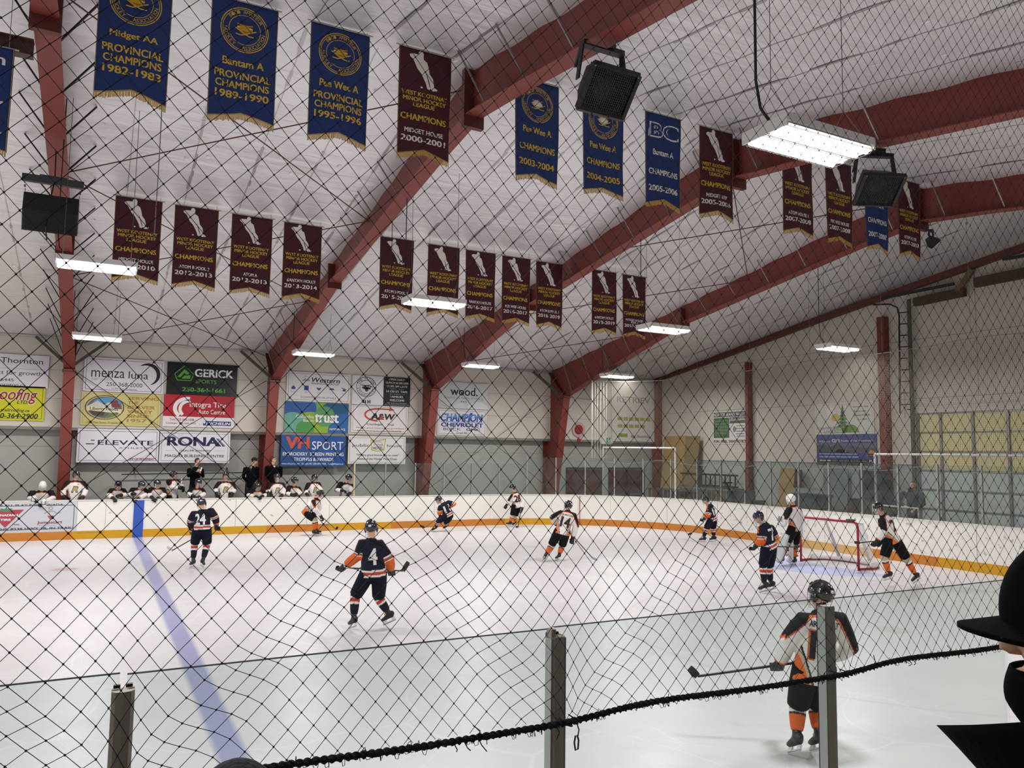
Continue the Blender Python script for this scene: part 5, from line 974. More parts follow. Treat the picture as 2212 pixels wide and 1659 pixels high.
def figure(key, label, cat, team, look, group=None, hem=.08, vox=.02, num=None, nm=None, front_crest=False, legs=True, floor=0.0, cage=True, num_rot=0.0, goalie=False, goalie_gear=False, body_col=None, hair=False):
    J = {k: Vector(v) for k, v in JT[key].items()}
    if 'N' not in J: J['N'] = (J['LS']+J['RS'])/2+Vector((0, 0, .055))+(J['H']-(J['LS']+J['RS'])/2)*.12
    sh = (J['LS']+J['RS'])/2; sd = (J['RS']-J['LS']).normalized()
    fwd = Vector((0, 0, 1)).cross(sd).normalized()
    if 'P' not in J: J['P'] = sh+Vector((0, 0, -.52))-fwd*.12*(1 if (J['H']-sh).dot(fwd) > .12 else 0)
    if 'LK' not in J:
        for s_, c_ in ((-1, 'L'), (1, 'R')):
            J[c_+'A'] = Vector((J['P'].x, J['P'].y, floor+.15))+sd*.12*s_; J[c_+'K'] = (J['P']+sd*.10*s_+J[c_+'A'])/2+fwd*.06; J[c_+'T'] = J[c_+'A']+fwd*.18-Vector((0, 0, .11))
    root_p = Vector(((J['LA'].x+J['RA'].x)/2, (J['LA'].y+J['RA'].y)/2, floor))
    t = empty('person', root_p, label, 'person', group)
    for k_ in J: J[k_] = J[k_]-root_p
    T = TEAM.get(team); axis = (J['N']-J['P']).normalized(); sd = (J['RS']-J['LS']); sd = (sd-axis*sd.dot(axis)).normalized(); fr = axis.cross(sd)
    hsd = ((J['RS']-J['LS']).normalized()+(J['RK']-J['LK'])*.8); hsd.z *= .4; hsd.normalize()
    HL, HR = J['P']-hsd*.10, J['P']+hsd*.10
    up, f, r = head_frame(J['H'], J['N'], look)
    # body: one continuous skin
    mb = MB(); make_head(mb, J['H'], up, f, r); mb.tube([J['H']-up*.05-f*.01, J['N']-axis*.06], [.052, .058], 10)
    mb.tube([J['P']-axis*.08, J['P']+axis*.05, J['P'].lerp(J['N'], .45), J['P'].lerp(J['N'], .78), J['N']-axis*.03], [.12, .13, .125, max(.11, (J['RS']-J['LS']).length/2*.62), .055], 14, side=sd, ry=[.09, .09, .085, .085, .05])
    for s_, c_ in ((-1, 'L'), (1, 'R')):
        S_, E_, H_ = J[c_+'S']-sd*s_*(.05 if T else .02)-axis*.03, J[c_+'E'], J[c_+'H']; d_ = (H_-E_).normalized()
        mb.tube([S_-sd*s_*.05, S_, S_.lerp(E_, .5), E_, E_.lerp(H_, .4), H_-d_*.02], [.05, .056, .048, .041, .042, .028], 10)
        K_, A_, T_ = J[c_+'K'], J[c_+'A'], J[c_+'T']; Hp = HL if s_ < 0 else HR
        mb.tube([Hp+axis*.02, Hp.lerp(K_, .35), K_, K_.lerp(A_, .3), A_], [.085, .078, .054, .056, .038], 10); mb.tube([A_, A_.lerp(T_, .6 if not T else .2), T_.lerp(A_, .15 if not T else .65)], [.038, .036 if not T else .03, .024], 8)
        if team is None:
            hn = (fr if key != 'c1' else Vector((0, 0, 1))); dd, gg, nn = basis(d_, hn.cross(d_) if abs(hn.dot(d_)) < .95 else sd); make_hand(mb, H_-dd*.02, dd, gg, nn, s_)
    me = remesh(mb, min(vox, .016), 2); dye(me, face_dye(J['H'], up, f, r, hair or not T, 'skin'), 'skin_and_hair', .6); link('body', me, t)
    if T:
        # jersey
        mb = MB(); hemP = J['P']-axis*hem
        pts_ = [hemP, J['P']+axis*.06, J['P'].lerp(J['N'], .5), sh-root_p-axis*.07, sh-root_p+axis*.01, J['N']-axis*.012]
        sw = max(.13, (J['RS']-J['LS']).length/2*.74)
        mb.tube(pts_, [.215, .20, .195, sw, sw*.75, .075], 18, side=sd, ry=[.165, .15, .145, .14, .115, .075])
        for s_, c_ in ((-1, 'L'), (1, 'R')):
            S_, E_, H_ = J[c_+'S']-sd*s_*.035-axis*.02, J[c_+'E'], J[c_+'H']; d_ = (H_-E_).normalized()
            mb.tube([S_-sd*s_*.09, S_, S_.lerp(E_, .5), E_, E_.lerp(H_, .5), H_-d_*.075], [.085, .098, .096, .088, .084, .070], 12)
        me = remesh(mb, vox, 3); jer = link('jersey', me, t)
        Nk = J['N']; tz = (J['P']-Nk).length; SL_, SR_ = J['LS'], J['RS']
        def seg(p, a, b_): d = b_-a; l = d.length_squared; u = max(0, min(1, (p-a).dot(d)/l)) if l > 1e-9 else 0; return u, (p-a-d*u).length
        def jd(p):
            dL = [seg(p, SL_, J['LE']), seg(p, J['LE'], J['LH'])]; dR = [seg(p, SR_, J['RE']), seg(p, J['RE'], J['RH'])]; dT = seg(p, Nk, hemP)
            lat = (p-Nk).dot(sd); hgt = (p-Nk).dot(axis); back = (p-Nk).dot(fr) < 0
            arm = min(dL, dR, key=lambda q: min(q[0][1], q[1][1])); am = min(arm[0][1], arm[1][1]); onarm = am < .125 and (am < dT[1]-.06 or arm[0][0] > .45)
            if team == 'w':
                a0 = abs(lat); dp = -(.045+.18*a0+1.15*max(0, a0-.14)) if back else -(.05+.22*a0+.9*max(0, a0-.14))
                if hgt > dp and not (onarm and arm[1][1] < arm[0][1]): return CL['black']
                if hgt > dp-.022 and not (onarm and arm[1][1] < arm[0][1]): return CL['orange']
                if onarm:
                    if arm[1][1] <= arm[0][1]:
                        u = arm[1][0]
                        if u > .70: return CL['black'] if u > .77 else CL['orange']
                    return CL['white']
                w_ = (-hgt-tz*.52)/(tz*.48+hem); side_ = abs((p-Nk).dot(sd)); a_ = abs(lat); ed = .2-.13*max(0, w_)
                depth_ = abs((p-Nk).dot(fr))
                if w_ > 0 and a_ > ed: return CL['orange'] if a_ > ed+.04 else (CL['cream'] if a_ > ed+.015 else CL['black'])
                return CL['white']
            # navy team
            if onarm:
                fa = arm[1][1] <= arm[0][1]; u = arm[1][0] if fa else arm[0][0]
                if not fa:
                    if u > .72: return CL['white'] if (u > .94 or u < .80) else CL['red']
                    if u < .45 and (p-Nk).dot(fr) > -.01: return CL['orange']
                    return CL['navy']
                if key in ('p24',) and u < .45: return CL['navy']
                return CL['orange'] if u < .72 else CL['white']
            if hgt > -.012: return CL['white']
            if (p-Nk).dot(fr) > -.015 and hgt > -.15: return CL['orange'] if (p-Nk).dot(fr) > .0 else CL['white']
            v_ = (hgt+tz+hem)
            if .03 < v_ < .06 or .11 < v_ < .14: return CL['white']
            if .06 <= v_ <= .11: return CL['red']
            return CL['navy']
        dye(me, jd, 'jersey_cloth')
        bvh = BVHTree.FromPolygons([v.co.copy() for v in me.vertices], [tuple(p.vertices) for p in me.polygons])
        if num:
            c_ = Nk.lerp(J['P'], .575 if nm else .5)-fr*.02; ns = sd if True else sd; ou = -fr
            dark, lite = ('1a1416', 'c8622c') if team == 'w' else ('e2dfdc', '1a1416')
            W2 = .26 if len(num) > 1 else .15; rgt = sd
            if team == 'w': put_text(jer, 'number_outline', bvh, num, c_, rgt, axis, ou, W2+.03, .30, 'c8622c', .085, .005); put_text(jer, 'number', bvh, num, c_, rgt, axis, ou, W2, .27, '141214', .04, .009)
            else: put_text(jer, 'number', bvh, num, c_, rgt, axis, ou, W2, .27, 'e2dfdc', .06, .006)
            if nm: put_text(jer, 'name_lettering', bvh, nm, Nk.lerp(J['P'], .235), rgt, axis, ou, .31, .06, '1a1416', .02, .006)
        if front_crest:
            c_ = Nk.lerp(J['P'], .50); put_text(jer, 'crest_outline', bvh, 'R', c_, -sd, axis, fr, .20, .21, '1a1814', .09, .005, .25); put_text(jer, 'crest', bvh, 'R', c_, -sd, axis, fr, .165, .17, 'b39a5c', .04, .010, .25)
            put_text(jer, 'chest_patch', bvh, 'bv', Nk.lerp(J['P'], .22)-sd*.10, -sd, axis, fr, .06, .03, 'b04a30', .1, .006)
        # gloves
        for s_, c_ in ((-1, 'L'), (1, 'R')):
            E_, H_ = J[c_+'E'], J[c_+'H']; d_ = (H_-E_).normalized(); ref = (J['S1']-J['S0']).normalized() if 'S0' in J else sd
            dd, gg, nn = basis(d_, ref); inward = (J['P']+fr*.4-H_); nn = nn if nn.dot(inward) > 0 else -nn
            mb = MB(); mb.tube([H_-dd*.10, H_-dd*.03, H_+dd*.03], [.066, .056, .05], 10); make_hand(mb, H_, dd, gg, nn, s_, 1.5)
            me = remesh(mb, .013, 1); me.materials.append(T['glove']); gl = link('glove', me, t)
            mb = MB(); mb.tube([H_-dd*.105, H_-dd*.085], [.068, .067], 10); mb.build('glove_cuff', ink('d9662a' if team == 'n' else 'dad7d2'), gl)
        if legs:
            mb = MB(); mb.tube([J['P']+axis*.10, J['P'], J['P']-axis*.08], [.175, .185, .175], 16, side=hsd, ry=[.125, .14, .13])
            for s_, c_ in ((-1, 'L'), (1, 'R')):
                K_ = J[c_+'K']; Hp = HL if s_ < 0 else HR; mb.tube([Hp+axis*.03, Hp.lerp(K_, .4), Hp.lerp(K_, .93)], [.125, .128, .112], 12)
            me = remesh(mb, vox, 3); me.materials.append(mat('pants_black' if team == 'w' else 'pants_navy', '0c0b0c' if team == 'w' else '0c1122', 0.8, spec=0.2)); link('hockey_pants', me, t)
            lows = []
            for s_, c_ in ((-1, 'L'), (1, 'R')):
                K_, A_, T_ = J[c_+'K'], J[c_+'A'], J[c_+'T']; Hp = HL if s_ < 0 else HR
                mb = MB(); mb.tube([Hp.lerp(K_, .82), K_, K_.lerp(A_, .3), K_.lerp(A_, .7), A_.lerp(K_, .12)], [.085, .086, .083, .07, .058], 12)
                me = remesh(mb, min(vox, .016), 2); so = link('sock', me, t)
                def sc(p, K_=K_, A_=A_):
                    d = A_-K_; u = (p-K_).dot(d)/d.length_squared
                    if team == 'w':
                        if u < .12: return CL['cream'] if u > -.3 else CL['white']
                        if u < .22: return CL['white']
                        if u < .30: return CL['black']
                        return CL['orange']
                    if .02 < u < .12 or .30 < u < .40: return CL['white']
                    if .12 <= u <= .30: return CL['red']
                    return CL['navy']
                dye(me, sc, 'sock_knit')
                lows.append(skate(t, K_, A_, T_))
            t.location.z = floor-min(lows)
        helmet(t, J['H'], up, f, r, M_HWH if goalie else T['helm'], cage=cage, goalie=goalie, fine=vox < .012)
    return t, J, dict(up=up, f=f, r=r, sd=sd, fr=fr, axis=axis)
def stick(label, a, b_, tip, root=None, shaft='1c1c20', tape='141416', group='hockey sticks'):
    a, b_, tip = Vector(a), Vector(b_), Vector(tip); t = empty('hockey_stick', a, label, 'hockey stick', group)
    d = (b_-a); dn = d.normalized(); mb = MB(); mb.bar((0, 0, 0), d, .030, .020); mb.build('shaft', mat('shaft_'+shaft, shaft, 0.35), t)
    mb = MB(); mb.bar((0, 0, 0), dn*.18, .036, .026); mb.build('grip_tape', ink('d8d6d2'), t)
    e = tip-b_; L = e.length; en = e.normalized(); upv = (-dn+en*dn.dot(en)).normalized(); sdv = en.cross(upv); mb = MB(); N_ = 8; top, bot = [], []
    for i in range(N_+1): u = i/N_; c_ = d+e*u+sdv*.02*u*u; hh = .034+.006*sin(pi*u); top.append(c_+upv*hh); bot.append(c_-upv*hh*(1-.3*(u > .95)))
    for i in range(N_):
        for o_ in (-.005, .005): mb.poly([bot[i]+sdv*o_, bot[i+1]+sdv*o_, top[i+1]+sdv*o_, top[i]+sdv*o_])
        mb.poly([top[i]-sdv*.005, top[i+1]-sdv*.005, top[i+1]+sdv*.005, top[i]+sdv*.005]); mb.poly([bot[i]-sdv*.005, bot[i+1]-sdv*.005, bot[i+1]+sdv*.005, bot[i]+sdv*.005])
    mb.poly([bot[-1]-sdv*.005, top[-1]-sdv*.005, top[-1]+sdv*.005, bot[-1]+sdv*.005]); mb.build('blade', mat('blade_'+tape, tape, 0.5), t, smooth=False)
    return t
LEFT, RIGHT, AWAY = (-1, 0, 0), (1, 0, 0), (.35, 1, 0)
ICEP = [
 ('w18', 'person in white hockey jersey number 18 nearest the camera, behind the right glass post', 'w', (-.1, 1, 0), dict(hem=.13, vox=.011, num='18', nm='ARSENAULT')),
 ('p4', 'person in navy hockey jersey number 4 skating away, legs apart', 'n', (.5, 1, 0), dict(hem=.05, vox=.014, num='4')),
 ('p24', 'person in navy hockey jersey number 24 gliding away below the bench', 'n', (.2, 1, -.1), dict(hem=.03, vox=.017, num='24')),
 ('w9', 'person in white hockey jersey crouching and skating right along the boards', 'w', (1, -.1, -.3), dict(hem=.06)),
 ('n11', 'person in navy hockey jersey number 11 bent low, turning left by the boards', 'n', (-1, .05, -.4), dict(hem=.04, num='11')),
 ('w28', 'person in white hockey jersey number 28 facing left before the corner boards', 'w', (-1, .1, -.1), dict(hem=.1, num='28')),
 ('w14', 'person in white hockey jersey number 14 leaning left on mid ice', 'w', (-.2, 1, 0), dict(hem=.1, vox=.016, num='14', nm='QUINTON')),
 ('n17', 'person in navy hockey jersey with orange sleeves facing left in front of the end boards', 'n', (-1, -.1, -.1), dict(hem=.05, num='17')),
 ('n5', 'person in navy hockey jersey standing just left of the goalkeeper', 'n', (-1, .1, -.05), dict(hem=.04, vox=.017, num='7')),
 ('w2', 'person in white hockey jersey lunging left, at the right end of the goal', 'w', (-1, .05, -.1), dict(hem=.07, vox=.017, num='2'))]
STK = {'w18': ('black hockey stick held out to the left by number 18', '1a1c1c', '121214'), 'p4': ('black and gold hockey stick held across the hips of number 4', '4a4630', '2a2a2a'), 'p24': ('dark hockey stick with white taped blade held by number 24', '2a2522', 'd6d4d0'), 'w9': ('hockey stick reaching forward from the crouching white skater', '55504a', '17171a'), 'n11': ('hockey stick of the bent navy skater, blade touching ice by the boards', '6a2a22', '222226'), 'w28': ('thin dark hockey stick hanging down from the white skater number 28', '2a2a2c', '2a2a2c'), 'w14': ('dark hockey stick trailing right from the skater number 14', '26262a', '8a8a8c'), 'n17': ('hockey stick of the navy skater before the end boards', '3a2a26', '1c1c1e'), 'n5': ('black hockey stick held behind the navy skater beside the goalkeeper', '151517', '151517'), 'w2': ('black hockey stick reaching over the goal post from the lunging skater', '151517', '151517')}
for key, lab, tm, lk, kw in ICEP:
    t, J, F = figure(key, lab, 'person', tm, lk, 'hockey players on the ice', **kw)
    s0, s1, s2 = [Vector(JT[key][k_])+Vector((0, 0, t.location.z)) for k_ in ('S0', 'S1', 'S2')]
    for v in (s1, s2): v.z = max(v.z, .04)
    stick(STK[key][0], s0, s1, s2, shaft=STK[key][1], tape=STK[key][2])
# goalkeeper
t, J, F = figure('goalie', 'goalkeeper in white with grey leg pads standing left of the goal, looking away', 'person', 'w', (-.4, 1, -.1), 'hockey players on the ice', hem=.08, vox=.018, goalie=True)
M_PAD = mat('goalie_pad', 'b5b6b6', 0.6, noise=0.1, nscale=7); M_PADW = mat('goalie_pad_white', 'd6d5d2', 0.6)
for c_, m_ in (('L', M_PAD), ('R', M_PADW)):
    K_, A_ = J[c_+'K'], J[c_+'A']; fwd = Vector((-1, .15, 0)).normalized() if c_ == 'L' else Vector((-.8, .5, 0)).normalized(); dn = (A_-K_).normalized(); sdv = fwd.cross(dn).normalized()
    mb = MB(); mb.tube([K_-dn*.26+fwd*.09, K_+fwd*.12, K_.lerp(A_, .5)+fwd*.11, A_+fwd*.10, A_+dn*.10+fwd*.17], [.13, .15, .15, .15, .13], 12, side=sdv, ry=[.06, .075, .07, .07, .06]); me = remesh(mb, .018, 2); me.materials.append(m_); pd = link('leg_pad', me, t)
    mb = MB()
    for u in (.1, .45, .8): p = K_.lerp(A_, u)+fwd*.02; mb.tube([p+sdv*.12*cos(a_)+fwd*.12*sin(a_) for a_ in [pi+.2+i*.47 for i in range(7)]], .012, 5)
    mb.build('strap', M_BLACK, pd)
mb = MB(); H_ = J['LH']; mb.ell(H_, .10, .14, .15, n=14, m=10); mb.ell(H_+Vector((-.05, -.02, .12)), .05, .10, .08, n=10, m=8); me = remesh(mb, .018, 2); me.materials.append(M_PADW); cg = link('catching_glove', me, t)
mb = MB(); [mb.tube([H_+Vector((-.09, -.06+.03*i, .16)), H_+Vector((-.12, -.07+.035*i, .02))], .006, 5) for i in range(5)]; mb.build('glove_web', M_BLACK, cg)
mb = MB(); H_ = J['RH']; mb.bar(H_+Vector((-.02, .0, .18)), H_+Vector((.02, 0, -.18)), .09, .22); me = remesh(mb, .018, 3); me.materials.append(M_PADW); link('blocker', me, t)
stick('goalkeeper stick, dark shaft held level across the pads', J['RH']+t.location, J['RH']+t.location+Vector((-.3, .25, -.75)), J['RH']+t.location+Vector((-.65, .2, -.8)), shaft='1a1a1c', tape='cfcdc8')
# players bench area
PB = empty('players_bench', (4.0, 30.4, 0), 'long timber players bench behind the far boards under the signs', 'bench')
mb = MB(); mb.box((-5.6, -.2, .74), (4.4, .3, .80)); mb.build('seat', M_WOOD, PB)
for x in (-5.4, -3, -.5, 2, 4.2): mb = MB(); mb.box((x-.05, -.15, 0), (x+.05, .25, .74)); mb.build('leg', M_WOOD, PB)
mb = MB(); mb.box((-2.6, 29.0+.05, 0), (8.5, 30.1, .26)); o = mb.build('bench_platform', mat('rubber_floor', '2a2a2a', 0.8)); tag(o, 'dark rubber covered platform the bench players stand on', 'platform')
BEN = [('b1', 'backup goalkeeper with white mask leaning over the board sign at the bench left end', (.15, -1, -.7), dict(goalie=True)),
 ('b2', 'person in white jersey standing upright at the bench beside the first column', (.8, -1, -.1), dict(front_crest=True)),
 ('b3', 'person on the bench leaning over the boards, left of the blue line, head down', (0, -1, -.5), {}),
 ('b4', 'person on the bench leaning over the blue board stripe, facing right', (.7, -1, -.5), {}),
 ('b5', 'person on the bench leaning on the boards just right of the blue stripe', (.5, -1, -.4), {}),
 ('b6', 'person in white standing on the bench sideways holding a stick, orange at the neck', (1, -.15, 0), {}),
 ('b7', 'person on the bench seated low in front of the coach with the paper', (.3, -1, -.3), {}),
 ('b8', 'person in white jersey standing upright on the bench below the building centre sign', (.05, -1, -.1), dict(front_crest=True)),
 ('b9', 'person on the bench bent low over the boards beside the second column', (.5, -1, -.5), {}),
 ('b10', 'person in white jersey leaning on the boards right of the second column', (.3, -1, -.15), dict(front_crest=True)),
 ('b11', 'person on the bench looking right with gloves folded on the boards', (1, -.4, -.3), {}),
 ('b12', 'person on the bench standing behind the crouching white skater', (.3, -1, -.1), dict(front_crest=True)),
 ('b13', 'last person on the bench at the right end beside the tan post', (.9, -.6, -.2), {})]
for key, lab, lk, kw in BEN:
    t, J, F = figure(key, lab, 'person', 'w', lk, 'hockey players on the bench', hem=.08, vox=.022, floor=.26, **kw)
    if key == 'b1':
        for c_, dx in (('L', .03), ('R', -.03)):
            mb = MB(); H_ = J[c_+'H']; mb.ell(H_+Vector((dx, -.06, .03)), .09, .11, .12, n=12, m=8); mb.ell(H_+Vector((dx*2, -.1, -.06)), .06, .05, .10, n=10, m=6); me = remesh(mb, .018, 2); me.materials.append(M_PADW); gg_ = link('catching_glove' if c_ == 'R' else 'blocker', me, t)
            mb = MB(); [mb.tube([H_+Vector((dx-.07, -.14, .06-.04*i)), H_+Vector((dx+.07, -.15, .05-.04*i))], .012, 5) for i in range(3)]; mb.build('glove_stripe', M_BLACK, gg_)
    if 'S0' in JT[key]:
        s = [Vector(JT[key][k_])+Vector((0, 0, t.location.z-.26)) for k_ in ('S0', 'S1', 'S2')]
        stick('pale green hockey stick held upright by the sideways bench player' if key == 'b6' else 'black hockey stick behind the upright bench player below the building centre sign', s[0], s[1], s[2], shaft='b5c8a0' if key == 'b6' else '1a1a1c')
# coaches, the man behind the end glass
M_COAT = mat('dark_coat', '0a0b0d', 0.9, spec=0.1, bump=0.3, bscale=14); M_TROU = mat('dark_trousers', '0f0f12', 0.8); M_SHOE = mat('shoe_black', '0c0c0d', 0.4); M_HOOD = mat('grey_hoodie', '3a3f42', 0.85, bump=0.3, bscale=14)
def civilian(key, label, look, floor, coat=M_COAT, hat=False, hood=False, fine=False):
    t, J, F = figure(key, label, 'person', None, look, 'coaches behind the bench' if key[0] == 'c' else None, floor=floor, vox=.006 if fine else .018, cage=False)
    ax_, sd, fr = F['axis'], F['sd'], F['fr']; mb = MB(); sw = max(.14, (J['RS']-J['LS']).length/2*.8)
    mb.tube([J['P']-ax_*.16, J['P'], J['P'].lerp(J['N'], .5), J['P'].lerp(J['N'], .82), J['N']-ax_*.03, J['N']+ax_*.02], [.19, .18, .175, sw, sw*.6, .07], 16, side=sd, ry=[.14, .13, .125, .125, .1, .07])
    for c_, s_ in (('L', -1), ('R', 1)):
        S_, E_, H_ = J[c_+'S'], J[c_+'E'], J[c_+'H']; d_ = (H_-E_).normalized(); mb.tube([S_-sd*s_*.06, S_, S_.lerp(E_, .5), E_, E_.lerp(H_, .5), H_-d_*.06], [.085, .082, .07, .06, .056, .046], 10)
    if hood: mb.ell(J['N']-fr*.07+ax_*.03, .11, .08, .08, n=12, m=8)
    me = remesh(mb, .018, 2); me.materials.append(coat); ct = link('hoodie' if hood else 'coat', me, t)
    mb = MB(); HL, HR = J['P']-sd*.09, J['P']+sd*.09; mb.tube([J['P']+ax_*.05, J['P']-ax_*.08], [.16, .165], 14, side=sd, ry=[.12, .125])
    for c_, Hp in (('L', HL), ('R', HR)): mb.tube([Hp, Hp.lerp(J[c_+'K'], .5), J[c_+'K'], J[c_+'A']], [.10, .095, .08, .065], 10)
    me = remesh(mb, .022, 2); me.materials.append(M_TROU); link('trousers', me, t)
    for c_ in 'LR':
        A_ = J[c_+'A']; T_ = J[c_+'T']; d_ = Vector((T_.x-A_.x, T_.y-A_.y, 0)).normalized(); z = .05; mb = MB(); c0 = Vector((A_.x, A_.y, z)); mb.tube([c0-d_*.06, c0+d_*.05, c0+d_*.16, c0+d_*.2], [.042, .045, .042, .025], 10, side=d_.cross(Vector((0, 0, 1))), ry=[.05, .05, .035, .025]); mb.build('shoe', M_SHOE, t, smooth=True)
    up, f, r, h = F['up'], F['f'], F['r'], J['H']
    if hat:
        mb = MB(); n_ = 18; k = 8
        for j in range(k+1):
            for i in range(n_): ph = 2*pi*i/n_; th = radians(88+10*(1-cos(ph)))*max(.01, j/k); c_ = h+up*.03-f*.008; mb.v.append(tuple(c_+r*sin(ph)*sin(th)*.092+f*cos(ph)*sin(th)*.112+up*cos(th)*.118))
        for j in range(k):
            for i in range(n_): mb.f.append((j*n_+i, j*n_+(i+1) % n_, (j+1)*n_+(i+1) % n_, (j+1)*n_+i)); mb.mi.append(0)
        mb.f.append(tuple(range(n_))); mb.mi.append(0); mb.f.append(tuple(k*n_+i for i in reversed(range(n_)))); mb.mi.append(0); mb.build('knit_hat', mat('hat_black', '101012', 0.9, bump=0.4, bscale=60), t, smooth=True)
    if key in ('c2', 'c3'): # shirt collar and tie
        mb = MB(); c_ = J['N']+fr*.115-ax_*.07; mb.prism([c_+sd*.045+ax_*.06, c_-sd*.045+ax_*.06, c_-ax_*.08], fr*.012); sc_ = mb.build('shirt', ink('d6d2cc'), ct)
        if key == 'c2': mb = MB(); c_ = c_+fr*.012; mb.prism([c_+sd*.014+ax_*.045, c_-sd*.014+ax_*.045, c_-sd*.02-ax_*.08, c_+sd*.02-ax_*.08], fr*.006); mb.build('tie', ink('26262c'), ct)
    return t, J, F
t, J, F = civilian('c1', 'person with brown hair in a black jacket clasping hands over a paper behind the bench', (1, -.25, 0), .80)
mb = MB(); c_ = (J['LH']+J['RH'])/2+t.location+Vector((.05, -.04, .08)); mb.box((-.03, -.05, -.07), (.02, -.045, .07)); o = mb.build('paper', ink('ece9e4')); o.location = c_; o.rotation_euler = (0, .3, .4); tag(o, 'folded white paper in the hands of the jacketed coach', 'paper')
civilian('c2', 'person in black coat and knit hat with tie, left of the second column', (1, -.3, -.1), .80, hat=True)
civilian('c3', 'person in black jacket with short dark hair, right of the second column', (1, -.3, 0), .80)
civilian('man', 'person in grey hooded sweater standing behind the end glass by the overhead door', (-.9, -.5, -.1), .25, coat=M_HOOD, hood=True)
mb = MB(); mb.box((21.9, 14.6, 0), (23.4, 16.1, .25)); o = mb.build('step_platform', M_WOOD); tag(o, 'low timber step under the man behind the end glass', 'platform')
# stick rack rail behind the bench
t = empty('stick_rack', (3.4, 31.3, 1.95), 'thin dark horizontal rail with sticks resting on the grey wall behind the bench', 'rail')
mb = MB(); mb.bar((-2.6, 0, .05), (1.9, 0, .12), .03, .04); mb.build('rail', M_DARK, t)
for x in (-2.2, 1.0): mb = MB(); mb.bar((x, 0.02, .08), (x, .28, .3), .03); mb.build('bracket', M_DARK, t)
# ------------------------------------------------------------------ spectators close to the camera
def hexcap(mb, n_, k, fn, cap=True):
    for j in range(k+1):
        for i in range(n_): mb.v.append(tuple(fn(2*pi*i/n_, j/k)))
    b0 = len(mb.v)-(k+1)*n_
    for j in range(k):
        for i in range(n_): mb.f.append((b0+j*n_+i, b0+j*n_+(i+1) % n_, b0+(j+1)*n_+(i+1) % n_, b0+(j+1)*n_+i)); mb.mi.append(0)
mb = MB(); mb.box((-4, -4, -.01), (7, 1.9, 1.0)); struct(mb.build('floor_stand', mat('concrete', '8a8884', 0.8)))
def spect(key, head, F, floor, k=1.0):
    h = Vector(head); F = Vector(F).normalized(); rt = Vector((F.y, -F.x, 0)); Z = Vector((0, 0, 1)); n = h-Z*.165*k-F*.025; d = {'H': h, 'N': n}
    for s_, c_ in ((-1, 'L'), (1, 'R')):
        S_ = n-Z*.07*k+rt*s_*.19*k; d[c_+'S'] = S_; d[c_+'E'] = S_-Z*.30*k+rt*s_*.05; d[c_+'H'] = S_-Z*.50*k+F*.16*k-rt*s_*.03
    d['P'] = n-Z*.57*k; z0 = floor
    for s_, c_ in ((-1, 'L'), (1, 'R')): d[c_+'A'] = Vector((n.x, n.y, z0+.1))+rt*s_*.11; d[c_+'K'] = (d['P']+d[c_+'A'])/2+F*.04+rt*s_*.1; d[c_+'T'] = d[c_+'A']+F*.17-Z*.08
    JT[key] = {a: list(b) for a, b in d.items()}
M_COATB = mat('black_coat', '0d0d0e', 0.95, bump=0.25, bscale=30, spec=0.08); M_CAPB = mat('black_twill', '09090a', 0.95, bump=0.15, bscale=260, spec=0.06)
spect('fan', (1.312, .641, 2.682), (-.32, .94, 0), 1.0)
t, J, F = civilian('fan', 'person in black cap, face mask and black coat at the right edge, close to camera', (-.29, .95, -.1), 1.0, coat=M_COATB, fine=True)
up, f, r, h = F['up'], F['f'], F['r'], J['H']
# cap: crown and curved brim
cu, cf, cr = (up-f*.10).normalized(), f, r
mb = MB(); n_, k_ = 32, 12; c_ = h+up*.035-f*.004
def crown(ph, u, e=0.0):
    th = max(.002, u)*radians(92+8*(1-cos(ph))*.5); return c_+r*sin(ph)*sin(th)*(.096+e)+f*cos(ph)*sin(th)*(.118+e)+up*(cos(th)*(.128+e)*(1 if th < 1.57 else 1.3))
hexcap(mb, n_, k_, lambda ph, u: crown(ph, u)); hexcap(mb, n_, k_, lambda ph, u: crown(ph, u, -.006)); cap = mb.build('cap', M_CAPB, t, smooth=True)
mb = MB(); mb.ell(crown(0, 0), .008, .008, .006); mb.build('cap_button', M_CAPB, cap, smooth=True)
BY = -.72; bf, br = f*cos(BY)+r*sin(BY), r*cos(BY)-f*sin(BY)
mb = MB(); NB_, NR_ = 22, 8; v0 = []
for lay in (0, 1):
    for j in range(NR_+1):
        for i in range(NB_+1):
            a = -1.12+2.24*i/NB_; u = j/NR_; e = crown(a+BY, .985); out = bf*.066*cos(a*.9)**.6+br*sin(a)*.012
            p = e+out*u-up*(.002*u+.008*(abs(a)/1.12)**2*u+.002)-up*(.0055*lay); mb.v.append(tuple(p))
q = (NR_+1)*(NB_+1)
for b0 in (0, q):
    for j in range(NR_):
        for i in range(NB_): mb.f.append((b0+j*(NB_+1)+i, b0+j*(NB_+1)+i+1, b0+(j+1)*(NB_+1)+i+1, b0+(j+1)*(NB_+1)+i)); mb.mi.append(0)
for i in range(NB_): A = NR_*(NB_+1)+i; mb.f.append((A, A+1, q+A+1, q+A)); mb.mi.append(0)
for j in range(NR_):
    for i in (0, NB_): A = j*(NB_+1)+i; B_ = A+NB_+1; mb.f.append((A, B_, q+B_, q+A)); mb.mi.append(0)
mb.build('cap_brim', M_CAPB, cap, smooth=True)
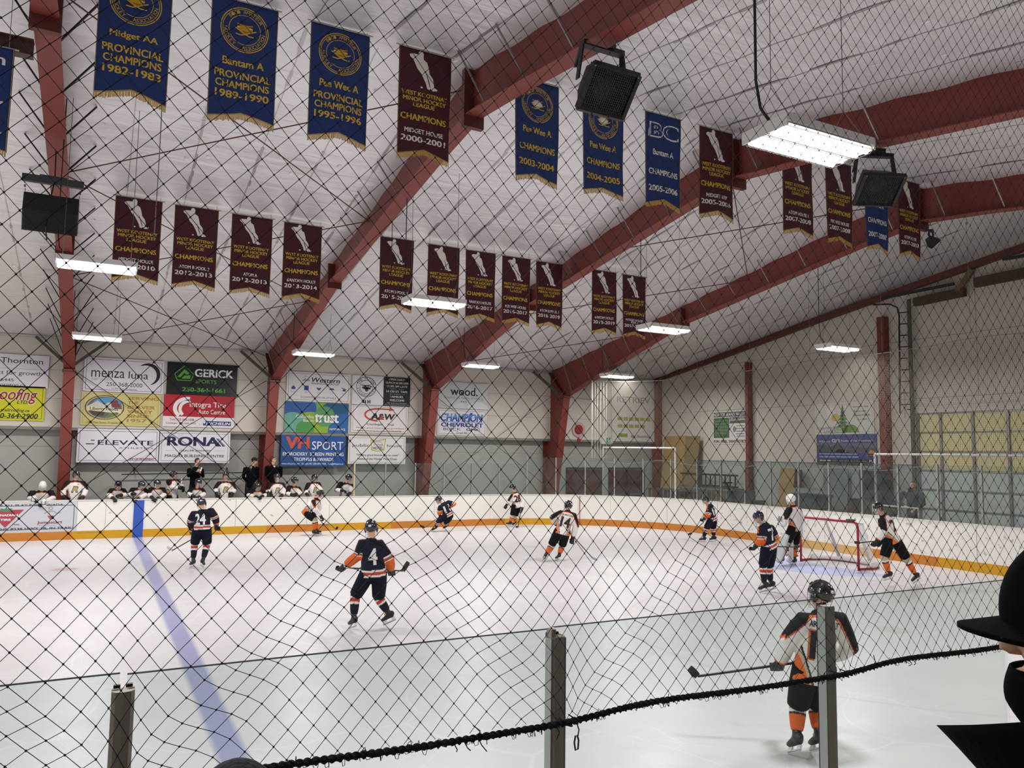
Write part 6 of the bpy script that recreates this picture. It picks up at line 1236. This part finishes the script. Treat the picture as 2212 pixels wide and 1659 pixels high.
# face mask with ear loop
mb = MB(); n2, m2 = 18, 10
for j in range(m2+1):
    for i in range(n2+1):
        a = -1.15+2.3*i/n2; z = -.040-.085*j/m2; bul = .012*sin(pi*j/m2); rr = .106+bul-.018*max(0, (j/m2-.6)); mb.v.append(tuple(h+f*(rr*cos(a)+.004)+r*(.074+bul*.6)*sin(a)+up*z))
for j in range(m2):
    for i in range(n2): A = j*(n2+1)+i; mb.f.append((A, A+1, A+n2+2, A+n2+1)); mb.mi.append(0)
mk_ = mb.build('face_mask', M_CAPB, t, smooth=True); so = mk_.modifiers.new('solid', 'SOLIDIFY'); so.thickness = .004
for s_ in (-1, 1):
    mb = MB(); mb.tube([h+r*s_*.072+f*.045-up*.05, h+r*s_*.083+f*.01-up*.008, h+r*s_*.09-f*.018+up*.01], .0032, 6); mb.build('ear_loop', M_CAPB, mk_)
mb = MB()
for s_ in (-1, 1): # fuller ear, sideburn side
    mb.tube([h+r*s_*.080-f*.012+up*(.032*cos(a_))+f*(-.012*sin(a_)) for a_ in [0, .6, 1.2, 1.8, 2.4, 3.0]], [.006, .008, .008, .007, .007, .008], 8)
e_ = mb.build('ear', None, t, smooth=True); e_.data.materials.append(mat('ear_skin', 'cf9d82', 0.6))
# stiff stand-up collar with a zip edge
mb = MB(); n3, m3 = 44, 8; nk = J['N']-F['axis']*.0
def collar(i, j, e=0.0):
    a = .05+(2*pi-.10)*i/n3; ff = (1+cos(a))/2; u = j/m3; rad = .128+(.012+.095*u)*ff**1.6-e; flare = .05*(1-u)*(1-ff)
    lft = -sin(a); return nk+f*cos(a)*(rad+flare)+r*sin(a)*(rad*.95+flare)+Vector((0, 0, 1))*(-.070+u*(.115-.03*cos(a))+.055*max(0, lft)*u-.05*max(0, sin(a))*u)
for lay in (0, .012):
    for j in range(m3+1):
        for i in range(n3+1): mb.v.append(tuple(collar(i, j, lay)))
q = (n3+1)*(m3+1)
for b0 in (0, q):
    for j in range(m3):
        for i in range(n3): A = b0+j*(n3+1)+i; mb.f.append((A, A+1, A+n3+2, A+n3+1)); mb.mi.append(0)
for i in range(n3): A = m3*(n3+1)+i; mb.f.append((A, A+1, q+A+1, q+A)); mb.mi.append(0)
for j in range(m3):
    for i in (0, n3): A = j*(n3+1)+i; mb.f.append((A, A+n3+1, q+A+n3+1, q+A)); mb.mi.append(0)
co = mb.build('collar', M_COATB, t, smooth=True)
for i in (0, n3):
    mb = MB(); a_ = [collar(i, j/1.0, .006) for j in range(m3+1)]
    for p, p2 in zip(a_, a_[1:]):
        for k3 in range(4): c3 = p.lerp(p2, k3/4); mb.bar(c3-f*.004, c3+f*.006, .004, .0025)
    mb.build('zip_teeth', mat('zip_dark', '1d1d1f', 0.4, 0.4), co)
spect('kid', (.262, 1.575, 2.222), (.1, 1, 0), 1.0, .8)
t, J, F = civilian('kid', 'person in dark knit hat, only the crown showing at the bottom edge', (.1, 1, 0), 1.0, coat=M_COATB, hat=True)

# ------------------------------------------------------------------ goal
g = empty('hockey_goal', (17.85, 15.1, 0), 'hockey goal with red pipe frame and white netting on the pale blue crease', 'goal')
M_GRED = mat('goal_red', 'a01c30', 0.35); M_GW = mat('goal_white', 'dad8d4', 0.6); M_NETW = mat('white_net_cord', 'e9e7e3', 0.8)
HW, GH = 0.955, 1.25
for sy in (-1, 1): mb = MB(); mb.tube([(0, sy*HW, 0), (0, sy*HW, GH-0.12), (0, sy*(HW-0.03), GH-0.03), (0, sy*(HW-0.12), GH)], 0.032, 10); mb.build('post', M_GRED, g, smooth=True)
mb = MB(); mb.tube([(0, -HW+0.12, GH), (0, HW-0.12, GH)], 0.032, 10); mb.build('crossbar', M_GRED, g, smooth=True)
base = [(0, -HW, 0.035), (0.45, -HW-0.06, 0.035), (0.85, -HW+0.05, 0.035), (1.08, -HW+0.45, 0.035), (1.12, 0, 0.035), (1.08, HW-0.45, 0.035), (0.85, HW-0.05, 0.035), (0.45, HW+0.06, 0.035), (0, HW, 0.035)]
mb = MB(); mb.tube(base, 0.03, 8); mb.build('base_frame', M_GRED, g, smooth=True)
mb = MB(); mb.tube([(x*0.97, y*0.97, 0.11) for x, y, z in base[1:-1]], 0.075, 8); mb.build('base_padding', M_GW, g, smooth=True)
topb = [(0, -HW+0.06, GH-0.02), (0.22, -HW+0.05, GH-0.04), (0.42, -HW+0.16, GH-0.06), (0.5, -HW+0.45, GH-0.08), (0.52, 0, GH-0.08), (0.5, HW-0.45, GH-0.08), (0.42, HW-0.16, GH-0.06), (0.22, HW-0.05, GH-0.04), (0, HW-0.06, GH-0.02)]
mb = MB(); mb.tube(topb, 0.018, 6); mb.build('top_shelf_bar', M_GW, g, smooth=True)
for i in (3, 5): mb = MB(); mb.tube([topb[i], ((topb[i][0]+base[i][0])/2+0.02, topb[i][1], 0.6), base[i]], [0.03, 0.045, 0.05], 6); mb.build('back_brace', mat('brace_grey', 'b9b8b8', 0.6), g, smooth=True)
def lerp(a, b_, t): return tuple(x+(y-x)*t for x, y in zip(a, b_))
def along(P, t):
    f_ = t*(len(P)-1); i = min(int(f_), len(P)-2); return lerp(P[i], P[i+1], f_-i)
mb = MB(); NU = 76
for i in range(NU+1):
    a, b_ = along(topb, i/NU), along(base, i/NU); mb.tube([a, lerp(a, b_, .5), b_], 0.0028, 3, caps=False)
for j in range(1, 27): mb.tube([lerp(along(topb, i/40), along(base, i/40), j/27) for i in range(41)], 0.0028, 3, caps=False)
for i in range(1, 42):
    y = -HW+0.06+(2*HW-0.12)*i/42; t_ = (i/42); b_ = along(topb, 0.12+0.76*t_); mb.tube([(0, y, GH-0.02), b_], 0.0028, 3, caps=False)
for j in range(1, 10): mb.tube([(0.5*j/10, -HW+0.1, GH-0.05), (0.5*j/10, HW-0.1, GH-0.05)], 0.0028, 3, caps=False)
mb.build('netting', M_NETW, g, fix=False)
mb = MB(); mb.box((-0.04, -0.85, GH+0.03), (0.06, -0.62, GH+0.07)); mb.build('water_bottle_tray', mat('tray_green', '3f5c54', 0.5), g)

# ------------------------------------------------------------------ glass along the far side and the far end
PW = 1.22; S0 = 28.62; NP = 27
def glass_top(s_): return 2.50 if s_ < 35.8 else 2.78
for i in range(NP+1):
    s_ = S0+i*PW; p, n = rink(s_); q = p-n*0.05; zt = max(glass_top(s_+0.05), glass_top(s_-0.05))
    ang = atan2(n.y, n.x); mb = MB(); mb.box((-0.03, -0.022, 0), (0.03, 0.022, zt-BH-0.02)); mb.box((-0.05, -0.035, 0), (0.05, 0.035, 0.06))
    o = mb.build('glass_post', mat('post_wood', 'c9b588', 0.6) if i == 0 else M_ALU); o.location = (q.x, q.y, BH+0.035); o.rotation_euler = (0, 0, ang)
    tag(o, ('tan wooden end post of the far glass beside the last bench player' if i == 0 else '%s aluminium glass post along the far boards, counted rightwards from the bench' % ORD[i-1]), 'glass post', 'far glass posts')
    if i < NP:
        mb = MB(); a0, a1 = s_+0.02, s_+PW-0.02; zt = glass_top(s_+PW/2)
        ss = span(a0, a1, 0.4); c, _ = rink((a0+a1)/2)
        for sgn in (0.004, -0.004):
            for s1, s2 in zip(ss, ss[1:]):
                P1, n1 = rink(s1); P2, n2 = rink(s2); A = P1-n1*(0.05+sgn)-c; B = P2-n2*(0.05+sgn)-c
                mb.poly([(A.x, A.y, 0), (B.x, B.y, 0), (B.x, B.y, zt-BH-0.04), (A.x, A.y, zt-BH-0.04)])
        A, B = [rink(x_)[0]-rink(x_)[1]*0.05-c for x_ in (a0, a1)]
        mb.bar((A.x, A.y, zt-BH-0.045), (B.x, B.y, zt-BH-0.045), 0.012, 0.008)
        o = mb.build('glass_screen', M_GLASSF, fix=False); o.location = (c.x, c.y, BH+0.04)
        tag(o, '%s clear glass pane on the far boards, counted rightwards from the bench' % ORD[i], 'glass pane', 'far glass panes')
M_WP = mat('white_pipe', 'd2d2d0', 0.4)
def gantry(name_lab, P0, P1, z, second=True):
    t_ = empty('net_support', (P0[0], P0[1], BH+0.03), name_lab, 'pipe frame'); d = Vector((P1[0]-P0[0], P1[1]-P0[1], 0)); h = z-BH-0.03
    mb = MB(); mb.tube([(0, 0, 0), (0, 0, h)], 0.035, 8); mb.build('upright', M_WP, t_)
    if second: mb = MB(); mb.tube([tuple(d), (d.x, d.y, h)], 0.035, 8); mb.build('upright', M_WP, t_)
    mb = MB(); mb.tube([(0, 0, h), (d.x, d.y, h)], 0.035, 8); mb.build('cross_pipe', M_WP, t_)
gantry('white pipe frame standing on the boards in the far corner', (18.75, 27.25), (20.28, 24.45), 3.24)
gantry('pale grey pipe frame on the end boards before the overhead door', (20.72, 15.75), (20.72, 8.9), 3.07)
# fine safety netting above the end glass
t = empty('end_net', (20.65, 18.0, 2.8), 'fine safety netting hanging above the end glass in front of the end wall', 'safety net')
mb = MB(); O3 = Vector((20.65, 18.0, 2.8)); SA, SB = 38.6, 61.0
def ez(s_): return 6.05+0.25*(s_-SA)/(SB-SA)-0.1*abs(sin((s_-SA)*0.6))
n_ = int((SB-SA)/0.05)
for i in range(n_+1):
    s_ = SA+i*0.05; p, nn = rink(s_); q = p-nn*0.05-O3; mb.bar((q.x, q.y, 2.62-2.8+0.04*sin(s_*2.3)), (q.x, q.y, ez(s_)-2.8), 0.0032)
ss = span(SA, SB, 0.7)
for j in range(70):
    z = 2.65-2.8+j*0.05
    for s1, s2 in zip(ss, ss[1:]):
        p1, n1 = rink(s1); p2, n2 = rink(s2); a = p1-n1*0.05-O3; b_ = p2-n2*0.05-O3
        if z < min(ez(s1), ez(s2))-2.8: mb.bar((a.x, a.y, z), (b_.x, b_.y, z), 0.0032)
mb.build('netting', mat('net_taupe', '7b756a', 0.9), t, fix=False)
mb = MB()
mb.tube([tuple(rink(s_)[0]-rink(s_)[1]*0.05-O3+Vector((0, 0, ez(s_)))) for s_ in ss], 0.012, 5); mb.build('top_cable', mat('cable_grey', '8d8982', 0.6), t)
mb = MB(); mb.tube([tuple(rink(s_)[0]-rink(s_)[1]*0.06-O3+Vector((0, 0, 2.64+0.05*sin(s_*2.3)+0.04*sin(s_*1.1)))) for s_ in span(SA, SB, 0.25)], 0.010, 5); mb.build('bottom_cord', mat('cord_white', 'd5d3cf', 0.7), t)
for i in range(6):
    s_ = SA+0.05+i*0.12; p, nn = rink(s_); q = p-nn*0.09-O3; mb = MB(); mb.tube([(q.x, q.y, 2.7-2.8), (q.x+0.03*sin(i*2), q.y, 1.6), (q.x, q.y, ez(s_)-2.8)], 0.008 if i else 0.02, 4); mb.build('gathered_cord', mat('cord_white', 'd5d3cf', 0.7), t)
for i in range(8):
    s_ = SA+2+i*2.7; p, nn = rink(s_); q = p-nn*0.05-O3; zr = roofz(p.y)-0.08-2.8
    mb = MB(); mb.tube([(q.x, q.y, ez(s_)-2.8), (q.x, q.y, zr)], 0.006, 4); mb.ell((q.x, q.y, zr-0.5), 0.03, 0.03, 0.05, n=6, m=4); mb.build('dropper_wire', M_WIRE, t)

# ------------------------------------------------------------------ things stored behind the end boards
def lean(name, label, cat, y0, y1, z0, z1, x, m_, th=0.03, tilt=0.12, x2=None):
    mb = MB(); h = z1-z0; mb.prism([(0, 0, 0), (tilt*h, 0, h), (tilt*h+th, 0, h), (th, 0, 0)], (0, y1-y0, 0)); o = mb.build(name, m_); o.location = (x, y0, z0); return tag(o, label, cat)
t = empty('storage_rack', (23.6, 28.9, 0), 'brown timber storage rack under the tall plywood sheets', 'rack')
for z in (0.5, 1.38): mb = MB(); mb.box((0, -1.4, z-0.06), (1.1, 1.6, z)); mb.build('shelf', M_WOOD, t)
for y in (-1.35, 0.1, 1.5):
    for xx in (0.02, 1.0): mb = MB(); mb.box((xx, y, 0), (xx+0.09, y+0.09, 1.38)); mb.build('leg', M_WOOD, t)
lean('plywood_sheet', 'tall tan plywood sheet leaning behind the end net, left of its darker twin', 'plywood', 28.75, 30.3, 1.38, 3.88, 24.2, M_PLY)
lean('plywood_sheet', 'tall darker plywood sheet leaning behind the end net', 'plywood', 27.8, 28.72, 1.38, 3.86, 24.2, M_PLY2)
lean('plywood_sheet', 'narrow tan plywood sheet leaning against the grey end wall', 'plywood', 22.35, 23.1, 0.0, 2.5, 24.3, M_PLY)
lean('panel', 'small dark red panel beside the narrow plywood sheet', 'panel', 21.95, 22.3, 1.75, 2.45, 24.5, mat('panel_darkred', '42191b', 0.6), tilt=0.05)
lean('panel', 'pale grey panel leaning right of the narrow plywood sheet', 'panel', 20.9, 22.3, 0, 1.75, 24.35, mat('panel_grey', '8f9694', 0.6), tilt=0.05)
lean('panel', 'grey door slab leaning on the end wall behind the goal', 'panel', 19.75, 20.85, 0, 2.55, 24.35, mat('panel_mid', '7f8785', 0.6), tilt=0.05)
lean('panel', 'light grey door slab left of the rounded dark locker', 'panel', 18.95, 19.6, 0, 2.5, 24.4, mat('panel_light', '99a09e', 0.6), tilt=0.04)
t = empty('locker', (24.0, 18.55, 0), 'dark rounded locker beside the red end post', 'locker'); mb = MB(); mb.prism([(0, -0.55, 1.5), (0, 0.35, 1.5), (0, 0.35, 2.55), (0, -0.2, 2.55), (0, -0.45, 2.4), (0, -0.55, 2.2)], (0.5, 0, 0)); mb.build('hood', mat('locker_dark', '2d3232', 0.5), t)
mb = MB(); mb.box((-0.15, -0.65, 0), (0.6, 0.75, 1.5)); mb.build('cabinet', mat('box_brown', '3c352b', 0.7), t); mb = MB(); mb.box((-0.165, -0.6, 0.8), (-0.15, 0.7, 1.45)); mb.build('cabinet_door', mat('box_brown2', '4a4236', 0.7), t)
t = empty('waste_bin', (22.6, 20.2, 0), 'dark grey open bin behind the goal', 'bin'); mb = MB(); mb.prism([(0, -0.5, 0), (0, 0.5, 0), (0, 0.6, 1.55), (0, -0.6, 1.55)], (0.8, 0, 0)); mb.build('body', mat('bin_grey', '353b3a', 0.6), t)
mb = MB(); mb.box((-0.03, -0.64, 1.5), (0.83, 0.64, 1.62)); mb.build('rim', mat('bin_rim', '20211f', 0.5), t)
for sy in (-0.35, 0.35): mb = MB(); mb.tube([(-0.05, sy, 0.3), (-0.12, sy, 0.3)], 0.28, 14); mb.build('wheel', M_BLACK, t)
t = empty('floor_scrubber', (22.9, 24.0, 0), 'dark blue floor cleaning machine right of the first end post', 'machine'); mb = MB(); mb.box((0, -0.9, 0.2), (0.8, 0.5, 1.2)); mb.box((0.1, -0.5, 1.2), (0.7, 0.4, 1.55)); mb.build('body', mat('scrubber_blue', '222e38', 0.5), t)
mb = MB(); mb.bar((0.3, 0.4, 1.2), (0.3, 0.7, 1.85), 0.06); mb.bar((0.05, 0.7, 1.85), (0.6, 0.7, 1.85), 0.05); mb.build('handle', M_DARK, t)
for sy in (-0.6, 0.2): mb = MB(); mb.tube([(-0.02, sy, 0.2), (0.1, sy, 0.2)], 0.2, 14); mb.build('wheel', M_BLACK, t)
def ladder(label, y0, y1, z0, z1, x, m_, n):
    t_ = empty('ladder', (x, (y0+y1)/2, z0), label, 'ladder'); L2 = abs(y1-y0)/2
    for z in (0, z1-z0): mb = MB(); mb.bar((0, -L2, z), (0, L2, z), 0.05, 0.08); mb.build('rail', m_, t_)
    for i in range(n): y = -L2+(i+0.5)*2*L2/n; mb = MB(); mb.bar((0, y, 0.0), (0, y, z1-z0), 0.045, 0.045); mb.build('rung', m_, t_)
ladder('dark wooden ladder lying on its side behind the end glass', 28.9, 25.2, 1.62, 2.12, 24.3, mat('ladder_dark', '2f2a22', 0.7), 12)
ladder('aluminium ladder lying on its side below the dark ladder', 28.6, 25.0, 1.0, 1.5, 23.9, M_ALU, 12)
t = empty('timber_bench', (24.1, 26.9, 0), 'brown timber bench carrying the ladders behind the end glass', 'bench'); mb = MB(); mb.box((-0.45, -1.9, 0.9), (0.4, 2.0, 0.98)); mb.box((0.12, -1.9, 0.98), (0.4, 2.0, 1.56)); mb.build('seat', M_WOOD, t)
for y in (-1.8, 0, 1.9): mb = MB(); mb.box((-0.4, y-0.05, 0), (0.3, y+0.05, 0.9)); mb.build('leg', M_WOOD, t)
t = empty('handrail', (21.6, 15.6, 0), 'low pale rail in front of the man behind the end glass', 'rail')
mb = MB(); mb.tube([(0, -0.6, 1.48), (0, 0.95, 1.5)], 0.025, 6); mb.build('rail', M_WP, t)
for y in (-0.6, 0.95): mb = MB(); mb.tube([(0, y, 0), (0, y, 1.5)], 0.025, 6); mb.build('post', M_WP, t)
t = empty('barrel', (21.9, 16.3, 0), 'brown barrel with a green tarp beside the man behind the end glass', 'barrel'); mb = MB(); mb.tube([(0, 0, 0), (0, 0, 0.6), (0, 0, 1.25)], [0.34, 0.38, 0.35], 18); mb.build('drum', M_WOOD, t, smooth=True)
mb = MB(); mb.ell((0, 0, 1.25), 0.42, 0.42, 0.16, n=14, m=6); mb.build('tarp', mat('tarp_green', '3c4438', 0.8, bump=0.5, bscale=12), t, smooth=True)

# ------------------------------------------------------------------ near boards: glass, posts, safety net
PX0, PS = 0.085, 1.21
for k_ in range(-3, 7):
    x = PX0+k_*PS+(0.16 if k_ == 3 else 0)
    t = empty('glass_post', (x, YN-0.005, BH+0.035), 'aluminium post of the near glass, %s' % ({0: 'left, cut by the bottom edge', 1: 'middle, with a shackle hanging on it', 2: 'right, in front of the nearest player'}.get(k_, '%s beyond the frame %s' % (ORD[abs(k_)-1], 'left' if k_ < 0 else 'right'))), 'glass post', 'near glass posts')
    h = 2.385-BH-0.035 if k_ else 2.373-BH-0.035
    m_ = mat('post_bronze', 'a39a8c', 0.5, 0.25, noise=0.06, nscale=6)
    mb = MB(); pr = [(-0.025, 0.018), (-0.025, -0.012), (-0.017, -0.022), (0.0, -0.026), (0.017, -0.022), (0.025, -0.012), (0.025, 0.018)]
    mb.prism([(a, b_, 0) for a, b_ in pr], (0, 0, h)); mb.build('extrusion', m_, t)
    mb = MB(); mb.box((-0.021, 0.019, 0), (-0.006, 0.03, h+0.006)); mb.box((0.006, 0.019, 0), (0.021, 0.03, h+0.006)); mb.build('gasket', M_BLACK, t)
    if k_ >= 1:
        for sx in (-1, 1): mb = MB(); mb.box((sx*0.027, -0.016, 0), (sx*0.024, 0.02, h-0.005)); mb.build('edge_strip', M_ALU, t)
    if k_ == 1:
        mb = MB(); mb.box((-0.024, -0.012, h), (-0.008, 0.018, h+0.022)); mb.build('top_clip', m_, t)
    o_ = None
    if k_ < 6:
        c = x+PS/2; mb = MB(); a, b_ = x+0.008-c, x+PS-0.008-c; zt = 2.40-BH-0.035+(0.004 if k_ % 2 else 0)
        for y in (0.018, 0.030): mb.poly([(a, y, 0), (b_, y, 0), (b_, y, zt), (a, y, zt)])
        o = mb.build('glass_screen', M_GLASSN, fix=False); o.location = (c, YN, BH+0.035)
        mb = MB(); mb.box((a, 0.018, zt), (b_, 0.030, zt+0.0012)); ed = mb.build('top_edge', mat('glass_edge_dark', '39423f', 0.9, spec=0.1), o)
        lab = {-1: 'tempered glass pane of the near boards at the left edge', 0: 'near glass pane between the left and middle posts', 1: 'near glass pane between the middle and right posts', 2: 'near glass pane right of the right post'}.get(k_, 'near glass pane beyond the frame, %s %s' % (ORD[abs(k_)], 'left' if k_ < 0 else 'right'))
        tag(o, lab, 'glass pane', 'near glass panes')
# black knotted safety net hanging on the spectators' side
YNET, ZB = 2.05, 2.165
net = empty('safety_net', (1.3, YNET, ZB), 'black knotted safety net across the whole view with a frayed bottom rope', 'safety net')
hx, hz = 0.0323, 0.0362
random.seed(11)
TIES = [PX0+k_*PS for k_ in range(-1, 5)]
GAPN = [2.4, 3.4, 2.6, 1.4, 1.3, 1.5]
def ripple(x, z):
    """meshes hang slack between the ties: rows below the hinge strands lie flatter"""
    h = z-ZB; fade = 1.0 if h < .42 else max(0.0, 1-(h-.42)/.3); best = 0.0
    for i in range(len(TIES)-1):
        t0, t1 = TIES[i], TIES[i+1]
        nr = ((x-t0)/hx-h/hz)/2; nl = ((t1-x)/hx-h/hz)/2; n = min(nr, nl)
        if n > 0: best = max(best, min(n, GAPN[i]))
    dz = best*hz*.58*fade; dx = 0.0
    for tx in TIES:
        e = math.exp(-(h/.30)**2)*math.exp(-((x-tx)/.16)**2); dx += (tx-x)*.45*e
    return x+dx+.003*sin(z*5+x*2), z+dz+.003*sin(x*3.1+z*2)
def node(a, b_):   # a+b_ even
    x, z = -1.28+a*hx, ZB+0.012+b_*hz
    x2, z2 = ripple(x, z); return Vector((x2-1.3, 0.012*sin(x*2.1+z*3)+random.uniform(-.0015, .0015), z2-ZB))
NA, NB, NB0 = 212, 104, -14
nodes_ = {}
for b_ in range(NB0, NB):
    for a in range(NA):
        if (a+b_) % 2 == 0: nodes_[(a, b_)] = node(a, b_)
mb = MB(); mk = MB(); i3 = [0, 2*pi/3, 4*pi/3]
for (a, b_), p in nodes_.items():
    for da in (-1, 1):
        q = nodes_.get((a+da, b_+1))
        if q is None: continue
        if p.z < -.004 and q.z < -.004: continue
        if p.z < 0: p_ = q+(p-q)*((q.z+.003)/(q.z-p.z))
        else: p_ = p
        if q.z < 0: q = p+(q-p)*((p.z+.003)/(p.z-q.z))
        d = (q-p_); d.normalize(); u = Vector((d.z, 0, -d.x)); v = Vector((0, 1, 0)); k0 = len(mb.v); r_ = 0.00098
        for c in (p_, q):
            for an in i3: mb.v.append(tuple(c+u*cos(an)*r_+v*sin(an)*r_))
        for t_ in range(3): mb.f.append((k0+t_, k0+(t_+1) % 3, k0+3+(t_+1) % 3, k0+3+t_)); mb.mi.append(0)
    if p.z < 0: continue
    k0 = len(mk.v); r_ = 0.0030
    for e in ((r_,0,0),(-r_,0,0),(0,r_,0),(0,-r_,0),(0,0,r_*1.15),(0,0,-r_*1.15)): mk.v.append((p.x+e[0], p.y+e[1], p.z+e[2]))
    for f_ in ((0,2,4),(2,1,4),(1,3,4),(3,0,4),(2,0,5),(1,2,5),(3,1,5),(0,3,5)): mk.f.append(tuple(k0+x for x in f_)); mk.mi.append(0)
M_NET = mat('black_twine', '0c0c10', 0.8)
k0 = len(mb.v); mb.v += mk.v; mb.f += [tuple(k0+x for x in f_) for f_ in mk.f]; mb.mi += mk.mi
mb.build('netting', M_NET, net, fix=False)
def ropez(x): return -0.004-0.012*math.exp(-(((x-PX0) % PS)/0.2)**2)-0.012*math.exp(-((PS-(x-PX0) % PS)/0.2)**2)+0.008*sin(x*5.1)
mb = MB(); P_ = []; Rr = []
for i in range(700):
    x = -1.3+i*6.9/700; P_.append((x-1.3, -0.004+random.uniform(-.0012, .0012), ropez(x)+random.uniform(-.0015, .0015))); Rr.append(0.0082+random.uniform(-.0022, .0022))
mb.tube(P_, Rr, 6)
for tw in range(2):
    mb.tube([(x-1.3, -0.004+0.008*cos(x*150+tw*pi), ropez(x)+0.008*sin(x*150+tw*pi)) for x in [-1.3+i*6.9/2600 for i in range(2601)]], 0.0035, 4)
for i in range(420):
    x = random.uniform(-1.2, 5.4); z = ropez(x); l_ = random.uniform(.006, .022); d = random.choice((-1, 1, -1)); w2 = random.uniform(-.012, .016)
    mb.tube([(x-1.3, -.005, z), (x-1.3+w2*.4, -.012, z+d*l_*.8), (x-1.3+w2, -.008, z+d*l_), (x-1.3+w2*1.4, -.005, z+d*l_*.4)], 0.0011, 3, caps=False)
for i in range(16):
    x = random.uniform(-1.2, 5.4); z = ropez(x); s_ = random.choice((-1, 1)); mb.tube([(x-1.3, -.006, z), (x-1.3+.01, -.012, z+s_*.02), (x-1.3+random.uniform(-.02,.03), -.008, z+s_*random.uniform(.025, .045))], 0.0018, 3)
mb.build('bottom_rope', M_NET, net)
for tx in TIES[1:4]:
    mb = MB()
    for i in range(4): z = ropez(tx)-.008+i*.004; mb.tube([(tx-1.3+(.012 if i % 2 else -.008)+.012*cos(a_), -.002+.013*sin(a_), z+.003*sin(a_*2)) for a_ in [i_*2*pi/9 for i_ in range(10)]], .0022, 4)
    mb.tube([(tx-1.3-.02, -.004, ropez(tx)), (tx-1.3-.029, .03, ropez(tx)+.002), (tx-1.3-.027, .055, ropez(tx))], .0022, 4); mb.tube([(tx-1.3+.02, -.004, ropez(tx)), (tx-1.3+.03, .03, ropez(tx)-.002), (tx-1.3+.028, .055, ropez(tx))], .0022, 4)
    mb.build('tie_cord', M_NET, net)
mb = MB(); x = TIES[2]-1.3+.012
mb.tube([(x, -.014, -.01), (x+.008, -.018, -.035), (x+.004, -.018, -.055)], .0022, 5); mb.tube([(x-.004, -.018, -.05), (x-.008, -.018, -.07), (x-.004, -.018, -.092), (x+.005, -.018, -.09), (x+.007, -.018, -.065), (x+.002, -.018, -.05)], .003, 5); mb.build('shackle', mat('shackle_brass', '4d4536', 0.4, 0.5), net)
